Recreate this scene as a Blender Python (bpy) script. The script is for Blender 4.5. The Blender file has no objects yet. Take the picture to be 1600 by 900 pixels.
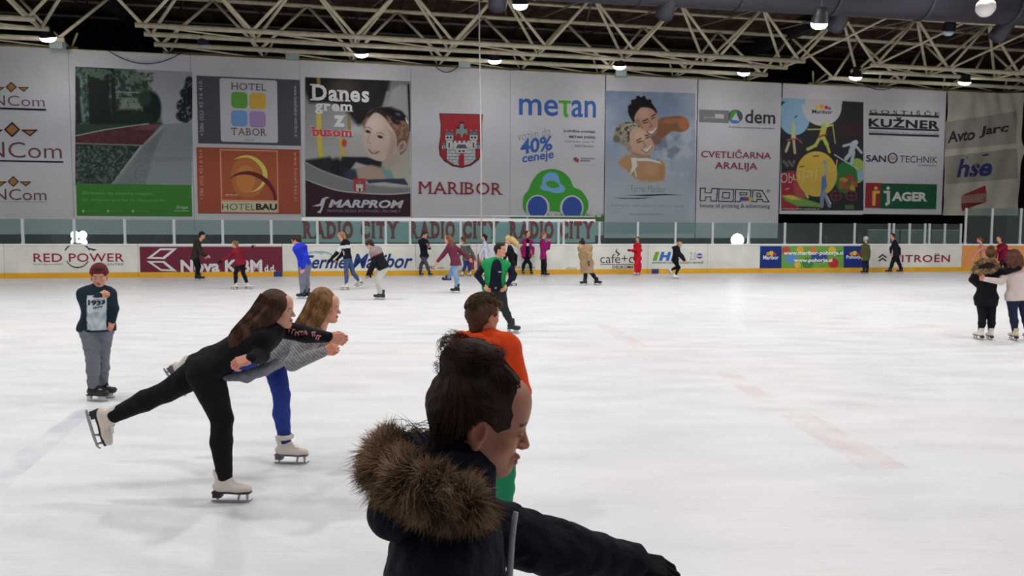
import bpy, bmesh, math, random
import numpy as np
from mathutils import Vector, Matrix, noise as mnoise

# ------------------------------------------------------------------ camera, world, exposure
SC = bpy.context.scene
COL = SC.collection
FPX = 1240.0            # focal length in pixels of the 1600 x 900 frame
CAMZ = 1.7
PITCH = math.atan((450 - 360.9) / FPX)
ROLL = math.radians(0.18)
FW = Vector((0, math.cos(PITCH), -math.sin(PITCH)))
R0 = Vector((1, 0, 0)); U0 = R0.cross(FW)
RT = (R0 * math.cos(ROLL) + U0 * math.sin(ROLL)).normalized()
UP = RT.cross(FW).normalized()
CAM = Vector((0, 0, CAMZ))
cd = bpy.data.cameras.new('camera'); cam = bpy.data.objects.new('camera', cd); COL.objects.link(cam)
cd.sensor_fit = 'HORIZONTAL'; cd.sensor_width = 36.0; cd.lens = 36.0 * FPX / 1600.0
cd.clip_start = 0.05; cd.clip_end = 300
cam.matrix_world = Matrix(((RT.x, UP.x, -FW.x, CAM.x), (RT.y, UP.y, -FW.y, CAM.y), (RT.z, UP.z, -FW.z, CAM.z), (0, 0, 0, 1)))
SC.camera = cam
SC.view_settings.view_transform = 'Standard'; SC.view_settings.look = 'None'
SC.view_settings.gamma = 1.0; SC.view_settings.use_curve_mapping = False
SC.view_settings.exposure = 0.0
SC.cycles.max_bounces = 6; SC.cycles.diffuse_bounces = 3; SC.cycles.glossy_bounces = 3
SC.cycles.transparent_max_bounces = 12
SC.cycles.use_denoising = True
SC.cycles.sample_clamp_indirect = 6.0
W = bpy.data.worlds.new('hall_air'); SC.world = W; W.use_nodes = True
W.node_tree.nodes['Background'].inputs[0].default_value = (0.80, 0.88, 1.0, 1)
W.node_tree.nodes['Background'].inputs[1].default_value = 0.16
LAMP_W = 150.0

# ------------------------------------------------------------------ pixel <-> place
def ray(px, py):
    return FW + RT * ((px - 800) / FPX) + UP * ((450 - py) / FPX)
def on_z(px, py, z=0.0):
    d = ray(px, py); return CAM + d * ((z - CAMZ) / d.z)
def at_Y(px, py, Y):
    d = ray(px, py); return CAM + d * (Y / d.y)
class Frame:            # a vertical plane: s along it, z up, off = distance behind it
    def __init__(self, p0, p1):
        self.o = Vector((p0.x, p0.y, 0)); self.d = Vector((p1.x - p0.x, p1.y - p0.y, 0)).normalized()
        self.n = Vector((-self.d.y, self.d.x, 0))
    def P(self, s, z, off=0.0):
        return self.o + self.d * s + self.n * off + Vector((0, 0, z))
    def sz(self, px, py, off=0.0):
        r = ray(px, py); o = self.o + self.n * off
        t = (o - CAM).dot(self.n) / r.dot(self.n); q = CAM + r * t - o
        return q.dot(self.d), q.z + 0.0
    def sat(self, px, z, off=0.0):   # s where the column px meets the line at height z
        lo, hi = -60.0, 120.0
        for _ in range(50):
            m = (lo + hi) / 2
            v = self.P(m, z, off) - CAM; x = 800 + FPX * v.dot(RT) / v.dot(FW)
            if v.dot(FW) <= 0.1 or x < px: lo = m
            else: hi = m
        return lo
BF = Frame(on_z(0, 435.3), on_z(1450, 424.4))                 # the far rink boards
NF = Frame(at_Y(0, 365, 31.5), at_Y(1200, 365, 31.5 / (1 - 1.558e-4 * 1200)))   # the banner wall

# ------------------------------------------------------------------ colours and materials
def lin(c):
    out = []
    for v in c[:3]:
        v = v / 255.0
        out.append(v / 12.92 if v <= 0.04045 else ((v + 0.055) / 1.055) ** 2.4)
    return tuple(out)
MATS = {}
def mat(name, rgb, rough=0.6, metal=0.0, bump=0.0, bscale=60.0, var=0.0, vscale=8.0, spec=0.4, stretch=None, sheen=0.0, bdist=0.01):
    if name in MATS: return MATS[name]
    m = bpy.data.materials.new(name); m.use_nodes = True; nt = m.node_tree; b = nt.nodes['Principled BSDF']
    c = lin(rgb); b.inputs['Base Color'].default_value = (*c, 1)
    b.inputs['Roughness'].default_value = rough; b.inputs['Metallic'].default_value = metal
    b.inputs['Specular IOR Level'].default_value = spec
    if sheen: b.inputs['Sheen Weight'].default_value = sheen
    if bump or var:
        tc = nt.nodes.new('ShaderNodeTexCoord'); mp = nt.nodes.new('ShaderNodeMapping')
        nt.links.new(tc.outputs['Object'], mp.inputs[0])
        if stretch: mp.inputs['Scale'].default_value = stretch
    if bump:
        n = nt.nodes.new('ShaderNodeTexNoise'); n.inputs['Scale'].default_value = bscale; n.inputs['Detail'].default_value = 4
        bp = nt.nodes.new('ShaderNodeBump'); bp.inputs['Strength'].default_value = bump; bp.inputs['Distance'].default_value = bdist
        nt.links.new(mp.outputs[0], n.inputs[0]); nt.links.new(n.outputs[0], bp.inputs['Height']); nt.links.new(bp.outputs[0], b.inputs['Normal'])
    if var:
        n = nt.nodes.new('ShaderNodeTexNoise'); n.inputs['Scale'].default_value = vscale; n.inputs['Detail'].default_value = 5
        nt.links.new(mp.outputs[0], n.inputs[0])
        cr = nt.nodes.new('ShaderNodeValToRGB'); nt.links.new(n.outputs[0], cr.inputs[0])
        cr.color_ramp.elements[0].position = 0.3; cr.color_ramp.elements[1].position = 0.7
        cr.color_ramp.elements[0].color = (*[v * (1 - var) for v in c], 1)
        cr.color_ramp.elements[1].color = (*[min(1, v * (1 + var) + 0.01 * var) for v in c], 1)
        nt.links.new(cr.outputs[0], b.inputs['Base Color'])
    MATS[name] = m
    return m
def attr_mat(name, rough=0.6, spec=0.3, bump=0.0, bscale=40.0, sss=0.0):
    if name in MATS: return MATS[name]
    m = bpy.data.materials.new(name); m.use_nodes = True; nt = m.node_tree; b = nt.nodes['Principled BSDF']
    a = nt.nodes.new('ShaderNodeAttribute'); a.attribute_name = 'Col'
    nt.links.new(a.outputs['Color'], b.inputs['Base Color'])
    b.inputs['Roughness'].default_value = rough; b.inputs['Specular IOR Level'].default_value = spec
    if bump:
        tc = nt.nodes.new('ShaderNodeTexCoord')
        n = nt.nodes.new('ShaderNodeTexNoise'); n.inputs['Scale'].default_value = bscale
        bp = nt.nodes.new('ShaderNodeBump'); bp.inputs['Strength'].default_value = bump; bp.inputs['Distance'].default_value = 0.01
        nt.links.new(tc.outputs['Object'], n.inputs[0]); nt.links.new(n.outputs[0], bp.inputs['Height']); nt.links.new(bp.outputs[0], b.inputs['Normal'])
    MATS[name] = m
    return m
def emit(name, rgb, strength):
    if name in MATS: return MATS[name]
    m = bpy.data.materials.new(name); m.use_nodes = True; b = m.node_tree.nodes['Principled BSDF']
    b.inputs['Base Color'].default_value = (0.8, 0.8, 0.8, 1)
    b.inputs['Emission Color'].default_value = (*lin(rgb), 1); b.inputs['Emission Strength'].default_value = strength
    MATS[name] = m
    return m

# ------------------------------------------------------------------ objects
def tag(o, label=None, cat=None, group=None, kind=None):
    if label: o['label'] = label
    if cat: o['category'] = cat
    if group: o['group'] = group
    if kind: o['kind'] = kind
    return o
def empty(name, loc, label, cat, group=None, kind=None):
    o = bpy.data.objects.new(name, None); COL.objects.link(o); o.location = loc; o.empty_display_size = 0.2
    return tag(o, label, cat, group, kind)
def link(name, me, parent=None, m=None, world=True):
    o = bpy.data.objects.new(name, me); COL.objects.link(o)
    if m is not None and len(me.materials) == 0:
        for q in (m if isinstance(m, (list, tuple)) else [m]): me.materials.append(q)
    if parent is not None:
        o.parent = parent
        if world: o.matrix_parent_inverse = parent_inv(parent)
    return o
def parent_inv(p):      # parts keep world coordinates; only a top-level root is moved
    if p.parent is None: return Matrix.Translation(p.location).inverted()
    return Matrix.Identity(4)
class MB:               # collects plain geometry, links it as ONE mesh
    def __init__(s): s.v = []; s.f = []; s.mi = []
    def add(s, vs, fs, mi=0):
        n = len(s.v); s.v += [tuple(v) for v in vs]; s.f += [tuple(i + n for i in f) for f in fs]; s.mi += [mi] * len(fs); return s
    def box8(s, p, mi=0):
        return s.add(p, [(0, 3, 2, 1), (4, 5, 6, 7), (0, 1, 5, 4), (1, 2, 6, 5), (2, 3, 7, 6), (3, 0, 4, 7)], mi)
    def fbox(s, F, s0, s1, z0, z1, o0, o1, mi=0):
        return s.box8([F.P(s0, z0, o0), F.P(s1, z0, o0), F.P(s1, z0, o1), F.P(s0, z0, o1), F.P(s0, z1, o0), F.P(s1, z1, o0), F.P(s1, z1, o1), F.P(s0, z1, o1)], mi)
    def box(s, c, sx, sy, sz, M=None, mi=0):
        c = Vector(c); p = []
        for z in (-1, 1):
            for x, y in ((-1, -1), (1, -1), (1, 1), (-1, 1)):
                q = Vector((x * sx / 2, y * sy / 2, z * sz / 2)); p.append(c + (M @ q if M else q))
        return s.box8(p, mi)
    def tube(s, pts, rad, n=8, mi=0, caps=True):
        pts = [Vector(p) for p in pts]; k = len(pts); rads = rad if isinstance(rad, (list, tuple)) else [rad] * k
        vs = []; prev = None
        for i, p in enumerate(pts):
            t = (pts[min(i + 1, k - 1)] - pts[max(i - 1, 0)]).normalized()
            if prev is None:
                a = Vector((0, 0, 1)) if abs(t.z) < 0.9 else Vector((1, 0, 0)); u = t.cross(a).normalized()
            else: u = (prev - t * prev.dot(t)).normalized()
            prev = u; w = t.cross(u)
            for j in range(n):
                an = 2 * math.pi * j / n; vs.append(p + (u * math.cos(an) + w * math.sin(an)) * rads[i])
        fs = []
        for i in range(k - 1):
            for j in range(n):
                a = i * n + j; b = i * n + (j + 1) % n; fs.append((a, b, b + n, a + n))
        if caps: fs.append(tuple(range(n - 1, -1, -1))); fs.append(tuple((k - 1) * n + j for j in range(n)))
        return s.add(vs, fs, mi)
    def lathe(s, c, prof, n=20, M=None, mi=0):
        c = Vector(c); vs = []
        for r, z in prof:
            for j in range(n):
                an = 2 * math.pi * j / n; q = Vector((r * math.cos(an), r * math.sin(an), z)); vs.append(c + (M @ q if M else q))
        k = len(prof); fs = []
        for i in range(k - 1):
            for j in range(n):
                a = i * n + j; b = i * n + (j + 1) % n; fs.append((a, b, b + n, a + n))
        fs.append(tuple(range(n - 1, -1, -1))); fs.append(tuple((k - 1) * n + j for j in range(n)))
        return s.add(vs, fs, mi)
    def build(s, name, m, parent=None, smooth=False, bevel=0.0):
        me = bpy.data.meshes.new(name); me.from_pydata(s.v, [], s.f); me.update()
        for q in (m if isinstance(m, (list, tuple)) else [m]): me.materials.append(q)
        if any(s.mi): me.polygons.foreach_set('material_index', s.mi)
        if smooth: me.polygons.foreach_set('use_smooth', [True] * len(me.polygons))
        o = link(name, me, parent)
        if bevel:
            b = o.modifiers.new('bevel', 'BEVEL'); b.width = bevel; b.segments = 2; b.limit_method = 'ANGLE'
        return o
def np_mesh(name, V, Fc, m, parent=None, col=None, smooth=True, link_it=True):
    me = bpy.data.meshes.new(name)
    V = np.asarray(V, np.float32); Fc = np.asarray(Fc, np.int32); nf = len(Fc); k = Fc.shape[1]
    me.vertices.add(len(V)); me.vertices.foreach_set('co', V.ravel())
    me.loops.add(nf * k); me.loops.foreach_set('vertex_index', Fc.ravel())
    me.polygons.add(nf); me.polygons.foreach_set('loop_start', np.arange(0, nf * k, k, dtype=np.int32))
    me.update(calc_edges=True)
    me.polygons.foreach_set('use_smooth', np.full(nf, smooth))
    if col is not None:
        a = me.color_attributes.new('Col', 'FLOAT_COLOR', 'POINT')
        c = np.ones((len(V), 4), np.float32); c[:, :3] = col; a.data.foreach_set('color', c.ravel())
    for q in (m if isinstance(m, (list, tuple)) else [m]): me.materials.append(q)
    if not link_it: return me
    return link(name, me, parent)
# ------------------------------------------------------------------ ice, floor, ceiling, walls
def ice_material():
    m = bpy.data.materials.new('skated_ice'); m.use_nodes = True; nt = m.node_tree; b = nt.nodes['Principled BSDF']; L = nt.links.new
    tc = nt.nodes.new('ShaderNodeTexCoord')
    def noise_(scale, mapscale, rot, detail=3, rough=0.5):
        mp = nt.nodes.new('ShaderNodeMapping'); L(tc.outputs['Object'], mp.inputs[0])
        mp.inputs['Scale'].default_value = mapscale; mp.inputs['Rotation'].default_value = (0, 0, rot)
        n = nt.nodes.new('ShaderNodeTexNoise'); n.inputs['Scale'].default_value = scale; n.inputs['Detail'].default_value = detail
        n.inputs['Roughness'].default_value = rough; L(mp.outputs[0], n.inputs[0]); return n.outputs[0]
    def ramp(src, p0, c0, p1, c1):
        r = nt.nodes.new('ShaderNodeValToRGB'); L(src, r.inputs[0]); e = r.color_ramp.elements
        e[0].position = p0; e[0].color = (*c0, 1); e[1].position = p1; e[1].color = (*c1, 1); return r.outputs[0]
    def mul(a, c, f=1.0):
        x = nt.nodes.new('ShaderNodeMix'); x.data_type = 'RGBA'; x.blend_type = 'MULTIPLY'; x.inputs[0].default_value = f
        L(a, x.inputs[6]); L(c, x.inputs[7]); return x.outputs[2]
    base = ramp(noise_(0.35, (1, 1, 1), 0.3, 4), 0.3, (0.82, 0.82, 0.84), 0.7, (0.88, 0.885, 0.885))
    blot = ramp(noise_(1.1, (0.6, 1.6, 1), 0.5, 5), 0.35, (0.93, 0.93, 0.94), 0.55, (1, 1, 1))
    c = mul(base, blot, 0.8)
    pink = ramp(noise_(0.22, (1, 1, 1), 1.7, 3), 0.5, (1, 1, 1), 0.75, (1.0, 0.95, 0.95)); c = mul(c, pink)
    for k, (rot, sc) in enumerate(((0.15, 9), (-0.5, 7), (0.9, 6), (1.45, 8))):
        w = noise_(sc, (0.10, 3.4, 1), rot, 2)
        nt_abs = nt.nodes.new('ShaderNodeMath'); nt_abs.operation = 'SUBTRACT'; L(w, nt_abs.inputs[0]); nt_abs.inputs[1].default_value = 0.5
        ab = nt.nodes.new('ShaderNodeMath'); ab.operation = 'ABSOLUTE'; L(nt_abs.outputs[0], ab.inputs[0])
        c = mul(c, ramp(ab.outputs[0], 0.0, (0.84, 0.84, 0.86), 0.007, (1, 1, 1)), 0.55)
    L(c, b.inputs['Base Color'])
    L(ramp(noise_(2.5, (0.5, 1.5, 1), 0.2, 4), 0.3, (0.30,) * 3, 0.7, (0.5,) * 3), b.inputs['Roughness'])
    b.inputs['Specular IOR Level'].default_value = 0.35
    bp = nt.nodes.new('ShaderNodeBump'); bp.inputs['Strength'].default_value = 0.25; bp.inputs['Distance'].default_value = 0.004
    L(noise_(14, (0.4, 2.0, 1), 0.2, 5, 0.7), bp.inputs['Height']); L(bp.outputs[0], b.inputs['Normal'])
    return m
S_L, S_R, RAD = -14.0, BF.sat(1502, 0), 8.5      # left end kept straight out of view, right corner starts at the orange boards
mb = MB()
pts = [BF.P(S_L - 20, 0, 0), BF.P(S_R, 0, 0)]
for k in range(1, 13):
    a = math.pi / 2 * k / 12
    pts.append(BF.P(S_R + RAD * math.sin(a), 0, -RAD + RAD * math.cos(a)))
pts += [BF.P(S_R + RAD, 0, -32), BF.P(S_L - 20, 0, -32)]
mb.add(pts, [tuple(range(len(pts) - 1, -1, -1))])
ice = mb.build('floor', ice_material()); tag(ice, 'white scratched ice surface of the skating rink', 'floor', kind='structure')
m_conc = mat('dark_concrete', (52, 50, 50), 0.85, var=0.2, vscale=2)
mb = MB(); mb.fbox(BF, S_L - 25, S_R + 30, -0.3, -0.012, -40, 22)
tag(mb.build('ground', m_conc), 'dark concrete hall floor around the rink', 'floor', kind='structure')

# painted lines showing faintly through the ice
def line_mat(name, rgb, a):
    m = bpy.data.materials.new(name); m.use_nodes = True; nt = m.node_tree; b = nt.nodes['Principled BSDF']
    b.inputs['Base Color'].default_value = (*lin(rgb), 1); b.inputs['Roughness'].default_value = 0.5
    n = nt.nodes.new('ShaderNodeTexNoise'); n.inputs['Scale'].default_value = 2.2; n.inputs['Detail'].default_value = 6
    r = nt.nodes.new('ShaderNodeValToRGB'); r.color_ramp.elements[0].position = 0.38; r.color_ramp.elements[1].position = 0.62
    r.color_ramp.elements[0].color = (0, 0, 0, 1); r.color_ramp.elements[1].color = (a, a, a, 1)
    tc = nt.nodes.new('ShaderNodeTexCoord'); nt.links.new(tc.outputs['Object'], n.inputs[0]); nt.links.new(n.outputs[0], r.inputs[0]); nt.links.new(r.outputs[0], b.inputs['Alpha'])
    return m
def ice_line(n, quads, m, label):
    mb = MB()
    for q in quads:
        mb.add([on_z(x, y, 0.002) for x, y in q], [(0, 1, 2, 3)])
    tag(mb.build('trim_%d' % n, m), label, 'line', kind='structure')
ice_line(1, [[(1118, 582), (1150, 580), (1218, 629), (1185, 630)], [(930, 508), (950, 506), (1020, 545), (990, 545)], [(1220, 650), (1260, 642), (1420, 730), (1350, 735)]],
         line_mat('faded_red_line', (235, 140, 130), 0.10), 'faded pink painted line across the middle of the ice')
ice_line(2, [[(-60, 770), (-20, 790), (150, 640), (120, 640)]], line_mat('faded_blue_line', (130, 150, 195), 0.14), 'faded blue painted line at the left edge of the ice')

def ceiling_mat():
    return mat('dark_roof_deck', (104, 78, 68), 0.8, var=0.35, vscale=0.6, bump=0.4, bscale=6, stretch=(0.3, 4, 1))
mb = MB(); z0 = 11.6
s = S_L - 25; prof = []
while s < S_R + 30:      # corrugated steel deck
    for ds, dz in ((0, 0), (0.35, 0), (0.45, 0.16), (0.9, 0.16), (1.0, 0)): prof.append((s + ds, z0 + dz))
    s += 1.0
vs = [];
for a, z in prof: vs += [NF.P(a, z, -36), NF.P(a, z, 14)]
mb.add(vs, [(2 * i, 2 * i + 1, 2 * i + 3, 2 * i + 2) for i in range(len(prof) - 1)])
tag(mb.build('ceiling', ceiling_mat()), 'dark brown corrugated roof deck above the trusses', 'ceiling', kind='structure')
m_wall = mat('dark_hall_wall', (38, 36, 38), 0.9, var=0.3, vscale=0.8)
mb = MB(); mb.fbox(NF, -40, 75, -0.3, 12, 9.0, 9.3)
tag(mb.build('wall_back', m_wall), 'dark rear wall of the hall behind the banners', 'wall', kind='structure')
mb = MB(); mb.fbox(BF, S_R + 14, S_R + 14.3, -0.3, 12, -38, 16)
tag(mb.build('wall_right', mat('dark_red_wall', (84, 34, 36), 0.85, var=0.2, vscale=1.0)), 'dark red end wall of the hall at the right', 'wall', kind='structure')

# dark tribune below the banners
m_trib = mat('dark_tribune', (62, 58, 56), 0.85, var=0.35, vscale=1.5)
mb = MB(); mb.fbox(NF, -25, 44, 0, 1.15, 0.5, 2.0); mb.fbox(NF, -25, 44, 0, 1.6, 2.0, 3.5); mb.fbox(NF, -25, 44, 0, 2.05, 3.5, 5.0)
tag(mb.build('tribune', m_trib), 'dark stepped concrete stand below the banners behind the rink', 'stand', kind='structure')
def seat(F, s, z, off, m, label, grp):
    r = empty('folding_seat', F.P(s, z, off), label, 'seat', grp)
    a = MB(); a.fbox(F, s - 0.21, s + 0.21, z + 0.02, z + 0.46, off + 0.20, off + 0.25); a.build('backrest', m, r, bevel=0.02)
    a = MB(); a.fbox(F, s - 0.20, s + 0.20, z + 0.16, z + 0.40, off + 0.10, off + 0.16); a.build('seat', m, r, bevel=0.02)
    a = MB(); a.fbox(F, s - 0.03, s + 0.03, z, z + 0.22, off + 0.14, off + 0.22); a.build('bracket', m, r)
m_seat = mat('dark_seat_plastic', (30, 30, 36), 0.5); m_seat2 = mat('brown_seat_plastic', (72, 52, 44), 0.5)
random.seed(4)
for k in range(62):
    s = NF.sat(5, 1.3) + k * 0.56
    if random.random() < 0.22: continue
    seat(NF, s, 1.15, 0.75, m_seat if random.random() < 0.65 else m_seat2, 'dark folding seat in the first row of the stand behind the glass', 'folding seats behind the rink boards')

# ------------------------------------------------------------------ the roof trusses
m_tub = mat('cream_steel_tube', (212, 204, 178), 0.55, var=0.15, vscale=3, spec=0.3)
m_tub2 = mat('grey_steel_tube', (120, 118, 116), 0.6, var=0.15, vscale=3)
class TF: pass
def off_of(Y0, z): return None
ZC = 8.97
def plane_off(px, py, z):    # (s, off) of the point of height z seen at this pixel, in the banner frame
    p = on_z(px, py, z) - NF.o; return p.dot(NF.d), p.dot(NF.n)
cA = plane_off(0, 27, ZC)[1]; cB = plane_off(0, 41, ZC)[1]; cC = plane_off(0, 57, ZC)[1]; cD = plane_off(0, 71, ZC)[1]
sA0 = plane_off(222, 38, ZC)[0]; sA1 = plane_off(1250, 95, ZC)[0]
BAY = (sA1 - sA0) / 7.0
ZU = ZC + 2.05
def truss(n0, n1, oa, ob, ou, label, web=True, zc=ZC, zu=None, m=None, grp='roof trusses', r=0.096):
    zu = zu or ZU; m = m or m_tub
    root = empty('roof_truss', NF.P(sA0 + n0 * BAY, zc, oa), label, 'truss', grp)
    s0 = sA0 + n0 * BAY - 0.25; s1 = sA0 + n1 * BAY + 0.25
    for o in (oa, ob):
        a = MB(); a.tube([NF.P(s0, zc, o), NF.P(s1, zc, o)], r, 10); a.build('lower_chord', m, root, True)
    a = MB(); a.tube([NF.P(s0 - BAY / 2, zu, ou), NF.P(s1 + BAY / 2, zu, ou)], r * 0.9, 10); a.build('upper_chord', m, root, True)
    for k in range(n0, n1 + 1):
        s = sA0 + k * BAY
        for o in ((oa, ob) if web else (oa,)):
            for sg in (-1, 1):
                a = MB(); a.tube([NF.P(s, zc, o), NF.P(s + sg * BAY / 2, zu, ou)], r * 0.66, 8); a.build('web_diagonal', m, root, True)
        if not web:
            for sg in (-1, 1):
                a = MB(); a.tube([NF.P(s, zc, ob), NF.P(s + sg * 0.42, zc + 0.5, ob - 0.6)], r * 0.5, 6); a.build('short_strut', m, root, True)
        a = MB(); a.tube([NF.P(s, zc, oa), NF.P(s, zc, ob)], r * 0.5, 6); a.build('cross_tie', m, root, True)
        if k < n1:
            a = MB(); a.tube([NF.P(s, zc, oa), NF.P(s + BAY, zc, ob)], r * 0.35, 6); a.build('tie_rod', m, root, True)
    return root
uAB = cA - 0.15; uCD = (cC + cD) / 2
for n0, n1, nm in ((-5, -1, 'at the left'), (0, 7, 'over the middle of the banners'), (8, 14, 'at the right')):
    truss(n0, n1, cA, cB, uAB, 'cream tubular roof truss ' + nm + ', front row nearest the viewer')
    truss(n0, n1, cC, cD, uCD, 'cream tubular roof truss ' + nm + ', rear row right above the banners', web=False)
# upper tier seen through the trusses: grey bracing lines and long cream braces
for k, (o, z, lab) in enumerate(((cB + 0.6, ZU + 0.15, 'upper cream purlin tube under the roof deck, nearer one'), (cD + 2.2, ZU + 0.4, 'upper grey purlin tube under the roof deck, middle one'), (cD + 4.4, ZU + 0.3, 'upper grey purlin tube under the roof deck, farthest one'))):
    a = MB(); a.tube([NF.P(-24, z, o), NF.P(46, z, o)], 0.06, 8); q = a.build('roof_purlin', m_tub if k == 0 else m_tub2, None, True); tag(q, lab, 'purlin')
for k in range(4):
    s = sA0 + (7 + k) * BAY
    a = MB(); a.tube([NF.P(s, ZC, cA), NF.P(s + BAY * 1.05, ZU, cA - 1.9)], 0.05, 8)
    tag(a.build('diagonal_brace', m_tub, None, True), 'long cream diagonal brace rising to the right under the roof', 'brace', 'long diagonal roof braces')
for k in range(-3, 12):
    s = sA0 + (k + 0.5) * BAY
    a = MB(); a.tube([NF.P(s + .04, ZU, uAB + .1), NF.P(s + BAY * 0.48, ZU + 0.25, cD + 2.1)], 0.035, 6); a.tube([NF.P(s - .04, ZU, uAB + .1), NF.P(s - BAY * 0.48, ZU + 0.25, cD + 2.1)], 0.035, 6)
    tag(a.build('horizontal_brace', m_tub2, None, True), 'thin grey V-shaped brace between the upper roof tubes', 'brace', 'thin upper roof braces')
# cross girders in the gaps
for s, nm in ((sA0 - 0.62 * BAY, 'left'), (sA0 + 7.5 * BAY, 'right')):
    a = MB(); a.fbox(NF, s - 0.2, s + 0.2, ZC + 1.9, ZC + 2.6, -34, 9)
    tag(a.build('roof_girder', m_wall), 'dark steel roof girder crossing the hall above the ' + nm + ' gap in the trusses', 'girder')

# hanging cable near the coat of arms banner
mb = MB(); t = at_Y(749, 58, 27.0); u = at_Y(752, 374, 27.0); q = mb.tube([t, u], 0.028, 8)
mb = MB(); mb.tube([Vector((t.x, t.y, 11.6)), t, (t + u) / 2 + Vector((0.02, 0, 0)), u], 0.026, 8)
tag(mb.build('hanging_rope', mat('pale_rope', (190, 190, 192), 0.7), None, True), 'pale rope hanging from the roof in front of the MARIBOR banner', 'rope')
for k, (x0, y0, x1, y1, sg) in enumerate(((170, 80, 290, 78, 20), (1330, 112, 1420, 118, 30), (680, 103, 715, 104, 10))):
    a, b = NF.sz(x0, y0, -0.12), NF.sz(x1, y1, -0.12); n = 14; pts = []
    for i in range(n + 1):
        f = i / n; pts.append(NF.P(a[0] * (1 - f) + b[0] * f, a[1] * (1 - f) + b[1] * f - 4 * f * (1 - f) * sg / 38.0, -0.12))
    mb = MB(); mb.tube(pts, 0.018, 6)
    tag(mb.build('slack_cable', mat('black_cable', (22, 22, 24), 0.6), None, True), ('thin black cable sagging over the park banner', 'thin black cable sagging over the HOPA and pohorje banners', 'short black cable sagging over the coat of arms banner')[k], 'cable')

# big ventilation duct with its nozzles
m_duct = mat('dark_duct', (58, 56, 66), 0.5, metal=0.3, bump=0.15, bscale=3)
pl = on_z(760, 0, 8.2); pr = on_z(1590, 43, 8.2); dd = (pr - pl); dd.z = 0; dd.normalize(); nn = Vector((-dd.y, dd.x, 0))
root = empty('ventilation_duct', (pl.x, pl.y, 8.2), 'long dark grey round ventilation duct under the roof at upper right', 'duct')
cz = Vector((0, 0, 0.62))
p0 = pl - dd * 20 + cz - nn * 0.3; p1 = pr + dd * 8 + cz - nn * 0.3
mb = MB(); mb.tube([p0, p1], 0.62, 28); mb.build('duct_pipe', m_duct, root, True)
k = 0
while k * 3.0 < (p1 - p0).length:
    c = p0 + dd * (k * 3.0 + 0.4); mb = MB(); mb.tube([c - dd * 0.04, c + dd * 0.04], 0.65, 28); mb.build('joint_ring', m_duct, root); k += 1
for x, y in ((778, 2), (1040, 16), (1308, 36), (1562, 52)):
    c = on_z(x, y, 8.15); a = MB(); a.tube([c - nn * 0.6 + Vector((0, 0, 0.5)), c, c + nn * 0.15 - Vector((0, 0, 0.12))], [0.22, 0.27, 0.27], 18); a.build('branch_outlet', m_duct, root, True)
r2 = on_z(1540, 12, 7.75); root = empty('air_nozzle', r2, 'white round air nozzle on the dark duct at top right', 'nozzle')
a = MB(); M = Matrix.Rotation(math.radians(55), 3, 'X') @ Matrix.Rotation(math.radians(-25), 3, 'Y')
a.lathe(r2, [(0.06, 0.22), (0.16, 0.2), (0.24, 0.08), (0.25, -0.04), (0.19, -0.16), (0.12, -0.22)], 22, M); a.build('nozzle_body', mat('white_nozzle', (225, 220, 218), 0.4), root, True)
a = MB(); a.lathe(r2, [(0.10, -0.23), (0.10, -0.25), (0.02, -0.25)], 18, M); a.build('nozzle_mouth', mat('black_cable', (22, 22, 24)), root)

# ------------------------------------------------------------------ floodlights
m_hous = mat('dark_lamp_housing', (40, 40, 44), 0.5, metal=0.4); m_lens = emit('lit_lamp_lens', (255, 250, 245), 22.0)
LDATA = {}
def lamp(p, label, grp, w=LAMP_W, col=(0.97, 0.985, 1.0), lit=True, size=0.34, tilt=0.35, aim=0.1):
    root = empty('hall_floodlight', p, label, 'lamp', grp)
    fz = Vector((0, 0, 1)); R = Matrix.Rotation(tilt, 3, 'X')
    a = MB(); a.lathe(p + R @ Vector((0, 0, 0.02)), [(0.05, 0.42), (0.16, 0.40), (0.19, 0.22), (0.21, 0.16), (size * 0.95, 0.02), (size, 0.0), (size * 0.93, 0.0)], 20, R); a.build('housing', m_hous, root, True)
    a = MB(); a.lathe(p, [(size * 0.9, 0.015), (size * 0.88, -0.04), (size * 0.7, -0.11), (size * 0.35, -0.15)], 20, R); a.build('lens', m_lens if lit else mat('unlit_lens', (170, 190, 195), 0.2), root, True)
    a = MB(); a.tube([p + R @ Vector((0, 0, 0.4)), p + Vector((0, 0, (ZC + .1 if p.y > 27 and p.z > 8.71 and p.z < 8.8 else 11.55) - p.z))], 0.02, 6); a.build('hanger', m_hous, root)
    if lit:
        key = (w, tuple(col))
        if key not in LDATA:
            ld = bpy.data.lights.new('floodlight_beam', 'AREA'); ld.shape = 'DISK'; ld.size = 0.6; ld.energy = w; ld.color = col; ld.spread = math.radians(165); LDATA[key] = ld
        lo = bpy.data.objects.new('floodlight_beam', LDATA[key]); COL.objects.link(lo); lo.parent = root; lo.matrix_parent_inverse = parent_inv(root)
        lo.location = p + Vector((0, 0, -0.22)); lo.rotation_euler = (aim, 0, 0)
zl = ZC - 0.25
for x, y, lab in ((75, 59, 'above the NCom banner'), (565, 84, 'above the bus banner'), (773, 94, 'beside the hanging rope'), (968, 103, 'above the spa banner'), (1162, 113, 'above the dem banner'), (1337, 120, 'above the pohorje banner'), (1507, 128, 'above the last banner at right')):
    lamp(on_z(x, y, zl), 'bright round floodlight under the truss ' + lab, 'lit floodlights above the banners', w=LAMP_W * 0.10, size=0.3)
lamp(on_z(813, 7, 8.4), 'large bright floodlight at the top middle beside the dark duct', 'floodlights by the duct', w=LAMP_W * 0.5, size=0.25)
lamp(on_z(1280, 37, 7.45), 'bright floodlight under the dark duct right of the middle', 'floodlights by the duct', w=LAMP_W * 0.5, size=0.25)
lamp(on_z(318, 70, zl), 'small dim floodlight above the hotel banner', 'unlit floodlights', lit=False, size=0.22)
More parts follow.
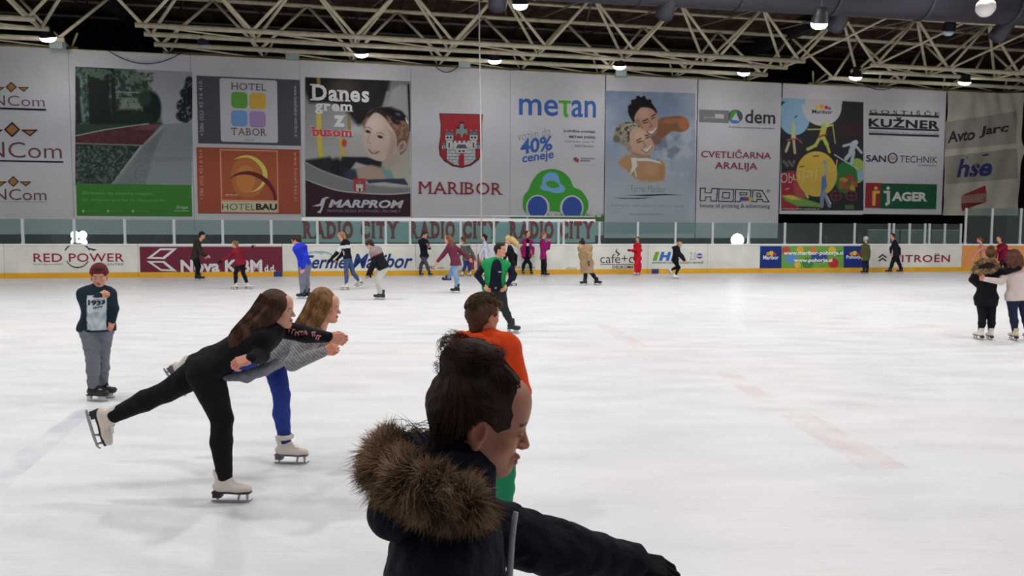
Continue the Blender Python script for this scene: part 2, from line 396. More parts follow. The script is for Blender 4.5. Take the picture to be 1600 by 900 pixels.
lamp(on_z(1482, 49, 8.7), 'small dim floodlight between the trusses at upper right', 'unlit floodlights', lit=False, size=0.22)
for k, (x, y) in enumerate(((90, 71), (457, 88), (726, 101), (970, 115))):
    p = on_z(x, y, ZC - 0.15); root = empty('loudspeaker_box', p, 'small pale box hung above the ' + ('NCom', 'bus', 'coat of arms', 'spa')[k] + ' banner', 'box')
    a = MB(); a.box(p, 0.5, 0.3, 0.28, None); a.build('box_body', mat('pale_grey_box', (168, 182, 184), 0.5), root, bevel=0.02)
    a = MB(); a.box(p + Vector((0, 0.05, 0.2)), 0.12, 0.1, 0.18); a.build('bracket', m_hous, root)
# unseen rows added to light the rink (above and behind the viewer)
for r_, off in enumerate((-11.0, -17.0, -23.5, -29.0)):
    for k in range(8):
        lamp(BF.P(-5 + k * 6.8, 9.3, off), 'unseen floodlight high over the ice, added to light the rink', 'unseen floodlights added over the rink', w=LAMP_W * (1.35, 1.05, .9, 0.66)[r_], col=(0.985, 0.99, 0.98), aim=0.12)
# ------------------------------------------------------------------ printed cloths: shapes, lettering and painted pictures
SER = {'H': ((.1, 0), (.9, 0), (.1, 1), (.9, 1)), 'T': ((.5, 0), (.03, .93), (.97, .93)), 'A': ((.08, 0), (.92, 0)), 'M': ((.08, 0), (.92, 0), (.1, 1), (.9, 1)),
       'R': ((.12, 0), (.92, 0), (.1, 1)), 'I': ((.5, 0), (.5, 1)), 'B': ((.08, 0), (.08, 1)), 'E': ((.06, 0), (.06, 1)), 'L': ((.1, 0), (.1, 1)), 'D': ((.06, 0), (.06, 1)),
       'Y': ((.5, 0), (.1, 1), (.9, 1)), 'V': ((.1, 1), (.9, 1)), 'N': ((.1, 0), (.9, 1), (.1, 1)), 'C': ((.95, .9),), 'J': ((.7, 1),), 'r': ((.2, 0), (.1, 1)), 'n': ((.12, 0), (.88, 0), (.05, 1)),
       'm': ((.1, 0), (.5, 0), (.9, 0)), 'a': ((.95, 0),), 'u': ((.1, 1), (.85, 1), (.95, 0)), 'b': ((.05, 1),)}
def glyphs(txt, bold=0.0, shear=0.0, serif=False, spacing=1.0):
    cu = bpy.data.curves.new('t', 'FONT'); cu.size = 1.0; cu.offset = bold; cu.shear = shear; cu.resolution_u = 3; cu.space_character = spacing
    ob = bpy.data.objects.new('t', cu)
    def grab(t):
        cu.body = t; me = bpy.data.meshes.new_from_object(ob)
        v = np.empty(len(me.vertices) * 3, np.float32); me.vertices.foreach_get('co', v); v = v.reshape(-1, 3)[:, :2].copy()
        f = [tuple(p.vertices) for p in me.polygons]; bpy.data.meshes.remove(me); return v, f
    if not serif:
        v, f = grab(txt)
    else:
        V = []; Fs = []; x = 0.0; n = 0
        for ch in txt:
            if ch == ' ': x += 0.34; continue
            v, f = grab(ch)
            if len(v) == 0: continue
            x0, x1 = v[:, 0].min(), v[:, 0].max(); z0, z1 = v[:, 1].min(), v[:, 1].max()
            extra = []
            for fx, fy in SER.get(ch, ()):
                cx = x0 + fx * (x1 - x0); cy = z0 + fy * (z1 - z0); hw = 0.105 + max(bold, 0); th = 0.05 + max(bold, 0) * 0.6
                cy = cy + th / 2 if fy < 0.5 else cy - th / 2
                if 0 < fy < 1 and fy != .5: extra.append([(cx - 0.035, cy - .09), (cx + 0.035, cy - .09), (cx + 0.035, cy + .05), (cx - 0.035, cy + .05)]); continue
                extra.append([(cx - hw, cy - th / 2), (cx + hw, cy - th / 2), (cx + hw, cy + th / 2), (cx - hw, cy + th / 2)])
            for e in extra:
                m = len(v); v = np.vstack([v, np.array(e, np.float32)]); f = f + [(m, m + 1, m + 2, m + 3)]
            v[:, 0] += x - x0; x += (x1 - x0) + 0.13 * spacing + max(bold, 0)
            V.append(v); Fs += [tuple(i + n for i in q) for q in f]; n += len(v)
        v = np.vstack(V); f = Fs
    bpy.data.objects.remove(ob); bpy.data.curves.remove(cu)
    return v, f
class Print:
    def __init__(s, F, off, root, warp=None): s.F = F; s.off = off; s.root = root; s.lay = 0; s.warp = warp; s.sh = None
    def nxt(s, d=0.002): s.lay += d; return s.off - s.lay
    def W(s, a, z, o):
        if s.warp: o = o + s.warp(a, z)
        return s.F.P(a, z, o)
    def M(s, rgb): return mat('print_%d_%d_%d' % tuple(rgb), rgb, 0.6, spec=0.2)
    def poly(s, pts, rgb, name='print', smooth=0):
        """one flat shape"""
        if smooth: pts = catmull(pts, smooth)
        o = s.nxt(); mb = MB(); P = [s.F.sz(x, y, s.off) for x, y in pts]
        mb.add([s.W(a, z, o) for a, z in P], [tuple(range(len(P)))])
        return mb.build(name, s.M(rgb), s.root)
    def shapes(s, items, name='print'):
        """several shapes as one printed part: (points, colour) pairs"""
        mb = MB(); ms = []; keys = []; s.nxt()
        for pts, rgb in items:
            o = s.nxt(0.0006)
            if rgb not in keys: keys.append(rgb); ms.append(s.M(rgb))
            P = [s.F.sz(x, y, s.off) for x, y in pts]; mb.add([s.W(a, z, o) for a, z in P], [tuple(range(len(P)))], keys.index(rgb))
        return mb.build(name, ms, s.root)
    def rect(s, x0, y0, x1, y1, rgb, name='print'):
        a0, z0 = s.F.sz(x0, y0, s.off); a1, z1 = s.F.sz(x1, y1, s.off); o = s.nxt(); mb = MB()
        n = 12 if s.warp else 1; vs = []; fs = []
        for j in range(n + 1):
            for i in range(n + 1): vs.append(s.W(a0 + (a1 - a0) * i / n, z0 + (z1 - z0) * j / n, o))
        for j in range(n):
            for i in range(n): q = j * (n + 1) + i; fs.append((q, q + 1, q + n + 2, q + n + 1))
        mb.add(vs, fs); return mb.build(name, s.M(rgb), s.root)
    def text(s, t, x0, y0, x1, y1, rgb, bold=0.0, shear=0.0, serif=False, rot=0, tilt=0.0, spacing=1.0, outline=None, name='lettering'):
        if outline:
            s.text(t, x0 - outline[1], y0 - outline[1], x1 + outline[1], y1 + outline[1], outline[0], bold + outline[2], shear, serif, rot, tilt, spacing)
        v, f = glyphs(t, bold, shear, serif, spacing)
        if rot: c, q = math.cos(rot), math.sin(rot); v = np.stack([v[:, 0] * c - v[:, 1] * q, v[:, 0] * q + v[:, 1] * c], 1)
        lo = v.min(0); hi = v.max(0); v = (v - lo) / (hi - lo)
        a0, z1 = s.F.sz(x0, y0, s.off); a1, z0 = s.F.sz(x1, y1, s.off); o = s.nxt()
        mb = MB(); mb.add([s.W(a0 + (a1 - a0) * p[0], z0 + (z1 - z0) * p[1] + tilt * (p[0] - 0.5) * (a1 - a0), o) for p in v], f)
        return mb.build(name, s.M(rgb), s.root)
    def picture(s, pt, name='printed_picture'):
        V, Fc, C = pt.mesh(lambda x, y: s.F.sz(x, y, s.off)); o = s.nxt()
        P = s.F.o + s.F.n * o; d = np.array(s.F.d); V3 = np.array(P)[None, :] + V[:, :1] * d[None, :]; V3[:, 2] = V[:, 1]
        return np_mesh(name, V3, Fc, attr_mat('printed_photo', 0.6, 0.2), s.root, C, smooth=False)
def catmull(pts, n=4, closed=True):
    k = len(pts); out = []
    for i in range(k if closed else k - 1):
        p = [pts[(i + j - 1) % k] if closed else pts[min(max(i + j - 1, 0), k - 1)] for j in range(4)]
        for q in range(n):
            t = q / n
            out.append(tuple(0.5 * (2 * p[1][c] + (p[2][c] - p[0][c]) * t + (2 * p[0][c] - 5 * p[1][c] + 4 * p[2][c] - p[3][c]) * t * t + (3 * p[1][c] - p[0][c] - 3 * p[2][c] + p[3][c]) * t ** 3) for c in range(len(p[0]))))
    if not closed: out.append(tuple(pts[-1]))
    return out
def circ(cx, cy, rx, ry=None, a0=0, a1=360, n=28):
    ry = ry or rx; full = abs(a1 - a0) >= 360; m = n if full else n + 1
    return [(cx + rx * math.cos(math.radians(a0 + (a1 - a0) * i / n)), cy + ry * math.sin(math.radians(a0 + (a1 - a0) * i / n))) for i in range(m)]
def rrect(x0, y0, x1, y1, r, dy=0.0):
    out = []
    for cx, cy, a in ((x1 - r, y1 - r, 0), (x0 + r, y1 - r, 90), (x0 + r, y0 + r, 180), (x1 - r, y0 + r, 270)):
        out += [(cx + r * math.cos(math.radians(a + i * 22.5)), cy + r * math.sin(math.radians(a + i * 22.5)) + dy * (cx - x0) / (x1 - x0)) for i in range(5)]
    return out
class Paint:            # a printed photograph as a fine grid of coloured points
    def __init__(s, x0, y0, x1, y1, step=0.8, slope=0.0):
        s.b = (x0, y0, x1, y1); s.nx = int((x1 - x0) / step) + 1; s.ny = int((y1 - y0) / step) + 1; s.slope = slope
        s.X, s.Y = np.meshgrid(np.linspace(x0, x1, s.nx), np.linspace(y0, y1, s.ny)); s.C = np.zeros((s.ny, s.nx, 3), np.float32); s.rng = np.random.default_rng(int(x0) + 7)
    def fill(s, c): s.C[:] = c
    def mix(s, m, c):
        m = np.clip(m, 0, 1)[..., None]; s.C[:] = s.C * (1 - m) + np.array(c, np.float32) * m
    def grad(s, y0, c0, y1, c1, mask=None):
        t = np.clip((s.Y - y0) / (y1 - y0), 0, 1)[..., None]; n = np.array(c0) * (1 - t) + np.array(c1) * t
        if mask is None: s.C[:] = n
        else: s.C[:] = s.C * (1 - mask[..., None]) + n * mask[..., None]
    def e(s, cx, cy, rx, ry, c, rot=0, soft=1.0, a=1.0):
        r = math.radians(rot); dx = s.X - cx; dy = s.Y - cy; u = (dx * math.cos(r) + dy * math.sin(r)) / rx; v = (-dx * math.sin(r) + dy * math.cos(r)) / ry
        d = (np.sqrt(u * u + v * v) - 1) * min(rx, ry); m = np.clip(0.5 - d / soft, 0, 1) * a; s.mix(m, c); return m
    def pmask(s, pts, soft=1.0, sm=0):
        if sm: pts = catmull(pts, sm)
        ins = np.zeros(s.X.shape, bool); dist = np.full(s.X.shape, 1e9); k = len(pts)
        for i in range(k):
            x0, y0 = pts[i]; x1, y1 = pts[(i + 1) % k]
            if y0 != y1:
                c = ((y0 > s.Y) != (y1 > s.Y)) & (s.X < (x1 - x0) * (s.Y - y0) / (y1 - y0) + x0); ins ^= c
            L = (x1 - x0) ** 2 + (y1 - y0) ** 2 + 1e-9; t = np.clip(((s.X - x0) * (x1 - x0) + (s.Y - y0) * (y1 - y0)) / L, 0, 1)
            dist = np.minimum(dist, np.hypot(s.X - x0 - t * (x1 - x0), s.Y - y0 - t * (y1 - y0)))
        return np.clip(0.5 + np.where(ins, dist, -dist) / soft, 0, 1)
    def p(s, pts, c, soft=1.0, sm=0, a=1.0): s.mix(s.pmask(pts, soft, sm) * a, c)
    def line(s, pts, w, c, a=1.0, soft=0.8):
        dist = np.full(s.X.shape, 1e9)
        for (x0, y0), (x1, y1) in zip(pts[:-1], pts[1:]):
            L = (x1 - x0) ** 2 + (y1 - y0) ** 2 + 1e-9; t = np.clip(((s.X - x0) * (x1 - x0) + (s.Y - y0) * (y1 - y0)) / L, 0, 1)
            dist = np.minimum(dist, np.hypot(s.X - x0 - t * (x1 - x0), s.Y - y0 - t * (y1 - y0)))
        s.mix(np.clip(0.5 + (w / 2 - dist) / soft, 0, 1) * a, c)
    def vnoise(s, sc, oct=3):
        out = np.zeros(s.X.shape); amp = 1.0; tot = 0
        for o in range(oct):
            g = s.rng.random((int((s.b[3] - s.b[1]) / sc) + 3, int((s.b[2] - s.b[0]) / sc) + 3))
            u = (s.X - s.b[0]) / sc; v = (s.Y - s.b[1]) / sc; i = u.astype(int); j = v.astype(int); fu = u - i; fv = v - j
            i = np.clip(i, 0, g.shape[1] - 2); j = np.clip(j, 0, g.shape[0] - 2)
            out += amp * (g[j, i] * (1 - fu) * (1 - fv) + g[j, i + 1] * fu * (1 - fv) + g[j + 1, i] * (1 - fu) * fv + g[j + 1, i + 1] * fu * fv); tot += amp; amp *= 0.6; sc /= 2
        return out / tot
    def speck(s, m, sc, c, th=0.5, a=1.0, soft=0.1):
        s.mix(np.clip((s.vnoise(sc) - th) / soft + 0.5, 0, 1) * m * a, c)
    def mesh(s, f):
        ax, ay = f(s.b[0], s.b[1]); bx, by = f(s.b[2], s.b[1]); cx, cy = f(s.b[0], s.b[3])
        S = np.empty(s.X.shape); Z = np.empty(s.X.shape)
        for i in range(0, s.nx):      # s depends on the column only; z is linear along the column
            x = s.X[0, i]; sh = s.slope * (x - s.b[0])
            a0, z0 = f(x, s.b[1] + sh); a1, z1 = f(x, s.b[3] + 0.0); t = np.linspace(0, 1, s.ny)
            S[:, i] = a0 + (a1 - a0) * t; Z[:, i] = z0 + (z1 - z0) * t
        V = np.stack([S.ravel(), Z.ravel()], 1); i = np.arange(s.ny * s.nx).reshape(s.ny, s.nx)
        Fc = np.stack([i[:-1, :-1], i[1:, :-1], i[1:, 1:], i[:-1, 1:]], -1).reshape(-1, 4)
        c = s.C / 255.0; C = np.where(c <= 0.04045, c / 12.92, ((c + 0.055) / 1.055) ** 2.4).reshape(-1, 3)
        return V, Fc, C
# ------------------------------------------------------------------ rink boards with their adverts
BH = 1.2
m_board = mat('scuffed_white_board', (226, 226, 218), 0.45, var=0.10, vscale=1.3, bump=0.05)
m_cap = mat('white_cap_rail', (240, 240, 240), 0.4)
m_kick = mat('yellow_kick_plate', (228, 172, 42), 0.5, var=0.08, vscale=2)
m_blue = mat('blue_kick_plate', (36, 58, 122), 0.5)
m_orange = mat('orange_board', (226, 150, 88), 0.5, var=0.05, vscale=2)
def board(x0, x1, label, blue=(), m=None, s0=None, s1=None):
    s0 = BF.sat(x0, 0) if s0 is None else s0; s1 = BF.sat(x1, 0) if s1 is None else s1
    r = empty('rink_barrier', BF.P(s0, 0, 0.06), label, 'barrier', 'far rink boards')
    a = MB(); a.fbox(BF, s0, s1 - 0.01, 0.19, BH - 0.07, 0.0, 0.10); a.build('board_panel', m or m_board, r)
    a = MB(); a.fbox(BF, s0, s1 - 0.01, BH - 0.07, BH, -0.035, 0.16); a.build('cap_rail', m_cap, r, bevel=0.012)
    a = MB(); a.fbox(BF, s0, s1 - 0.01, 0.0, 0.19, -0.012, 0.10); a.build('kick_plate', m_kick, r)
    for b0, b1 in blue:
        a = MB(); t0, t1 = BF.sat(b0, 0), BF.sat(b1, 0); a.fbox(BF, t0, t1, 0.002, 0.188, -0.02, -0.012); q = a.build('blue_marker_plate', m_blue, r); q['label'] = 'dark blue marker plate'
    return r, Print(BF, -0.002, r)
BOARDS = [
    (-420, 8, 'plain white rink board at the far left edge'),
    (8, 217, 'white rink board with the RED POWER advert'),
    (217, 442, 'rink board with the maroon Nova KBM advert'),
    (442, 650, 'white rink board with blue Terme Maribor lettering'),
    (650, 745, 'white scuffed rink board behind the group of skaters, small lettering at its foot'),
    (745, 925, 'plain white rink board behind the man in the green vest'),
    (925, 1012, 'white rink board with the cafe+co advert'),
    (1012, 1105, 'white rink board with the green and blue hockey league advert'),
    (1105, 1187, 'plain scuffed white rink board left of the colourful pohorje advert'),
    (1187, 1349, 'rink board with the colourful maribor-pohorje advert'),
    (1349, 1502, 'white rink board with the CITROEN advert')]
PR = []
for x0, x1, lab in BOARDS:
    blue = ((428, 441),) if x0 == 217 else ((1018, 1029),) if x0 == 1012 else ()
    PR.append(board(x0, x1, lab, blue)[1])
# curved orange corner
r = empty('rink_barrier', BF.P(S_R, 0, 0), 'orange curved rink board in the right corner', 'barrier', 'far rink boards')
def arc(z, off, a): return BF.P(S_R + (RAD + off) * math.sin(a), z, -RAD + (RAD + off) * math.cos(a))
def arcwall(z0, z1, o0, o1, a0, a1, n=16):
    mb = MB(); vs = []
    for k in range(n + 1):
        a = a0 + (a1 - a0) * k / n; vs += [arc(z0, o0, a), arc(z0, o1, a), arc(z1, o1, a), arc(z1, o0, a)]
    fs = []
    for k in range(n):
        b = 4 * k
        for i in range(4): fs.append((b + i, b + (i + 1) % 4, b + 4 + (i + 1) % 4, b + 4 + i))
    fs += [(0, 3, 2, 1), (4 * n, 4 * n + 1, 4 * n + 2, 4 * n + 3)]
    return mb.add(vs, fs)
arcwall(0.19, BH - 0.07, 0, 0.1, 0, math.pi / 2).build('board_panel', m_orange, r, False)
arcwall(BH - 0.07, BH, -0.035, 0.16, 0, math.pi / 2).build('cap_rail', m_cap, r)
arcwall(0, 0.19, -0.012, 0.1, 0, math.pi / 2).build('kick_plate', m_kick, r)

MR = (150, 40, 60)
p = PR[1]
p.text('RED POWER', 52, 396, 194, 409, MR, bold=0.01, spacing=1.05)
p.shapes([(circ(121, 399, 22, 20, 205, 335, 14) + circ(121, 400, 20.5, 18.5, 335, 205, 14), (70, 60, 70)), (circ(121, 398, 20, 21, 30, 150, 14) + circ(121, 397.5, 19, 19.5, 150, 30, 14), (70, 60, 70)), ([(133, 386), (152, 390), (146, 392)], (70, 60, 70))], 'logo')
p.text('INŠTALACIJSKI', 53, 411.5, 98, 414.5, (120, 120, 128)); p.text('CENTER', 162, 411.5, 194, 414.5, (120, 120, 128))
p = PR[2]
p.rect(218, 385.5, 441.5, 427.6, (112, 42, 62), 'advert_print')
W_ = (226, 222, 226)
p.shapes([([(277, 388), (250, 388), (229, 404), (257, 405)], W_), ([(268, 391), (251, 391), (238, 401.5), (254, 402)], (112, 42, 62)),
          ([(229, 408), (257, 408), (277, 424), (251, 423)], W_), ([(238, 410.5), (254, 410.5), (267, 421), (252, 420.5)], (112, 42, 62))], 'logo')
p.text('Nova K', 282, 406, 371, 425.5, W_, bold=0.035); p.text('BM', 376, 406, 410, 425.5, W_, bold=0.035); p.text('d.d.', 413, 414, 431, 424.5, W_, bold=0.03)
p = PR[3]
p.shapes([(circ(498, 400, 22, 8, 180, 360, 12) + circ(498, 401, 20, 6, 360, 180, 12), (150, 182, 200)), (circ(486, 399, 20, 6, 190, 340, 12) + circ(487, 400, 18, 4.6, 340, 190, 12), (165, 192, 208))], 'logo')
p.text('Terme', 474, 399, 541, 419.5, (38, 58, 122), bold=0.02, shear=0.35); p.text('Maribor', 550, 396.5, 645, 419, (38, 58, 122), bold=0.02, shear=0.35)
p = PR[4]
p.text('pizzeria', 652, 417, 668, 421, (110, 100, 110)); p.text('PEC', 671, 415.5, 680, 421, (120, 60, 70), bold=0.02); p.text('maribor', 683, 417, 694, 420, (110, 100, 110))
p.shapes([([(735, 394), (741, 394), (741, 421), (735, 421)], (150, 60, 66)), (rrect(746, 396, 752, 421, 3), (158, 78, 80))], 'faded_red_print')
p = PR[5]
p.text('LAVAZZA', 806, 416, 836, 420, (80, 80, 88), spacing=1.3); p.text('HIŠA KAVE', 885, 417, 901, 421, (120, 120, 120))
p = PR[6]
p.text('café+co', 938, 397, 1001, 411, (44, 44, 50), bold=-0.006)
p.shapes([([(938, 412.6), (995, 412.6), (995, 413.6), (938, 413.6)], (44, 44, 50)), (catmull([(965, 388), (961.5, 393), (966.5, 398), (964, 401), (968.5, 397), (963.8, 392.5)], 4), (44, 44, 50))], 'logo')
p.text('DELIKOMAT', 957, 414.8, 994, 419.6, (44, 44, 50), bold=0.012)
p = PR[7]
p.shapes([([(1024, 393.5), (1030.5, 393.5), (1026, 407.5), (1019.5, 407.5)], (118, 168, 62)), ([(1033.5, 393.5), (1038.5, 393.5), (1037, 398.5), (1042.5, 398.5), (1044, 393.5), (1049, 393.5), (1045, 407.5), (1040, 407.5), (1041.5, 402.3), (1036, 402.3), (1034.4, 407.5), (1029.4, 407.5)], (52, 112, 188)),
          ([(1052, 393.5), (1057, 393.5), (1054.5, 403.5), (1062, 403.5), (1060.5, 407.5), (1048, 407.5)], (52, 112, 188))], 'logo')
p.text('2.0', 1078, 394, 1088, 406, (160, 164, 172)); p.shapes([(circ(1093, 400, 4.4, 4.2), (86, 92, 150)), ([(1089, 399), (1097, 399), (1097, 401), (1089, 401)], (210, 210, 220))], 'round_badge')
p.text('INTERNATIONAL HOCKEY LEAGUE', 1019, 409, 1099, 411.6, (80, 92, 110), bold=0.01)
p = PR[9]
p.rect(1188, 384.6, 1348.5, 419.6, (30, 52, 128), 'advert_print')
it = [([(1221, 384.6), (1318, 384.6), (1318, 419.6), (1221, 419.6)], (112, 168, 70))]
for cx, cy, rx, c in ((1228, 392, 7, (196, 80, 60)), (1236, 404, 10, (96, 150, 200)), (1250, 390, 5.6, (226, 170, 60)), (1262, 411, 9, (70, 130, 70)), (1280, 402, 13, (60, 78, 148)), (1300, 391, 6, (222, 190, 60)), (1302, 411, 8, (196, 60, 56)), (1312, 396, 5, (70, 150, 70)), (1270, 390, 5, (226, 120, 60)), (1246, 414, 5, (220, 190, 70))):
    it.append((circ(cx, cy, rx, min(rx, 8.5), n=18) if cy + min(rx, 8.5) < 419.6 and cy - min(rx, 8.5) > 384.6 else [(min(max(a, 1221.5), 1317.5), min(max(b, 385), 419.2)) for a, b in circ(cx, cy, rx, n=18)], c))
p.shapes(it, 'colourful_blobs')
for (x0, y0, x1, y1, t) in ((1224, 392, 1317, 400, 'www.maribor-pohorje.si'), (1240, 403.5, 1300, 411, 'www.pohorje.si')):
    p.text(t, x0, y0, x1, y1, (240, 240, 240), bold=0.03)
for x, t in ((1204, 'Maribor'), (1334, 'Pohorje')):
    p.shapes([(circ(x - 4, 396.5, 3, 3, n=12), (220, 150, 60)), (circ(x + 1, 395.5, 3.6, 3.8, n=12), (222, 190, 80)), (circ(x + 6, 397, 2.6, 2.6, n=12), (190, 70, 60))], 'logo')
    p.text(t, x - 12, 399, x + 12, 405.5, (235, 235, 240), bold=0.03)
p = PR[10]
p.shapes([([(1372, 402), (1379, 396.5), (1386, 402), (1384, 403.5), (1379, 399.5), (1374, 403.5)], (70, 66, 70)), ([(1372, 407.5), (1379, 402), (1386, 407.5), (1384, 409), (1379, 405), (1374, 409)], (70, 66, 70))], 'logo')
p.text('CITROËN', 1393, 396, 1484, 409.5, (140, 36, 56), bold=0.015, spacing=1.1)

# ------------------------------------------------------------------ glass screens and their posts
def glass_mat():
    m = bpy.data.materials.new('greenish_safety_glass'); m.use_nodes = True; nt = m.node_tree
    for n in list(nt.nodes):
        if n.type != 'OUTPUT_MATERIAL': nt.nodes.remove(n)
    out = [n for n in nt.nodes if n.type == 'OUTPUT_MATERIAL'][0]
    t = nt.nodes.new('ShaderNodeBsdfTransparent'); t.inputs[0].default_value = (0.69, 0.79, 0.78, 1)
    g = nt.nodes.new('ShaderNodeBsdfGlossy'); g.inputs['Roughness'].default_value = 0.06; g.inputs[0].default_value = (0.9, 1, 0.97, 1)
    f = nt.nodes.new('ShaderNodeFresnel'); f.inputs[0].default_value = 1.45
    d = nt.nodes.new('ShaderNodeBsdfDiffuse'); d.inputs[0].default_value = (0.62, 0.72, 0.70, 1)
    mx = nt.nodes.new('ShaderNodeMixShader'); mx2 = nt.nodes.new('ShaderNodeMixShader'); mx2.inputs[0].default_value = 0.05
    nt.links.new(f.outputs[0], mx.inputs[0]); nt.links.new(t.outputs[0], mx.inputs[1]); nt.links.new(g.outputs[0], mx.inputs[2])
    nt.links.new(mx.outputs[0], mx2.inputs[1]); nt.links.new(d.outputs[0], mx2.inputs[2]); nt.links.new(mx2.outputs[0], out.inputs[0])
    return m
m_glass = glass_mat(); m_post = mat('pale_aluminium_post', (206, 210, 212), 0.35, metal=0.2)
GZ = BH + 0.86
POSTS = [-33, 35, 116, 195, 272, 348, 424, 496, 568, 603, 641, 720, 772, 824, 873, 881, 937, 997, 1056, 1114, 1171, 1227, 1283, 1336, 1390, 1397, 1422, 1446, 1453, 1477, 1502]
SP = [BF.sat(x, BH) for x in POSTS]
ORD = ['first', 'second', 'third', 'fourth', 'fifth', 'sixth', 'seventh', 'eighth', 'ninth', 'tenth', 'eleventh', 'twelfth', 'thirteenth', 'fourteenth', 'fifteenth', 'sixteenth', 'seventeenth', 'eighteenth', 'nineteenth', 'twentieth', 'twenty-first', 'twenty-second', 'twenty-third', 'twenty-fourth', 'twenty-fifth', 'twenty-sixth', 'twenty-seventh', 'twenty-eighth', 'twenty-ninth', 'thirtieth']
for k, s in enumerate(SP):
    lab = 'pale metal glass post on the rink boards, ' + (ORD[k - 1] + ' from the left edge of the photo' if k else 'just outside the left edge')
    r = empty('glass_post', BF.P(s, BH, 0.06), lab, 'post', 'posts of the rink glass')
    a = MB(); a.fbox(BF, s - 0.045, s + 0.045, BH, GZ + 0.02, 0.035, 0.10); a.build('upright', m_post, r, bevel=0.008)
    a = MB(); a.fbox(BF, s - 0.055, s + 0.055, BH + .001, BH + 0.05, 0.02, 0.125); a.build('foot_plate', m_post, r)
for k, (s0, s1) in enumerate(zip(SP[:-1], SP[1:])):
    if s1 - s0 < 0.14: continue
    a = MB(); a.fbox(BF, s0 + 0.058, s1 - 0.058, BH + 0.003, GZ, 0.06, 0.072)
    tag(a.build('glass_screen', m_glass), 'clear greenish glass pane between the %s and %s glass posts from the left edge' % (ORD[k - 1] if k else 'outer', ORD[k]), 'glass screen', 'panes of the rink glass')
# higher glass round the corner
angs = [0.02 + k * 0.143 for k in range(11)]
for k, a_ in enumerate(angs):
    b = arc(0, 0.065, a_); M = Matrix.Rotation(0, 3, 'Z')
    r = empty('glass_post', (b.x, b.y, BH), ('tall pale glass post of the right corner, %s from the left of the tall ones' % ORD[k]), 'post', 'tall posts of the corner glass')
    mb = MB(); mb.box((b.x, b.y, BH + 0.78), 0.09, 0.07, 1.56); mb.build('upright', m_post, r, bevel=0.008)
    mb = MB(); mb.box((b.x, b.y, BH + 0.025), 0.11, 0.10, 0.05); mb.build('foot_plate', m_post, r)
    if k:
        tag(arcwall(BH + 0.005, BH + 1.55, 0.06, 0.072, angs[k - 1] + 0.0085, a_ - 0.0085, 2).build('glass_screen', m_glass), 'tall clear glass pane left of the %s tall corner post' % ORD[k], 'glass pane', 'tall panes of the corner glass')

# ------------------------------------------------------------------ RADIO CITY strip behind the glass
def radio(xa, xb, words, label):
    r = empty('advertising_banner', BF.P(*[BF.sz(xa, 376, 0.135)[0], 1.25, 0.135]), label, 'banner', 'RADIO CITY strips')
    s0 = BF.sz(xa, 360, 0.135)[0]; s1 = BF.sz(xb, 360, 0.135)[0]
    zt = BF.sz(700, 341, 0.135)[1]; zb = BF.sz(700, 379, 0.135)[1]
    a = MB(); a.fbox(BF, s0, s1, zb, zt, 0.135, 0.140); a.build('banner_cloth', mat('banner_white', (240, 243, 248), 0.7), r)
    q = Print(BF, 0.134, r)
    for t, x0, x1 in words: q.text(t, x0, 345, x1, 373.5, (205, 34, 46), bold=0.06, serif=True, spacing=0.6)
radio(471, 640, (('RADIO', 472, 552), ('CITY', 563, 624)), 'white RADIO CITY strip with red letters behind the glass, left one of three')
radio(640.5, 795, (('RADIO', 639, 711), ('CITY', 723, 780)), 'white RADIO CITY strip with red letters behind the glass, middle one of three')
radio(795.5, 930, (('RADIO', 795, 865), ('CITY', 875, 928)), 'white RADIO CITY strip with red letters behind the glass, right one of three')
a = MB(); s0 = BF.sz(665, 337, 0.2)[0]; s1 = BF.sz(930, 337, 0.2)[0]; zz = BF.sz(760, 337.5, 0.2)[1]
a.tube([BF.P(s0, zz, 0.2), BF.P(s1, zz, 0.2)], 0.03, 8)
for x in (602, 641, 772, 824):
    s = BF.sz(x, 350, 0.2)[0] if x > 660 else s0 + (0.02 if x == 602 else 0.6); a.tube([BF.P(s, BH, 0.2), BF.P(s, zz, 0.2)], 0.022, 6)
tag(a.build('banner_rail', m_post, None, True), 'thin pale metal rail over the RADIO CITY strips', 'rail')

# two bright spots in the glass, built as added glowing discs on poles
def bright_spot(x, y, lab, n):
    p = at_Y(x, y, BF.P(BF.sat(x, BH), 0, 0.9).y)
    r = empty('bright_spot_disc', (p.x, p.y, 0), lab, 'lamp')
    M = Matrix.Rotation(math.radians(90), 3, 'X')
    q = MB(); q.tube([(p.x, p.y + 0.15, 0), (p.x, p.y + 0.15, p.z)], 0.03, 8); q.build('pole', m_hous, r, True)
    q = MB(); q.lathe(p, [(0.1, -0.22), (0.26, -0.08), (0.31, 0.0), (0.29, 0.01)], 24, M); q.build('housing', m_hous, r, True)
    e = 0.14
    for dx, dz in (((-1, -1), (1, -1), (-1, 1), (1, 1)) if n == 4 else ((0, 0),)):
        q = MB(); rad = 0.145 if n == 4 else 0.27
        q.lathe(p + Vector((dx * e, 0, dz * e * 0.95)), [(rad, 0.012), (rad * 0.97, 0.05), (rad * 0.6, 0.07)], 24, M); q.build('lens', m_lens, r, True)
bright_spot(124, 373, 'bright four-part spot, an added glowing disc behind the glass above the RED POWER board', 4)
bright_spot(1152, 375, 'bright round spot, an added glowing disc behind the glass right of the league advert', 1)
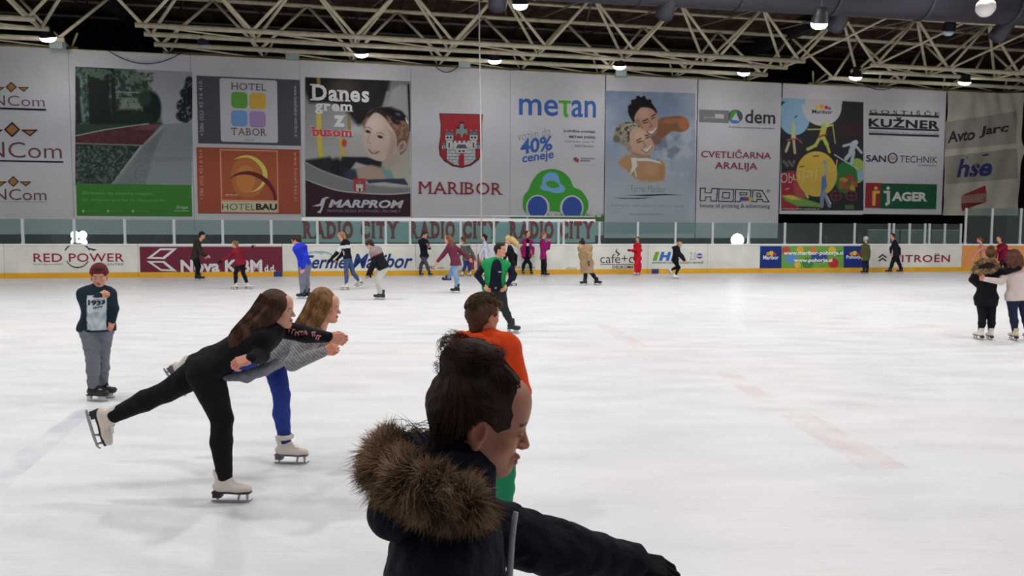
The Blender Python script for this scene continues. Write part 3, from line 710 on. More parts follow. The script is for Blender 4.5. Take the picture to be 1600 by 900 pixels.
# ------------------------------------------------------------------ the big hanging banners
GAIN = 2.1
def G(r, g, b, k=GAIN):      # a colour read in the dim hall -> the ink's own colour
    out = []
    l3 = lin((r, g, b)); m3 = sum(l3) / 3
    for v in l3:
        v = v * 0.86 + m3 * 0.14
        v = min(0.86, v * k); out.append(int(round(255 * (v * 12.92 if v < 0.0031308 else 1.055 * v ** (1 / 2.4) - 0.055))))
    return tuple(out)
def GP(pt):
    c = pt.C / 255.0; l = np.where(c <= 0.04045, c / 12.92, ((c + 0.055) / 1.055) ** 2.4); l = l * 0.84 + l.mean(-1, keepdims=True) * 0.16; l = np.minimum(0.86, l * GAIN)
    pt.C[:] = 255 * np.where(l < 0.0031308, l * 12.92, 1.055 * l ** (1 / 2.4) - 0.055); return pt
WH = G(156, 157, 162)
m_cloth = mat('banner_cloth_white', WH, 0.75, var=0.04, vscale=0.7, bump=0.25, bscale=0.9, spec=0.15)
m_cloth2 = mat('banner_cloth_cream', G(150, 146, 134), 0.75, var=0.06, vscale=0.9, bump=0.4, bscale=1.4, spec=0.15)
ZT = NF.sz(0, 73)[1]
def banner(x0, x1, label, zb, m=None, warp=None, off=0.0, ztop=None, nxs=1, edge=None):
    s0 = NF.sat(x0, 4); s1 = NF.sat(x1, 4); zt = ztop or ZT
    r = empty('advertising_banner', NF.P(s0, zb, off), label, 'banner', 'big advertising banners hanging under the roof')
    if warp is None:
        a = MB(); a.fbox(NF, s0 + 0.006, s1 - 0.006, zb, zt, off, off + 0.02); a.build('banner_cloth', m or m_cloth, r)
    else:
        nx, nz = 60, 70; vs = []; fs = []
        for th in (0, 0.02):
            for j in range(nz + 1):
                for i in range(nx + 1):
                    s = s0 + 0.02 + (s1 - s0 - 0.04) * i / nx; z = zb + (zt - zb) * j / nz
                    if edge and i == nx: s += edge(z)
                    vs.append(NF.P(s, z, off + th + warp(s, z)))
        N = (nx + 1) * (nz + 1)
        for j in range(nz):
            for i in range(nx):
                q = j * (nx + 1) + i; fs.append((q, q + 1, q + nx + 2, q + nx + 1)); fs.append((q + N, q + nx + 1 + N, q + nx + 2 + N, q + 1 + N))
        a = MB(); a.add(vs, fs); a.build('banner_cloth', m or m_cloth, r, True)
    a = MB(); a.tube([NF.P(s0 + 0.03, zt + 0.02, off + 0.01), NF.P(s1 - 0.03, zt + 0.02, off + 0.01)], 0.03, 8); a.build('top_pole', m_tub, r)
    return Print(NF, off - 0.002, r, warp)
ZB = NF.sz(0, 366)[1]; ZBm = NF.sz(1150, 372)[1]
# 1 NCom
p = banner(-190, 113, 'white banner with three NCom logos at the left edge', ZB)
mg = G(84, 44, 60)
def ncom(cx, cy, k, tx1, ty0, ty1, tx0, ul):
    O = G(136, 92, 44); K = G(24, 20, 28)
    it = []
    for dx, sc in ((0, 1.0),):
        it.append(([(cx - 9.4 * k, cy), (cx, cy - 9 * k), (cx + 9.4 * k, cy), (cx, cy + 9 * k)], K)); it.append(([(cx - 7 * k, cy), (cx, cy - 6.6 * k), (cx + 7 * k, cy), (cx, cy + 6.6 * k)], O))
    for sg in (-1, 1):
        it.append(([(cx + sg * 10 * k, cy), (cx + sg * 30 * k, cy), (cx + sg * 21 * k, cy + 8 * k)], K)); it.append(([(cx + sg * 14.5 * k, cy + 1.4 * k), (cx + sg * 26.5 * k, cy + 1.4 * k), (cx + sg * 20.8 * k, cy + 6.2 * k)], O))
    p.shapes(it, 'logo'); p.text('ANCom', tx0, ty0, tx1, ty1, mg, bold=-0.008); p.rect(tx0 - 20, ul, tx1 + 2, ul + 1.0, K)
ncom(17.5, 136, 0.95, 70, 147.5, 167, -34, 169.2)
ncom(19, 202.5, 1.35, 97, 220, 248, -54, 251)
ncom(21, 283.5, 0.95, 73, 294.5, 313, -32, 314.5)
# 2 park
p = banner(113, 302, 'white banner with a photo of a park path over a green band', ZB)
pt = Paint(117.5, 104, 300.5, 290, 0.8, slope=0.045)
pt.fill((58, 68, 64)); pt.grad(100, (120, 124, 134), 200, (132, 134, 142))
one = np.ones(pt.X.shape)
pt.p([(210, 104), (117, 104), (117, 200), (255, 200), (251, 180), (243, 150), (232, 128)], (52, 70, 60), 6)
L = pt.pmask([(117, 104), (240, 108), (236, 140), (252, 190), (117, 195)], 4)
pt.speck(L, 9, (96, 112, 104), 0.52, 0.8); pt.speck(L, 5, (28, 42, 34), 0.5, 0.8); pt.speck(pt.pmask([(190, 150), (225, 150), (222, 175), (185, 170)], 3), 4, (104, 112, 104), 0.45, .8)
pt.line([(178, 141), (225, 141)], 2, (120, 128, 132), 0.7); pt.line([(178, 150), (215, 150)], 1.5, (110, 118, 120), 0.6)
pt.p([(136, 104), (172, 104), (170, 150), (178, 200), (140, 200), (138, 150)], (20, 28, 26), 3); pt.p([(118, 104), (122, 104), (130, 190), (119, 196)], (26, 36, 32), 2)
pt.p([(124, 150), (128, 150), (134, 190), (128, 190)], (96, 110, 116), 2, a=.7); pt.p([(172, 104), (178, 104), (184, 196), (176, 196)], (22, 30, 28), 2)
pt.speck(pt.pmask([(117, 104), (240, 108), (232, 130), (178, 120), (117, 130)], 3), 6, (76, 98, 84), 0.5, 0.8)
pt.e(238, 165, 14, 26, (18, 30, 26), 0, 4); pt.e(200, 182, 28, 14, (20, 34, 28), 0, 5); pt.e(226, 150, 10, 12, (34, 52, 40), 0, 4); pt.e(218, 180, 22, 10, (24, 38, 30), 0, 4)
for cx, cy, rx, ry in ((296, 120, 7, 8), (291, 140, 10, 9), (289, 160, 13, 12), (288, 176, 13, 10), (294, 150, 9, 30)): pt.e(cx, cy, rx, ry, (20, 28, 28), 0, 3)
pt.speck(pt.pmask([(272, 112), (300, 104), (300, 190), (272, 190)], 2), 3.5, (118, 122, 132), 0.6, 0.6)
pt.p([(286, 184), (294, 184), (293, 199), (287, 199)], (30, 32, 34), 1)
pt.p([(117, 194), (250, 189), (262, 192), (117, 214)], (36, 54, 44), 2)
pt.p([(117, 211), (228, 191), (254, 190), (226, 226), (117, 226)], (68, 34, 36), 1.5); pt.speck(pt.pmask([(117, 211), (228, 191), (254, 190), (226, 226), (117, 226)], 2), 4, (82, 44, 46), .5, .6)
pt.p([(225, 192), (254, 190), (246, 200), (210, 200)], (104, 62, 68), 3, a=.7)
pt.line([(117, 212), (165, 201), (232, 190)], 1.6, (128, 140, 136)); pt.line([(117, 223.5), (222, 225)], 1.2, (120, 126, 124))
pt.p([(252, 191), (300, 186), (300, 292), (170, 292), (222, 226)], (104, 114, 118), 1.5); pt.p([(258, 196), (240, 240), (226, 292), (176, 292), (224, 226)], (94, 102, 106), 2)
pt.speck(pt.pmask([(252, 200), (240, 250), (226, 292), (182, 292), (224, 232)], 2), 2.2, (80, 88, 92), .5, .6); pt.p([(232, 244), (300, 242), (300, 250), (234, 252)], (92, 100, 102), 3, a=.6)
pt.line([(256, 193), (224, 224), (172, 288)], 1.6, (126, 132, 130))
pt.p([(117, 225), (219, 226), (172, 290), (117, 290)], (38, 52, 46), 1); pt.speck(pt.pmask([(117, 226), (218, 227), (172, 290), (117, 290)], 2), 3, (86, 100, 92), .55, .7); pt.speck(pt.pmask([(117, 226), (218, 227), (172, 290), (117, 290)], 2), 3, (22, 32, 28), .6, .8)
p.picture(GP(pt))
p.rect(118.5, 286.5, 300.5, 338.5, G(44, 104, 34), 'green_band')
gl = G(86, 140, 78)
p.text('Skrbimo za zeleno mesto,', 128, 299, 240, 305.5, gl); p.text('za urejene parke in drevorede', 128, 310, 258, 316, gl)
for x in (128, 167, 206):
    p.shapes([(circ(x + 2, 330, 2, n=12), G(120, 160, 116))], 'logo'); p.text('snaga-mb.si', x + 6, 328.5, x + 27, 331.5, gl)
p.text('Snaga', 275, 321, 294, 327.5, G(150, 170, 150), shear=0.3); p.rect(272, 329, 296, 330, G(150, 170, 150))
# 3 hotels
p = banner(302, 471, 'white banner with the grey HOTEL TABOR and orange HOTELBAU adverts', ZB)
dg = G(62, 64, 70)
p.rect(307, 118, 470, 228, dg, 'grey_field')
def RR(x0, y0, x1, y1, r, c, name='print'):
    a0, z1 = NF.sz(x0, y0); a1, z0 = NF.sz(x1, y1); w = a1 - a0; h = z1 - z0; r = r * w / (x1 - x0); o = p.nxt(); P = []
    for cx, cz, an in ((a1 - r, z1 - r, 0), (a0 + r, z1 - r, 90), (a0 + r, z0 + r, 180), (a1 - r, z0 + r, 270)):
        for i in range(6): t = math.radians(an + 18 * i); P.append(NF.P(cx + r * math.cos(t), cz + r * math.sin(t), o))
    mb = MB(); mb.add(P, [tuple(range(len(P)))]); return mb.build(name, p.M(c), p.root)
RR(343, 122, 434.5, 223.5, 4, G(158, 158, 164), 'white_field')
for x, y, c in ((361, 143.5, (76, 138, 50)), (389.5, 145, (176, 142, 30)), (361, 172, (84, 126, 176)), (389.5, 173.5, (134, 106, 158))): RR(x, y, x + 26, y + 26, 6, G(*c), 'coloured_square')
p.text('HOTEL', 361, 129, 416, 142, G(66, 66, 72), serif=True); p.text('TABOR', 361, 199.5, 417, 212.5, G(66, 66, 72), serif=True)
p.rect(372, 214.5, 406, 215.3, G(66, 66, 72)); p.text('***', 381, 217.5, 398, 221, G(80, 80, 86), bold=.03)
p.text('+386 (0)2 42 16 410', 310.5, 127, 320.5, 213, G(140, 140, 146), rot=math.pi / 2, serif=False)
p.text('www.hoteltabor-maribor.si', 459, 134, 466, 214, G(140, 140, 146), rot=-math.pi / 2)
p.rect(307, 230, 470, 334.5, G(132, 60, 36), 'orange_field')
p.rect(343.5, 233, 435.5, 332.5, G(176, 120, 90)); p.rect(345.5, 235, 433.5, 313, G(140, 66, 34))
p.poly(circ(388, 276, 27, 34), G(152, 84, 34), 'print'); p.poly(circ(384, 280, 15, 22), G(162, 100, 36), 'print')
p.shapes([(catmull([(365, 250), (376, 244), (390, 243), (404, 249), (414, 260), (418, 272), (416, 284), (408, 294), (398, 299), (390, 300)], 4, False) + catmull([(390, 300), (400, 296), (408, 288), (411, 277), (409, 265), (401, 254), (389, 247), (376, 247), (365, 250)], 4, False), G(196, 164, 62)),
          (catmull([(357, 282), (366, 273), (380, 268), (394, 268), (408, 273), (420, 282), (428, 294), (432, 306), (432, 313)], 4, False) + [(428, 313)] + catmull([(428, 313), (426, 302), (418, 290), (406, 280), (392, 274), (378, 273), (366, 276), (357, 282)], 4, False), G(84, 26, 28))], 'logo')
p.text('***', 351, 303, 373, 308, G(196, 150, 120), bold=.03)
p.rect(345.5, 314.5, 433.5, 332, G(160, 156, 128)); p.text('HOTEL', 347, 318, 399, 328.5, G(38, 38, 36), bold=-.01); p.text('BAU', 400, 318, 433, 328.5, G(30, 30, 30), bold=.04)
p.text('+386 (0)2 421 6 510', 311, 234, 320, 312, G(190, 130, 100), rot=math.pi / 2, spacing=1.1); p.text('www.hotel-bau.si', 459, 238, 466, 314, G(190, 130, 100), rot=-math.pi / 2, spacing=1.25)
# 4 bus
p = banner(471, 643, 'white banner with the Danes grem z busom bus advert showing a smiling woman', ZB)
pt = Paint(476.5, 120.5, 641.5, 300, 0.75, slope=0.04)
pt.fill((104, 106, 108)); pt.grad(120, (96, 98, 100), 240, (134, 136, 136))
pt.p([(476, 118), (610, 118), (604, 150), (585, 175), (560, 195), (540, 170), (520, 160), (484, 160), (476, 140)], (24, 22, 24), 7); pt.e(535, 135, 22, 14, (62, 52, 44), 0, 14, .8); pt.e(580, 150, 20, 22, (26, 24, 28), 0, 10)
pt.p([(604, 170), (612, 135), (625, 126), (636, 128), (638, 175)], (126, 128, 132), 4); pt.line([(638, 126), (641, 200)], 3, (24, 26, 30)); pt.line([(606, 140), (600, 165)], 6, (120, 122, 126), .8, 3)
pt.e(556, 208, 16, 14, (146, 146, 142), 0, 8); pt.e(560, 225, 24, 20, (138, 138, 136), 0, 10)
pt.line([(498, 180), (500, 225), (505, 266)], 8, (170, 150, 26)); pt.line([(497, 120), (498, 128)], 6, (130, 112, 30), .8)
pt.line([(533, 216), (536, 244)], 6, (164, 142, 34)); pt.e(538, 222, 4, 6, (150, 50, 36), 0, 2); pt.line([(545, 180), (546, 200)], 5, (110, 96, 40), .8)
pt.p([(476, 250), (516, 244), (530, 262), (560, 270), (558, 285), (476, 262)], (32, 32, 36), 5); pt.e(526, 262, 10, 16, (24, 24, 30), 0, 5)
pt.p([(534, 244), (572, 244), (640, 262), (640, 272), (590, 262), (556, 252), (545, 268), (530, 268)], (26, 28, 36), 3)
pt.e(552, 272, 14, 9, (38, 44, 62), 0, 5)
# the woman
pt.p([(556, 264), (580, 256), (600, 262), (612, 280), (560, 284)], (136, 116, 102), 4); pt.p([(596, 255), (630, 236), (641, 240), (641, 288), (604, 282)], (140, 136, 124), 4)
pt.p([(594, 258), (610, 262), (617, 280), (603, 282)], (84, 122, 124), 3)
pt.p([(570, 200), (566, 190), (577, 170), (592, 163), (612, 162), (628, 168), (636, 182), (640, 205), (634, 232), (626, 240), (616, 215), (590, 190)], (92, 66, 50), 3)
pt.p([(576, 182), (572, 176), (588, 164), (610, 164), (622, 176), (628, 200), (618, 190), (600, 178), (586, 172)], (34, 26, 26), 3)
pt.speck(pt.pmask([(600, 176), (634, 180), (638, 210), (620, 215)], 2), 4, (140, 100, 76), .5, .7)
face = [(575, 184), (585, 173), (596, 176), (608, 190), (618, 206), (620, 222), (616, 238), (606, 248), (592, 250), (578, 244), (570, 230), (567, 212), (570, 196)]
pt.p(face, (158, 142, 128), 2, 3); pt.p([(606, 244), (620, 236), (626, 250), (604, 266), (596, 252)], (142, 126, 112), 3)
pt.p([(604, 196), (619, 208), (619, 224), (612, 240), (604, 246), (610, 226), (610, 208)], (132, 112, 98), 4, a=.6); pt.e(585, 192, 12, 12, (172, 158, 146), 0, 10, .7); pt.e(586, 222, 7, 6, (176, 142, 130), 0, 6, .5); pt.e(612, 228, 6, 14, (134, 114, 100), 20, 7, .5)
pt.e(628, 226, 6, 10, (148, 124, 110), 25, 2); pt.e(628, 226, 3, 6, (112, 88, 76), 25, 2)
for x, y in ((575, 203), (594, 211)):
    pt.e(x, y, 4.5, 2.2, (60, 44, 42), 15, 1.4); pt.e(x, y + .4, 2, 1.8, (22, 18, 22), 0, 1); pt.line([(x - 5, y - 6), (x + 1, y - 7), (x + 6, y - 3)], 1.2, (80, 62, 52), .8)
pt.line([(579, 205), (574, 219), (579, 222)], 1.4, (126, 106, 94), .8, 1.5); pt.p([(574, 230), (582, 234), (594, 234), (588, 239), (580, 238)], (116, 60, 58), 1.5); pt.p([(577, 232.5), (584, 235), (591, 235.2), (584, 236.8)], (186, 182, 178), 1)
pt.p([(592, 165), (608, 164), (628, 170), (637, 182), (633, 184), (622, 184), (610, 176), (600, 170)], (18, 18, 24), 2); pt.e(624, 177, 10, 7, (24, 26, 34), 20, 2); pt.line([(634, 180), (637, 188)], 2, (170, 170, 176)); pt.e(622, 174, 4, 2, (64, 70, 84), 20, 2)
pt.p([(572, 280), (632, 278), (638, 289), (600, 284), (576, 286)], (40, 46, 62), 2)
p.picture(GP(pt))
p.shapes([(catmull([(477, 252), (500, 264), (530, 275), (570, 286), (610, 291), (641.5, 292)], 5, False) + [(641.5, 338), (477.5, 338)], G(112, 114, 118)),
          (catmull([(477, 254.5), (500, 266.5), (530, 277.5), (570, 288.5), (610, 293.5), (641.5, 294.5)], 5, False) + [(641.5, 338), (477.5, 338)], G(96, 98, 102)),
          (catmull([(477.5, 279), (500, 288), (530, 297), (570, 301), (610, 302.5), (641.5, 300)], 5, False) + [(641.5, 338), (477.5, 338)], G(130, 130, 136)),
          (catmull([(477.5, 281), (500, 290), (530, 299), (570, 303), (610, 304.5), (641.5, 302)], 5, False) + [(641.5, 338.5), (477.5, 338.5)], G(44, 24, 34))], 'grey_and_maroon_band')
p.shapes([([(552, 279), (571.5, 279), (571, 297), (562, 302.5), (552.5, 297)], G(134, 38, 44)), ([(556, 288), (567.5, 288), (567, 298), (562, 301), (556.5, 298)], G(158, 150, 152)), ([(560.5, 283), (563.5, 283), (563.5, 287), (560.5, 287)], G(90, 90, 96)), ([(560.6, 294), (563.4, 294), (563.4, 300), (560.6, 300)], G(60, 30, 36))], 'crest')
LW = G(184, 184, 188)
p.text('Danes', 484.5, 131, 577, 160.5, LW, bold=.03, serif=True, spacing=0.35)
p.text('grem', 492, 161, 552, 180, LW, bold=.03, serif=True, spacing=0.3); p.text('z', 521, 180, 539, 198.5, LW, bold=.045)
p.text('busom', 485.5, 197.5, 551, 214.5, G(168, 40, 44), bold=.03, serif=True, spacing=0.3, outline=(G(180, 176, 178), 0.8, .02))
p.text('MARPROM', 513, 311.5, 631, 325.5, G(150, 150, 156), bold=.04, shear=.25); p.text('MARIBORSKI POTNIŠKI PROMET', 511, 326, 627, 332.5, G(96, 92, 100), shear=.2, bold=.01)
p.shapes([([(487, 322.5), (500, 318), (503, 310.5), (510, 307.5), (515, 308.5), (509, 311), (506.5, 319), (504, 327), (501, 333.5), (495, 331.5), (500, 328), (502, 322), (497, 322.5)], G(150, 150, 156))], 'logo')
# 5 Maribor
p = banner(643, 797, 'white banner with the red castle coat of arms and the word MARIBOR', ZB)
RD = G(130, 24, 32); CW = G(150, 150, 154); CK = G(28, 26, 30); CG = G(78, 82, 88)
sh = [(687, 178), (753.5, 179.5), (752, 200), (752.5, 220), (752, 238), (747, 249), (735, 258), (721, 261.5), (708, 259), (695, 251), (687.5, 241), (686.3, 228), (689, 212), (689.5, 196)]
it = [([(x + (1 if x > 720 else -1), y + (1 if y > 200 else -1)) for x, y in sh], CK), (sh, RD)]
def Q(x0, y0, x1, y1, c): it.append(([(x0, y0), (x1, y0), (x1, y1), (x0, y1)], c))
it.append(([(697, 222), (744, 223), (744, 250), (735, 257), (721, 260.5), (709, 258), (697, 250)], CK)); it.append(([(698, 223), (743, 224), (743, 249), (734.5, 256), (721, 259.4), (709.5, 257), (698, 249.5)], CW))
for y in (229, 234, 239, 244, 249, 254): it.append(([(698, y), (743, y + .6), (743, y + 1.3), (698, y + .7)], CG))
for k, y in enumerate((224, 229, 234, 239, 244, 249)):
    for j in range(5):
        x = 702 + j * 9 + (k % 2) * 4.5
        if x < 742: Q(x, y + .4, x + .6, y + 5, CG)
for x in (695, 733):
    Q(x, 211, x + 14, 219.5, CK); Q(x + .8, 211.6, x + 13.2, 218.8, CW); Q(x + 2.6, 213.4, x + 5.8, 216.6, CK); Q(x + 7.6, 213.4, x + 10.8, 216.6, CK)
    it.append(([(x - .5, 211.5), (x + 2, 206), (x + 12, 206), (x + 14.5, 211.5)], CG)); Q(x + 2.2, 203, x + 3.6, 204.4, CW); Q(x + 10.6, 203, x + 12, 204.4, CW)
    Q(x + 2, 219.5, x + 12, 232, CW); Q(x + 5.6, 223, x + 7.6, 231, CK)
for x in (690, 743.5): Q(x, 227, x + 6.6, 233, CK); Q(x + .6, 227.6, x + 6, 232.4, CW); Q(x + 2.2, 229, x + 4.4, 231.4, CK); it.append(([(x, 227), (x + 1.4, 222.5), (x + 5.4, 222.5), (x + 6.6, 227)], CG))
for x in (709, 716, 723, 730): Q(x, 220, x + 4, 223, CW)
Q(708, 223, 734, 232, CW); it.append(([(712, 232), (715, 226), (727, 226), (730, 232)], G(64, 66, 74))); Q(712, 232, 730, 239, CW); Q(716, 235, 720, 237.4, CK); Q(722, 235, 726, 237.4, CK)
it.append(([(717, 260.4), (717, 244), (718.6, 241), (721, 240), (723.4, 241), (725, 244), (725, 260.2)], RD))
it.append(([(711.5, 212), (713, 200), (718, 202), (718.6, 193), (724, 193), (724.6, 202), (729, 200), (730.6, 212), (726, 208), (723.6, 210), (721, 217.5), (719, 210), (716, 208)], G(96, 112, 112)))
it.append(([(717.4, 191.4), (725, 191.4), (725, 193.4), (717.4, 193.4)], CK)); Q(713.6, 199, 716.4, 201.4, CK); Q(726, 199, 728.6, 201.4, CK)
p.shapes(it, 'coat_of_arms')
p.text('MARIBOR', 653, 283.5, 785, 304.5, G(112, 22, 36), serif=True, bold=.0, spacing=1.0)
# 6 metan
p = banner(797, 944, 'white banner with the metan advert and its green cartoonish car on grass', ZB)
mb_ = G(32, 76, 146)
p.text('me', 811, 153.5, 872, 182, mb_, bold=.012); p.text('an', 893, 156, 931, 184.5, mb_, bold=.012)
p.shapes([([(872.5, 156.5), (892, 157.5), (892, 162), (885.5, 161.8), (885.5, 177), (888, 179.5), (888, 183.5), (883, 183), (880.5, 179), (880.5, 161.4), (872.5, 161)], G(58, 138, 40))], 'lettering')
p.text('vozim do', 809, 202, 860, 216.5, G(96, 104, 120), tilt=.2, bold=-.012); p.text('40%', 813, 214, 863, 239, mb_, tilt=.16, bold=.03); p.text('ceneje', 816, 237, 865, 255.5, mb_, tilt=.17, bold=.02)
tx = G(64, 64, 70)
p.text('polnilna postaja', 881, 202, 930, 209, tx, bold=.02); p.text('METAN (CNG)', 889, 211.5, 930, 218, tx, bold=.03); p.text('Zagrebška cesta 77', 882, 219.5, 929, 224, G(92, 92, 98)); p.text('2000 Maribor', 897, 226, 928, 230.5, G(92, 92, 98))
p.shapes([(circ(899, 248.5, 3, n=12), G(116, 34, 46)), (circ(901.5, 250.5, 3, n=12), G(130, 44, 54))], 'logo'); p.text('ENERGETIKA', 907, 246.5, 929, 249, tx, bold=.02); p.text('MARIBOR', 907, 250, 922, 252.6, tx, bold=.02); p.rect(907, 257.4, 932, 258.2, tx)
gr = G(42, 128, 32)
car = catmull([(818, 327), (818, 308), (826, 296), (831, 284), (842, 270), (860, 264), (878, 268), (890, 279), (896, 292), (908, 298), (917, 311), (919, 320), (917, 329), (908, 336), (868, 330), (850, 330), (830, 336)], 4)
p.shapes([(car, gr), (catmull([(846, 289), (849, 276), (860, 269), (871, 273), (875, 286), (882, 292), (880, 300), (868, 302), (858, 299), (848, 297), (843, 292)], 4), G(84, 134, 184)), (catmull([(853, 285), (862, 282), (871, 286), (873, 292), (862, 294), (855, 290)], 4), gr)], 'green_car_print')
p.shapes([(circ(840, 324.5, 18.5, 20), WH), (circ(893, 325, 18.5, 20), WH), (circ(839.5, 324, 15.5, 17.5), G(28, 62, 132)), (circ(893.5, 325, 15.5, 17.5), G(28, 62, 132))], 'wheel_print')
rng = random.Random(3); it = [([(797, 338), (943, 339.5), (943, 345.5), (797, 344)], G(56, 96, 44))]
for k in range(60):
    x = 828 + rng.random() * 113; it.append(([(x, 340), (x + 2.4, 340), (x + 1.2 + rng.uniform(-1, 1), 332 + rng.random() * 5)], G(52 + rng.randint(-14, 20), 104 + rng.randint(-16, 18), 40)))
p.shapes(it, 'grass_print')
# 7 spa
p = banner(945, 1087, 'pale blue Terme Maribor banner showing a laughing couple in a pool', ZBm)
pt = Paint(946, 141.5, 1086, 365, 0.75, slope=0.03)
pt.fill((104, 122, 142)); pt.grad(140, (92, 112, 138), 300, (128, 138, 150)); pt.grad(300, (128, 138, 150), 365, (126, 136, 142), pt.pmask([(940, 300), (1090, 300), (1090, 370), (940, 370)], 10))
al = np.ones(pt.X.shape); pt.speck(al, 34, (136, 146, 158), .55, .5, .3); pt.speck(pt.pmask([(1020, 195), (1086, 190), (1086, 290), (1030, 270)], 14), 16, (146, 152, 162), .5, .7, .2); pt.speck(pt.pmask([(1015, 215), (1060, 205), (1066, 240), (1030, 255)], 8), 9, (74, 84, 104), .55, .6, .2)
sk = (146, 104, 80)
pt.p([(1028, 186), (1044, 180), (1064, 178), (1075, 186), (1076, 196), (1066, 203), (1050, 202), (1040, 210), (1028, 214)], (112, 70, 44), 2, 3); pt.e(1068, 190, 8, 10, (150, 90, 48), 0, 4, .8); pt.e(1048, 186, 14, 4, (140, 92, 62), -6, 4, .7)
pt.p([(1014, 210), (1030, 200), (1034, 220), (1024, 226)], (104, 74, 60), 4)
pt.p([(987, 186), (981, 172), (986, 160), (993, 153), (1002, 150), (1012, 154), (1020, 161), (1027, 174), (1016, 172), (1002, 166), (994, 178), (991, 190)], (20, 18, 22), 1.2, 3)
for hx_, hy_ in ((984, 166), (989, 157), (997, 151), (1006, 151), (1015, 156)): pt.e(hx_, hy_, 3, 3, (20, 18, 22), 0, 1)
fm = [(991, 184), (996, 172), (1006, 166), (1019, 168), (1027, 178), (1028, 192), (1025, 205), (1017, 211), (1007, 207), (998, 198)]
pt.p(fm, (150, 112, 92), 1.5, 3); pt.e(1006, 174, 8, 8, (168, 132, 112), 30, 6, .6)
pt.line([(1004, 188), (1012, 184)], 1.8, (44, 30, 30)); pt.line([(1018, 180), (1024, 176)], 1.8, (44, 30, 30)); pt.line([(1005, 191), (1011, 189)], 1.6, (50, 34, 34)); pt.line([(1018, 184), (1023, 181)], 1.4, (50, 34, 34))
pt.p([(991, 186), (996, 200), (1006, 208), (1004, 196), (998, 184)], (118, 84, 70), 3, a=.7); pt.line([(1013, 186), (1019, 195), (1014, 197)], 1.6, (112, 76, 64)); pt.p([(1012, 204), (1020, 202), (1026, 196), (1024, 204), (1016, 208)], (182, 176, 172), 1); pt.line([(1011, 204), (1019, 209), (1026, 200)], 1.4, (96, 54, 50))
pt.p([(960, 212), (963, 198), (975, 190), (990, 189), (1000, 194), (1004, 204), (996, 206), (984, 222), (978, 228), (966, 222)], (120, 112, 98), 1.5, 3)
pt.speck(pt.pmask([(960, 212), (963, 198), (975, 190), (990, 189), (1000, 194), (996, 204), (982, 220), (968, 222)], 2), 4, (50, 44, 42), .55, .8); pt.line([(966, 206), (980, 194), (994, 192)], 1.6, (160, 154, 136), .8); pt.line([(970, 214), (984, 199), (996, 196)], 1.4, (150, 142, 124), .7); pt.e(963, 216, 5, 6, (88, 82, 72), 0, 2)
fw_ = [(984, 206), (994, 197), (1004, 200), (1014, 210), (1021, 222), (1020, 234), (1010, 241), (996, 240), (986, 230)]
pt.p(fw_, (158, 126, 104), 1.5, 3); pt.e(1000, 210, 8, 8, (174, 146, 124), 0, 6, .6)
pt.line([(995, 218), (1002, 214)], 1.6, (50, 36, 34)); pt.line([(1008, 210), (1013, 209)], 1.6, (50, 36, 34)); pt.line([(996, 221), (1002, 219)], 2, (60, 44, 42)); pt.line([(1009, 214), (1014, 212)], 1.8, (60, 44, 42)); pt.line([(1004, 218), (1009, 226), (1005, 228)], 1.4, (122, 86, 72))
pt.p([(1004, 232), (1012, 230), (1018, 224), (1017, 232), (1010, 236)], (186, 180, 176), 1); pt.line([(1003, 232), (1010, 237), (1019, 228)], 1.2, (110, 56, 54)); pt.e(983, 230, 3.6, 5, (138, 102, 84), 10, 1.5)
pt.p([(985, 234), (1004, 240), (1016, 240), (1014, 250), (990, 248)], (136, 104, 84), 2)
pt.p([(966, 254), (976, 242), (990, 240), (1000, 248), (1030, 250), (1038, 256), (1036, 280), (1012, 284), (996, 280), (978, 264)], (148, 112, 76), 3, 3); pt.e(1020, 262, 14, 10, (160, 124, 88), 0, 8, .6); pt.e(1034, 266, 5, 14, (150, 104, 56), 0, 4, .7)
pt.p([(980, 270), (1000, 283), (1036, 282), (1040, 296), (970, 290)], (134, 140, 146), 6, a=.9)
pt.p([(986, 246), (994, 244), (996, 258), (990, 266), (984, 272), (988, 258)], (178, 180, 184), 1.2); pt.p([(994, 246), (1010, 245), (1030, 250), (1034, 254), (1016, 250), (996, 250)], (176, 178, 182), 1.2); pt.line([(992, 264), (994, 274)], 1.6, (170, 172, 176))
p.picture(GP(pt))
p.text('Terme Maribor', 985, 289.5, 1040, 300.5, G(62, 64, 72), bold=-.02)
p.shapes([([(974, 305), (1010, 304), (1040, 303), (1066, 304.4), (1040, 305), (1010, 306.4)], G(30, 34, 48)), ([(957, 308.4), (980, 309.4), (1020, 308.4), (1000, 310.6), (975, 310.6)], G(30, 34, 48))], 'logo')
p.text('Kopanje za vaše zdravje in dobro počutje', 955, 319, 1068, 324, G(92, 98, 108), bold=-.01); p.text('www.termemb.si', 985, 332, 1036, 336.5, G(92, 98, 108), bold=-.01)
# 8 dem / cvetlicarna / hopa
p = banner(1088, 1217.5, 'white banner with the dem, CVETLICARNA ARALIJA and HOPA adverts', ZBm)
p.rect(1092.5, 171, 1139, 192.5, G(98, 98, 102), 'grey_field'); p.text('BiroMIR', 1100, 182, 1116, 185.5, G(150, 150, 152)); p.rect(1117, 178, 1131, 185.5, G(150, 150, 152))
p.shapes([(circ(1149, 182, 12.2, 11.6, n=6), G(160, 160, 164)), (circ(1149, 182, 11.4, 10.8, n=20), G(60, 70, 84)), ([(1139, 188), (1143, 174), (1150, 172), (1153, 174), (1144, 188)], G(52, 128, 52)), ([(1139, 188), (1157, 187), (1153, 193), (1144, 193)], G(50, 96, 160)), ([(1150, 176), (1155.5, 189), (1143, 187)], G(158, 160, 164))], 'logo')
p.text('dem', 1164.5, 171, 1211, 194, G(44, 46, 50), bold=.015); p.text('dravske elektrarne maribor', 1138, 197, 1211, 202, G(84, 86, 90), bold=.01)
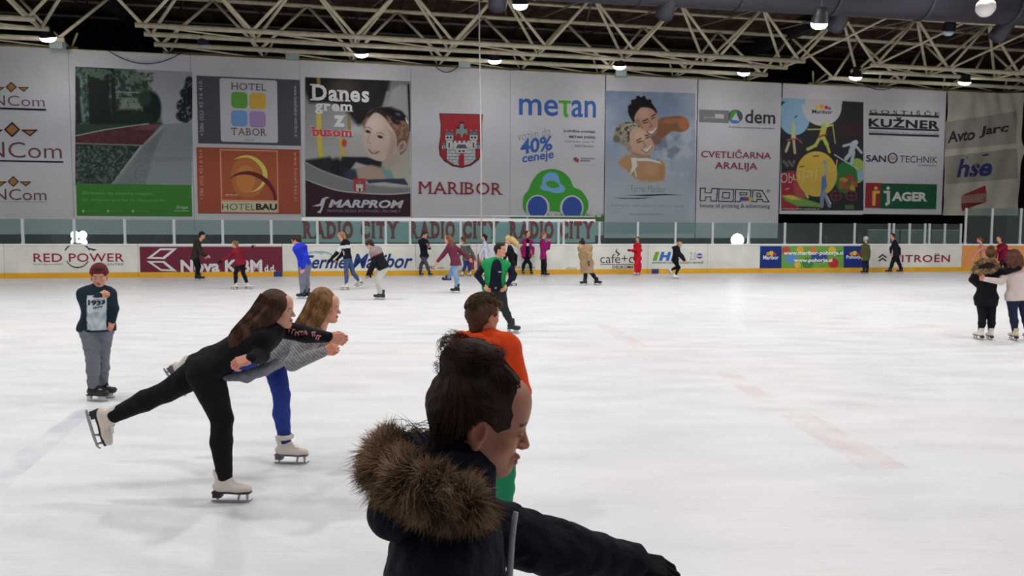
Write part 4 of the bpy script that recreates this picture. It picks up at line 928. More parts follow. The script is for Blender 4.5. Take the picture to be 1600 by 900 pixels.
p.text('CVETLIČARNA', 1095.5, 232, 1204.5, 248.5, G(116, 28, 58), bold=.012); p.text('ARALIJA', 1117, 253, 1183, 268.5, G(116, 28, 58), bold=.012)
hk = G(26, 26, 30); hw = G(150, 152, 156)
def blk(pts_list):
    out = []
    for q in pts_list: out.append((q, hk))
    return out
hx = lambda x: x
letters = [[(1094, 294), (1101, 294), (1100, 301), (1113, 301.4), (1114, 294.6), (1124, 295), (1122, 314), (1114, 314), (1112.4, 308), (1104, 308), (1103, 313.6), (1094, 313.6)],
           [(1126, 295), (1152, 296), (1151, 315), (1126, 314.4)], [(1155, 296), (1180, 297), (1179, 309), (1165, 309), (1164, 315), (1155, 315)], [(1181, 297), (1191, 297), (1202, 315.5), (1180, 315.4)]]
def outline(P, w=1.3):
    out = []; k = len(P)
    for a in range(k):
        (x0, y0), (x1, y1) = P[a], P[(a + 1) % k]; L_ = math.hypot(x1 - x0, y1 - y0) or 1; u, v_ = (x1 - x0) / L_ * w / 2, (y1 - y0) / L_ * w / 2
        out.append(([(x0 - u - v_, y0 - v_ + u), (x1 + u - v_, y1 + v_ + u), (x1 + u + v_, y1 + v_ - u), (x0 - u + v_, y0 - v_ - u)], hk))
    return out
letters = [[(1094, 294), (1102, 294), (1101, 301), (1111, 301.4), (1112.5, 294.4), (1121, 294.8), (1119, 314), (1110.5, 314), (1110, 307.5), (1102.5, 307.5), (1101.5, 313.6), (1093.5, 313.6)],
           [(1123, 295), (1146, 296), (1145, 315), (1122, 314.4)], [(1129, 300.5), (1139.5, 301), (1139, 309.5), (1128.5, 309)],
           [(1149, 296), (1173, 297), (1172, 309), (1157, 308.6), (1156, 315), (1148, 315)], [(1156, 301), (1166.5, 301.4), (1166, 304.8), (1156, 304.4)],
           [(1176, 297), (1190, 297.4), (1201, 315.5), (1192, 315.4), (1190, 311.5), (1182, 311.4), (1182, 315.2), (1174.5, 315)], [(1182, 302), (1186, 302), (1189, 307.5), (1182, 307.4)]]
it = []
for L_ in letters: it += outline(L_)
it += [([(1157, 308.5), (1163, 308.5), (1163, 313.6), (1157, 313.6)], G(36, 70, 130)), ([(1163.4, 308.5), (1168.6, 308.5), (1168.6, 313.6), (1163.4, 313.6)], G(140, 36, 46)), ([(1169, 308.5), (1175, 308.5), (1175, 313.6), (1169, 313.6)], G(164, 140, 40))]
p.shapes(it, 'logo'); p.text('®', 1197, 296, 1203, 301, G(60, 60, 66)); p.text('house of printing & advertising', 1093.5, 317.5, 1202, 327, G(52, 52, 58))
# 9 pohorje collage
ZC9 = NF.sz(1285, 335)[1]
p = banner(1219, 1350, 'dark banner with colourful circles and sports figures of the Maribor Pohorje advert', ZC9)
pt = Paint(1220.5, 153, 1349, 329, 0.7, slope=0.03)
pt.fill((36, 38, 42)); al = np.ones(pt.X.shape)
pt.e(1336, 200, 30, 10, (70, 28, 34), 0, 14, .5); pt.e(1270, 250, 40, 10, (50, 30, 40), 0, 14, .4)
pt.e(1241, 182, 24.5, 28.5, (104, 142, 168), 0, 1); pt.e(1284, 164, 31, 31, (150, 150, 152), 0, 1); pt.p([(1232, 150), (1316, 150), (1316, 160), (1262, 160)], (150, 150, 152), 1)
pt.p([(1219, 150), (1260, 150), (1258, 162), (1219, 158)], (104, 142, 168), 1)
pt.p([(1224, 150), (1350, 150), (1350, 156), (1314, 155), (1224, 153)], (154, 154, 154), 1)
pt.e(1339, 265, 14, 20, (120, 150, 60), 0, 1); pt.e(1322, 276, 18, 26, (34, 96, 44), 0, 2); pt.e(1347, 272, 8, 8, (104, 142, 168), 0, 2)
pt.e(1236, 298, 22, 32, (130, 28, 40), 0, 1); pt.p([(1219, 280), (1250, 280), (1245, 325), (1219, 325)], (128, 28, 38), 2); pt.e(1252, 292, 12, 20, (150, 64, 62), 0, 3, .7)
pt.e(1276, 271, 32, 36, (170, 142, 34), 0, 1)
Y_ = (146, 150, 56)
pt.p([(1236, 216), (1238, 190), (1241, 190), (1244, 216)], (160, 156, 110), 2); pt.line([(1233, 222), (1228, 236)], 4, (150, 140, 110)); pt.line([(1240, 218), (1242, 238)], 4, (150, 140, 110)); pt.line([(1230, 218), (1246, 216), (1253, 222)], 2.4, (130, 60, 56))
for a_, b_, w in (((1288, 196), (1284, 212), 9), ((1282, 212), (1274, 226), 5), ((1274, 226), (1262, 232), 5), ((1286, 212), (1292, 224), 6), ((1292, 224), (1296, 236), 4), ((1290, 196), (1301, 193), 3), ((1301, 193), (1305, 222), 1.6), ((1284, 200), (1262, 201), 2)): pt.line([a_, b_], w, Y_)
pt.line([(1280, 212), (1292, 208)], 3, (120, 36, 36), .8); pt.e(1292, 193, 3, 3.4, (160, 160, 100))
for a_, b_, w in (((1334, 222), (1330, 236), 9), ((1330, 236), (1322, 246), 6), ((1334, 236), (1330, 254), 5), ((1332, 222), (1318, 226), 4), ((1336, 224), (1346, 236), 4), ((1304, 240), (1340, 262), 2)): pt.line([a_, b_], w, (140, 150, 160))
pt.e(1337, 220, 4, 4, (150, 158, 166))
for k in range(7): pt.e(1225 + k * 2.6, 252 + (k % 3) * 3, 2.2, 3, (80, 78, 76), 0, 1)
pt.p([(1284, 276), (1290, 272), (1292, 290), (1287, 300), (1283, 300)], (56, 92, 150), 1.5); pt.line([(1289, 254), (1291, 272)], 4, (120, 136, 140)); pt.e(1289, 252, 3.4, 3.4, (110, 130, 120)); pt.line([(1292, 268), (1306, 262), (1308, 248)], 1.6, (170, 150, 80))
pt.line([(1285, 300), (1284, 322)], 6, (90, 108, 136)); pt.line([(1288, 300), (1296, 322)], 5, (96, 112, 134)); pt.line([(1292, 306), (1298, 318)], 2, (150, 156, 160))
pt.p([(1221, 307), (1234, 304), (1256, 310), (1282, 318), (1284, 324), (1246, 322), (1228, 314)], (86, 128, 50), 2); pt.p([(1221, 305), (1240, 305), (1252, 312), (1236, 312)], (170, 146, 44), 2); pt.line([(1258, 298), (1262, 308)], 4, (150, 150, 60))
for k, (cx, cy, c) in enumerate(((1318, 280, (168, 110, 36)), (1328, 276, (150, 40, 36)), (1334, 286, (160, 60, 36)), (1322, 290, (150, 48, 40)), (1332, 294, (160, 120, 40)), (1314, 288, (130, 70, 36)))): pt.e(cx, cy, 7, 4, c, 20 * k, 2, .9)
for cx, cy in ((1306, 305), (1330, 305)):
    pt.e(cx, cy, 9, 8.5, (96, 44, 50), 0, 1.4); pt.e(cx, cy, 7, 6.6, (46, 30, 38), 0, 1.2); pt.line([(cx - 6, cy), (cx + 6, cy)], .8, (110, 60, 66)); pt.line([(cx, cy - 6), (cx, cy + 6)], .8, (110, 60, 66))
pt.p([(1320, 320), (1334, 320), (1334, 327), (1320, 327)], (60, 90, 60), 1); pt.line([(1245, 180), (1242, 183)], 1.6, (30, 30, 34)); pt.line([(1271, 243), (1279, 242)], 1.4, (40, 34, 20)); pt.line([(1250, 260), (1256, 259)], 1.4, (40, 34, 20))
p.picture(GP(pt))
p.text('Maribor', 1269, 171, 1300, 178.5, G(34, 34, 40), bold=.02); p.shapes([(circ(1277, 168, 3.4, n=12), G(180, 150, 40)), (circ(1284, 166.5, 4, n=12), G(190, 120, 40)), (circ(1291, 168, 3, n=12), G(150, 40, 40)), (circ(1296, 169.5, 2.4, n=12), G(70, 90, 150))], 'logo')
p.text('Ob', 1219.6, 270, 1238, 286, G(160, 150, 154), bold=-.005); p.text('ujaj', 1239, 264, 1276, 284, G(178, 158, 90), tilt=.2, bold=-.01); p.text('www.maribor-pohorje.si', 1219.6, 324.5, 1280, 328.5, G(140, 140, 142), bold=.02)
p.shapes([([(1225, 296), (1235, 293), (1230, 296), (1237, 296.4)], G(150, 140, 142))], 'logo')
# 10 kuzner
ZC10 = NF.sz(1410, 335)[1]
p = banner(1350, 1473, 'white banner with the KUZNER, SANOTECHNIK and green JAGER adverts', ZC10)
gk = G(34, 40, 44)
p.text('GOSTIŠČE', 1359, 169, 1468, 181.5, gk, spacing=1.5, bold=.012); p.rect(1357.5, 180, 1467, 181, gk)
p.text('KUŽNER', 1357.5, 181.5, 1467.5, 202, G(24, 36, 36), bold=.035, spacing=1.1); p.rect(1357.5, 201.3, 1467, 202.3, gk); p.rect(1357.5, 210.6, 1467, 211.2, gk)
p.text('RESTAVRANT  TEL: 02 320 25 80', 1357, 205, 1466, 210, gk, bold=.015)
p.text('SAN', 1353.5, 242, 1384, 253.5, G(40, 40, 52), bold=.02); p.text('TECHNIK', 1406, 243, 1464.5, 255, G(46, 46, 54), bold=-.005); p.text('INTERNATIONAL', 1434, 257, 1464, 260, G(90, 90, 96))
p.shapes([(circ(1394.5, 247, 7.8, 8.4), G(44, 34, 50)), (circ(1394.5, 247, 6, 6.5), G(150, 144, 148)), ([(1389, 245), (1400, 245), (1400, 246), (1389, 246)], G(130, 70, 90)), ([(1389, 248), (1400, 248), (1400, 249), (1389, 249)], G(130, 70, 90))], 'logo')
p.rect(1352.5, 285.5, 1376, 325, G(122, 28, 34), 'red_field'); p.rect(1376, 286.5, 1462, 326.5, G(22, 74, 48), 'green_field')
p.shapes([(circ(1368, 294, 2.8, n=12), G(178, 138, 40)), ([(1362.5, 298), (1374, 298), (1374, 302), (1368, 303), (1367, 321.5), (1362.5, 321.5)], G(178, 138, 40)), (circ(1387, 294, 2.8, n=12), G(164, 164, 164)), ([(1380, 298), (1390, 298), (1390, 318), (1384, 322.5), (1382, 318), (1385, 316), (1385, 302), (1380, 302)], G(164, 164, 164))], 'logo')
p.text('AGER', 1393, 299.5, 1448, 315, G(170, 170, 170), bold=.045)
# 11 wrinkled last banner
ZC11 = NF.sz(1525, 337)[1]
sR0, sR1 = NF.sat(1473, 4), NF.sat(1578, 4)
def wrinkle(s, z):
    f = min(1, max(0, (s - sR0) / (sR1 - sR0))); t = min(1, max(0, (ZT - z) / 2.6))
    return -0.55 * f * f + 0.05 * math.sin(s * 9 + z * 2.2) * (1 - t) * f + 0.035 * math.sin(s * 5.3 - z * 1.4) + 0.02 * math.sin(z * 4 + s * 2)
edge_bump = lambda z: 0.16 * math.exp(-((z - 5.9) / 0.3) ** 2)
p = banner(1473, 1578, 'wrinkled cream banner with the Avto Jarc and hse logos at the right end', ZC11, m_cloth2, wrinkle, -0.07, None, 1, edge_bump)
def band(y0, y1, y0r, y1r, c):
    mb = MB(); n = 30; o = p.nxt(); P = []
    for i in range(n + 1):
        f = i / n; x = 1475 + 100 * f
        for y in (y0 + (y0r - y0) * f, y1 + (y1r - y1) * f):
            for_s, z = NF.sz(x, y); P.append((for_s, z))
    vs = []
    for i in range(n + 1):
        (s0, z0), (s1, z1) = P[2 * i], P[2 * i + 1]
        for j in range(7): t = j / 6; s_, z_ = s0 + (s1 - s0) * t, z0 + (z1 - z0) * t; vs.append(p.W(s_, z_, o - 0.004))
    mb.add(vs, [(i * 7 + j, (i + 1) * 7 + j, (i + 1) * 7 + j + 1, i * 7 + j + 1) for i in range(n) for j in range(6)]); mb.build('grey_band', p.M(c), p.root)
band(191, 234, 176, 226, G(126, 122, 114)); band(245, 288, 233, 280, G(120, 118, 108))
p.off -= 0.006
p.text('Avto', 1481.5, 202, 1521, 222, G(40, 40, 46), bold=.03, shear=.1, tilt=.14); p.text('Jarc', 1527, 195, 1566, 214.5, G(40, 40, 46), bold=.03, shear=.1, tilt=.14)
p.text('hse', 1496, 247, 1543, 277, G(34, 38, 88), bold=.03, shear=.2, tilt=.06); p.shapes([([(1509, 245.5), (1542, 240.5), (1540, 243.5), (1509, 247.5)], G(30, 32, 64))], 'logo')
p.shapes([([(1504, 304), (1535, 290), (1535.5, 302), (1503, 305.5)], G(116, 36, 34)), ([(1500.5, 318), (1535, 316), (1520, 322), (1501, 330)], G(110, 32, 32)), ([(1501, 305.5), (1536, 302), (1535.5, 316), (1500.5, 318)], G(124, 92, 84))], 'logo')
p.text('comolit', 1502, 307, 1534, 315.5, G(110, 30, 32), bold=.02, tilt=.05)

# pale greenish partition panels behind the right half of the glass
for x0, x1, lab in ((1356, 1404, 'left'), (1408, 1452, 'middle'), (1456, 1500, 'right')):
    s0, s1 = BF.sat(x0, 1.2, 3.0), BF.sat(x1, 1.2, 3.0); r = empty('partition_panel', BF.P(s0, 0, 3.0), lab + ' one of three pale grey-green panels behind the glass above the CITROEN board', 'panel', 'grey-green panels behind the glass')
    a = MB(); a.fbox(BF, s0, s1, 0.05, 1.78, 3.0, 3.05); a.build('panel_sheet', mat('grey_green_panel', (128, 142, 134), .6, var=.2, vscale=2), r)
    a = MB(); a.fbox(BF, s0, s1, 1.78, 1.83, 2.98, 3.07); a.build('top_rail', m_post, r)
    for s in (s0 + .1, s1 - .1): a = MB(); a.fbox(BF, s - .03, s + .03, 0, 1.8, 3.05, 3.11); a.build('leg', m_post, r)
# ------------------------------------------------------------------ people: smooth distance fields turned into surfaces
V3 = lambda *a: np.array(a, float)
def nv(v): v = np.asarray(v, float); return v / (np.linalg.norm(v) + 1e-12)
class Field:
    def __init__(s, k=0.02): s.ops = []; s.k = k
    def cone(s, a, b, ra, rb, k=None, flat=None, sub=False):
        s.ops.append(('c', V3(*a), V3(*b), ra, rb, s.k if k is None else k, flat, sub)); return s
    def ell(s, c, r, R=None, k=None, sub=False):
        s.ops.append(('e', V3(*c), V3(*r) if not np.isscalar(r) else V3(r, r, r), R, None, s.k if k is None else k, None, sub)); return s
    def cut(s, p, n): s.ops.append(('p', V3(*p), nv(n), 0, 0, 0, None, True)); return s
    def noise(s, amp, f, seed=0): s.ops.append(('n', amp, f, seed, 0, 0, None, False)); return s
    def chain(s, pts, rs, k=None, flat=None):
        for i in range(len(pts) - 1): s.cone(pts[i], pts[i + 1], rs[i], rs[i + 1], k, flat)
        return s
    def bounds(s):
        lo = V3(9e9, 9e9, 9e9); hi = -lo
        for o in s.ops:
            if o[7] or o[0] == 'n': continue
            if o[0] == 'c':
                for p, r in ((o[1], o[3]), (o[2], o[4])): lo = np.minimum(lo, p - r); hi = np.maximum(hi, p + r)
            else:
                r = o[2].max(); lo = np.minimum(lo, o[1] - r); hi = np.maximum(hi, o[1] + r)
        return lo, hi
    def mesh(s, h):
        lo, hi = s.bounds(); lo = lo - 2.5 * h - 0.004; hi = hi + 2.5 * h + 0.004
        n = np.ceil((hi - lo) / h).astype(int) + 1
        X = [lo[i] + h * np.arange(n[i]) for i in range(3)]; V = np.full(n, 0.5, np.float32)
        for o in s.ops:
            kind, a, b, ra, rb, k, flat, sub = o
            if kind == 'n':
                gx, gy, gz = np.meshgrid(*X, indexing='ij', sparse=True); f = b; q = ra
                V += a * (np.sin(gx * f + 1.7 * np.sin(gz * f * .7 + q) + q) * np.sin(gy * f * .9 + 1.3 * np.sin(gx * f * .6 + 2 * q)) * 0.6 + 0.4 * np.sin(gz * f * 1.7 + 2 * np.sin(gx * f * .8 + gy * f + q))).astype(np.float32)
                continue
            if kind == 'p':
                gx, gy, gz = np.meshgrid(*X, indexing='ij', sparse=True)
                V = np.maximum(V, ((gx - a[0]) * b[0] + (gy - a[1]) * b[1] + (gz - a[2]) * b[2]).astype(np.float32)); continue
            m = 3 * h + k * 1.2 + 0.01
            if kind == 'c': l2 = np.minimum(a - ra, b - rb) - m; h2 = np.maximum(a + ra, b + rb) + m
            else: l2 = a - b.max() - m; h2 = a + b.max() + m
            i0 = np.clip(np.floor((l2 - lo) / h).astype(int), 0, n - 1); i1 = np.clip(np.ceil((h2 - lo) / h).astype(int) + 1, 1, n)
            if np.any(i1 <= i0): continue
            gx, gy, gz = np.meshgrid(*[X[i][i0[i]:i1[i]] for i in range(3)], indexing='ij')
            if kind == 'c':
                px, py, pz = gx - a[0], gy - a[1], gz - a[2]; d = b - a; L = d @ d + 1e-12
                t = np.clip((px * d[0] + py * d[1] + pz * d[2]) / L, 0, 1)
                qx, qy, qz = px - t * d[0], py - t * d[1], pz - t * d[2]
                if flat is not None:
                    fd, ff = flat; w = (qx * fd[0] + qy * fd[1] + qz * fd[2]) * (1 / ff - 1); qx = qx + w * fd[0]; qy = qy + w * fd[1]; qz = qz + w * fd[2]
                D = np.sqrt(qx * qx + qy * qy + qz * qz) - (ra + (rb - ra) * t)
                if flat is not None: D = D * (0.5 + 0.5 * flat[1])
            else:
                P = np.stack([gx - a[0], gy - a[1], gz - a[2]], -1)
                if ra is not None: P = P @ ra
                k0 = np.linalg.norm(P / b, axis=-1); k1 = np.linalg.norm(P / (b * b), axis=-1) + 1e-9; D = k0 * (k0 - 1) / k1
            sl = tuple(slice(i0[i], i1[i]) for i in range(3)); A = V[sl]; D = D.astype(np.float32)
            if sub: D = -D; hh = np.maximum(k - np.abs(A - D), 0) / max(k, 1e-6); V[sl] = np.maximum(A, D) + hh * hh * k * .25
            else: hh = np.maximum(k - np.abs(A - D), 0) / max(k, 1e-6); V[sl] = np.minimum(A, D) - hh * hh * k * .25
        return nets(V, lo, h)
def nets(V, lo, h):
    S = V < 0
    c = np.zeros(np.array(V.shape) - 1, np.int8)
    for i in (0, 1):
        for j in (0, 1):
            for k in (0, 1): c += S[i:S.shape[0] - 1 + i, j:S.shape[1] - 1 + j, k:S.shape[2] - 1 + k]
    act = (c > 0) & (c < 8); idx = np.full(act.shape, -1, np.int64); cells = np.argwhere(act); idx[act] = np.arange(len(cells))
    acc = np.zeros((len(cells), 3)); cnt = np.zeros(len(cells))
    for ax in range(3):
        o1, o2 = [a for a in range(3) if a != ax]
        for i in (0, 1):
            for j in (0, 1):
                off = np.zeros(3, int); off[o1] = i; off[o2] = j; p = cells + off; q = p.copy(); q[:, ax] += 1
                va = V[p[:, 0], p[:, 1], p[:, 2]]; vb = V[q[:, 0], q[:, 1], q[:, 2]]; m = (va < 0) != (vb < 0)
                t = np.where(m, va / (va - vb + 1e-12 * (va == vb)), 0); pt = p.astype(float); pt[:, ax] += t
                acc[m] += pt[m]; cnt[m] += 1
    P = lo + h * acc / np.maximum(cnt, 1)[:, None]; F = []
    for ax in range(3):
        o1, o2 = (ax + 1) % 3, (ax + 2) % 3
        sa = [slice(None)] * 3; sb = [slice(None)] * 3; sa[ax] = slice(0, -1); sb[ax] = slice(1, None)
        A = S[tuple(sa)]; B = S[tuple(sb)]; e = np.argwhere(A != B); e = e[(e[:, o1] > 0) & (e[:, o2] > 0) & (e[:, o1] < V.shape[o1] - 1) & (e[:, o2] < V.shape[o2] - 1)]
        ins = S[e[:, 0], e[:, 1], e[:, 2]]
        def g(d1, d2): q = e.copy(); q[:, o1] -= d1; q[:, o2] -= d2; return idx[q[:, 0], q[:, 1], q[:, 2]]
        q = np.stack([g(0, 0), g(1, 0), g(1, 1), g(0, 1)], 1); q[~ins] = q[~ins][:, ::-1]; F.append(q)
    F = np.concatenate(F); F = F[(F >= 0).all(1)]
    return P, F
def join(parts):
    Vs = []; Fs = []; Cs = []; n = 0
    for p in parts:
        Vs.append(p[0]); Fs.append(np.asarray(p[1]) + n); n += len(p[0])
        if len(p) > 2: Cs.append(p[2])
    return np.concatenate(Vs), np.concatenate(Fs), (np.concatenate(Cs) if Cs else None)
def frame_mat(y, z):         # columns: right, forward (y), up
    y = nv(y); z = np.asarray(z, float); z = nv(z - y * (z @ y)); x = np.cross(y, z); return np.stack([x, y, z], 1)
L3 = lambda c: np.array(lin(c))

CACHE = {}
def head_local(var, h):
    key = ('head', var, h)
    if key in CACHE: return CACHE[key]
    f = Field(0.02); ch = var == 'child'
    f.ell((0, -.016, .032), (.074, .092, .084)); f.ell((0, .022, -.03), (.060 if ch else .058, .060, .080), k=.03)
    f.cone((0, .03, -.06), (0, .055 - .004 * ch, -.088 + .006 * ch), .042, .022, .02)
    for sg in (-1, 1):
        f.cone((sg * .046, -.008, -.04), (sg * .014, .058 - .004 * ch, -.090 + .006 * ch), .021, .016, .025)
        f.ell((sg * .038, .056, -.022), (.022, .018, .018), k=.025)
    f.cone((-.03, .070, .022), (.03, .070, .022), .013, .013, .02)
    f.ell((0, .045, .055), (.055, .042, .045), k=.03)
    for sg in (-1, 1): f.ell((sg * .030, .096, .001), (.017, .017, .013), k=.012, sub=True)
    f.cone((0, .077, .012), (0, .101 if not ch else .0985, -.027), .0065, .0105 if not ch else .0088, .010)
    for sg in (-1, 1): f.ell((sg * .010, .090, -.030), (.008, .010, .0065), k=.006)
    for sg in (-1, 1): f.ell((sg * .030, .073, .001), .0135, k=.003)
    f.cone((-.019, .078, -.0570), (.019, .078, -.0570), .0055, .0055, .006); f.ell((0, .0860, -.0565), (.014, .009, .0062), k=.006)
    f.cone((-.015, .077, -.068), (.015, .077, -.068), .006, .006, .006); f.ell((0, .0845, -.068), (.012, .008, .0068), k=.006)
    f.cone((-.02, .093, -.0625), (.02, .093, -.0625), .0025, .0025, .003, None, True)
    f.ell((0, .073 - .006 * ch, -.092 + .007 * ch), (.018, .015, .014), k=.015)
    for sg in (-1, 1):
        f.ell((sg * .077, -.006, -.008), (.011, .020, .031), k=.008); f.ell((sg * .086, -.002, -.004), (.008, .012, .018), k=.004, sub=True); f.ell((sg * .078, -.002, -.036), (.008, .010, .010), k=.004)
    f.cone((0, -.022, -.05), (0, -.040, -.165), .050 if not ch else .046, .052 if not ch else .048, .03)
    v, F = f.mesh(h); CACHE[key] = (v, F); return v, F
def head_colors(v, skin, lip, brow, iris=(60, 44, 36), blush=.25, closed=False):
    C = np.tile(L3(skin), (len(v), 1)); x, y, z = np.abs(v[:, 0]), v[:, 1], v[:, 2]
    def mix(m, c):
        m = np.clip(m, 0, 1)[:, None]; C[:] = C * (1 - m) + L3(c) * m
    ck = np.exp(-(((x - .04) / .022) ** 2 + ((z + .028) / .022) ** 2)) * (y > .03); mix(ck * blush, (214, 104, 92))
    mix(np.exp(-((x / .014) ** 2 + ((z + .03) / .014) ** 2)) * (y > .09) * blush * .7, (210, 110, 100))
    mix(np.exp(-(((x - .078) / .02) ** 2 + ((z + .008) / .03) ** 2)) * (x > .068) * .35, (205, 100, 84))
    lipm = (x < .020) & (y > .070) & (z < -.0525) & (z > -.0755 + x * .25); mix(lipm * .85, lip); mix(((np.abs(z + .0625) < .0018) & (x < .019) & (y > .07)) * .8, (70, 26, 26))
    bz = .021 + .004 * np.sin((x - .014) / .034 * 3.14); mix(((np.abs(z - bz) < .0038) & (x > .013) & (x < .048) & (y > .05)) * .8, brow)
    d = np.sqrt((x - .030) ** 2 + (z - .001) ** 2 * 2.2); eye = (d < .0135) & (y > .068)
    if closed: mix((eye & (np.abs(z + .004) < .003)) * .8, (50, 34, 30))
    else:
        mix(eye * .9, (222, 214, 208)); di = np.sqrt((x - .030) ** 2 + (z - .001) ** 2); mix((eye & (di < .0062)) * 1.0, iris); mix((eye & (di < .003)) * 1.0, (12, 10, 10)); mix(((np.abs(d - .0135) < .0016) & (y > .066) & (z > -.001)) * .85, (40, 28, 26))
    mix(((x > .006) & (x < .013) & (z < -.034) & (z > -.041) & (y > .085)) * .6, (90, 44, 36))
    return C
def hand_local(pose, h):
    key = ('hand', pose, h)
    if key in CACHE: return CACHE[key]
    curl = {'open': 6, 'relaxed': 26, 'fist': 78, 'half': 48}[pose]; f = Field(.008); ys = (.030, .0105, -.009, -.028)
    f.cone((-.014, 0, 0), (.012, 0, 0), .022, .026, .02, ((0, 0, 1), .7))
    for i, y in enumerate(ys): f.cone((.008, y * .6, 0), (.082 - abs(i - 1) * .004, y, .001), .014, .0105, .012)
    f.ell((.035, .024, -.008), (.028, .014, .013), k=.012); f.ell((.035, -.022, -.006), (.030, .012, .012), k=.012)
    Ls = ((.038, .024, .019), (.043, .027, .020), (.040, .025, .019), (.031, .020, .017))
    for i, y in enumerate(ys):
        p = V3(.082 - abs(i - 1) * .004, y, .001); a = 0.0; r = .0092 - (.0012 if i == 3 else 0); sp = (y - .001) * .16 if pose in ('open',) else y * .04
        for j, L in enumerate(Ls[i]):
            a += math.radians(curl * (0.8, 1.1, .8)[j] * (1 + .06 * i)); q = p + V3(L * math.cos(a), sp * (L / .03) * .3, -L * math.sin(a)); f.cone(p, q, r, r - .0009, .003); p = q; r -= .0009
    c = math.radians({'open': 0, 'relaxed': 14, 'half': 34, 'fist': 60}[pose])
    p0 = V3(.020, .026, -.006); p1 = V3(.048, .052 - .012 * math.sin(c), -.012 - .020 * math.sin(c)); p2 = V3(.078, .060 - .030 * math.sin(c), -.018 - .034 * math.sin(c)); p3 = V3(.100 - .01 * math.sin(c), .058 - .05 * math.sin(c), -.020 - .036 * math.sin(c))
    f.cone(p0, p1, .0145, .0118, .010); f.cone(p1, p2, .0118, .0102, .004); f.cone(p2, p3, .0102, .0085, .004)
    v, F = f.mesh(h); CACHE[key] = (v, F); return v, F
def place_hand(wrist, direction, back, side, S, pose, h, glove=0.0):
    """side +1 left hand, -1 right hand; back = normal of the back of the hand"""
    v, F = hand_local(pose, h); x = nv(direction); z = nv(np.asarray(back, float) - x * (np.asarray(back) @ x)); y = np.cross(z, x)
    M = np.stack([x, y * side, z], 1); vv = (v * (S * (1 + glove))) @ M.T + wrist
    return vv, (F[:, ::-1] if side < 0 else F)
# ---- skates
def skate_meshes(kind, col, sole, tongue=(235, 235, 235)):
    key = ('skate', kind, col)
    if key in CACHE: return CACHE[key]
    f = Field(.025); fig = kind == 'figure'; fx = ((1, 0, 0), .80)
    f.cone((0, -.012, .16), (0, -.022, .285 if fig else .275), .050, .058, None, fx); f.ell((0, -.040, .120), (.036, .046, .048)); f.cone((0, -.01, .118), (0, .10, .104), .044, .038)
    f.cone((0, .10, .104), (0, .148, .102), .040, .034 if fig else .039); f.cone((0, .03, .155), (0, .012, .20), .036, .040)
    if not fig: f.cone((0, .045, .16), (0, .035, .285), .028, .030, .02, fx); f.cone((-.02, .15, .105), (.02, .15, .105), .034, .034)
    f.cut((0, 0, .078), (0, 0, -1)); f.cut((0, 0, .292), (0, .12, 1))
    f.ell((0, -.014, .31), (.040, .046, .05), k=.006, sub=True)
    v, F = f.mesh(.007); zs = .62 if fig else .84; v[:, 2] = np.where(v[:, 2] > .10, .10 + (v[:, 2] - .10) * zs, v[:, 2]); bm = np_mesh('skate', v, F, mat('boot_' + kind + str(col), col, .45, bump=.1, bscale=30), link_it=False)
    out = [('skate', bm)]
    def mk(name, mb, m, sm=False):
        me = bpy.data.meshes.new(name); me.from_pydata(mb.v, [], mb.f); me.materials.append(m); me.update(); out.append((name, me))
    ms = mat('sole_' + str(sole), sole, .5); st = mat('blade_steel', (150, 150, 156), .25, metal=.9)
    mb = MB(); prof = [(-.082, .028), (-.06, .036), (-.02, .034), (.03, .030), (.09, .040), (.14, .038), (.176, .022)]
    top = []; 
    vs = []
    for y, w in prof: vs += [(-w, y, .070), (w, y, .070), (w, y, .081), (-w, y, .081)]
    fs = [(0, 3, 2, 1), tuple(len(vs) - 4 + i for i in range(4))]
    for i in range(len(prof) - 1): fs += [(4 * i + j, 4 * i + (j + 1) % 4, 4 * i + 4 + (j + 1) % 4, 4 * i + 4 + j) for j in range(4)]
    mb.add(vs, fs)
    if fig: mb.box((0, -.050, .056), .052, .056, .034)
    mk('sole', mb, ms)
    mb = MB(); bl = [(-.098, .012), (-.085, .004), (-.05, 0), (.10, 0), (.165, .006), (.186, .022), (.184, .034), (.170, .020), (.10, .018), (-.09, .018)]
    n = len(bl); mb.add([(-.003, y, z) for y, z in bl] + [(.003, y, z) for y, z in bl], [tuple(range(n)), tuple(range(2 * n - 1, n - 1, -1))] + [(i, i + n, (i + 1) % n + n, (i + 1) % n) for i in range(n)])
    if fig:
        for y0, y1, t in ((-.052, -.052, .042), (.085, .100, .072), (.150, .150, .072)): mb.tube([(0, y0, .012), (0, y1, t)], [.006, .012], 8)
    mk('blade', mb, st)
    if not fig:
        mb = MB()
        for y0, y1, y2, y3 in ((-.085, -.035, -.075, -.030), (.075, .150, .065, .140)):
            mb.box8([(-.010, y0, .014), (.010, y0, .014), (.010, y1, .014), (-.010, y1, .014), (-.024, y2, .071), (.024, y2, .071), (.024, y3, .071), (-.024, y3, .071)])
        mb.box((0, .03, .022), .014, .22, .014); mk('blade_holder', mb, mat('holder_white', (196, 198, 200), .4))
    mb = MB()
    for i in range(6):
        t = i / 5; y = .098 - .075 * t; z = .141 + .02 * t + (.05 * max(0, t - .4)); w = .018
        mb.tube([(-w, y - .004, z - .004), (0, y + .004, z + .006), (w, y + .006, z - .004)], .0035, 5)
    mk('laces', mb, mat('lace_white' if fig or tongue[0] > 100 else 'lace_dark', (230, 228, 222) if fig or tongue[0] > 100 else (60, 60, 62), .7))
    CACHE[key] = out; return out
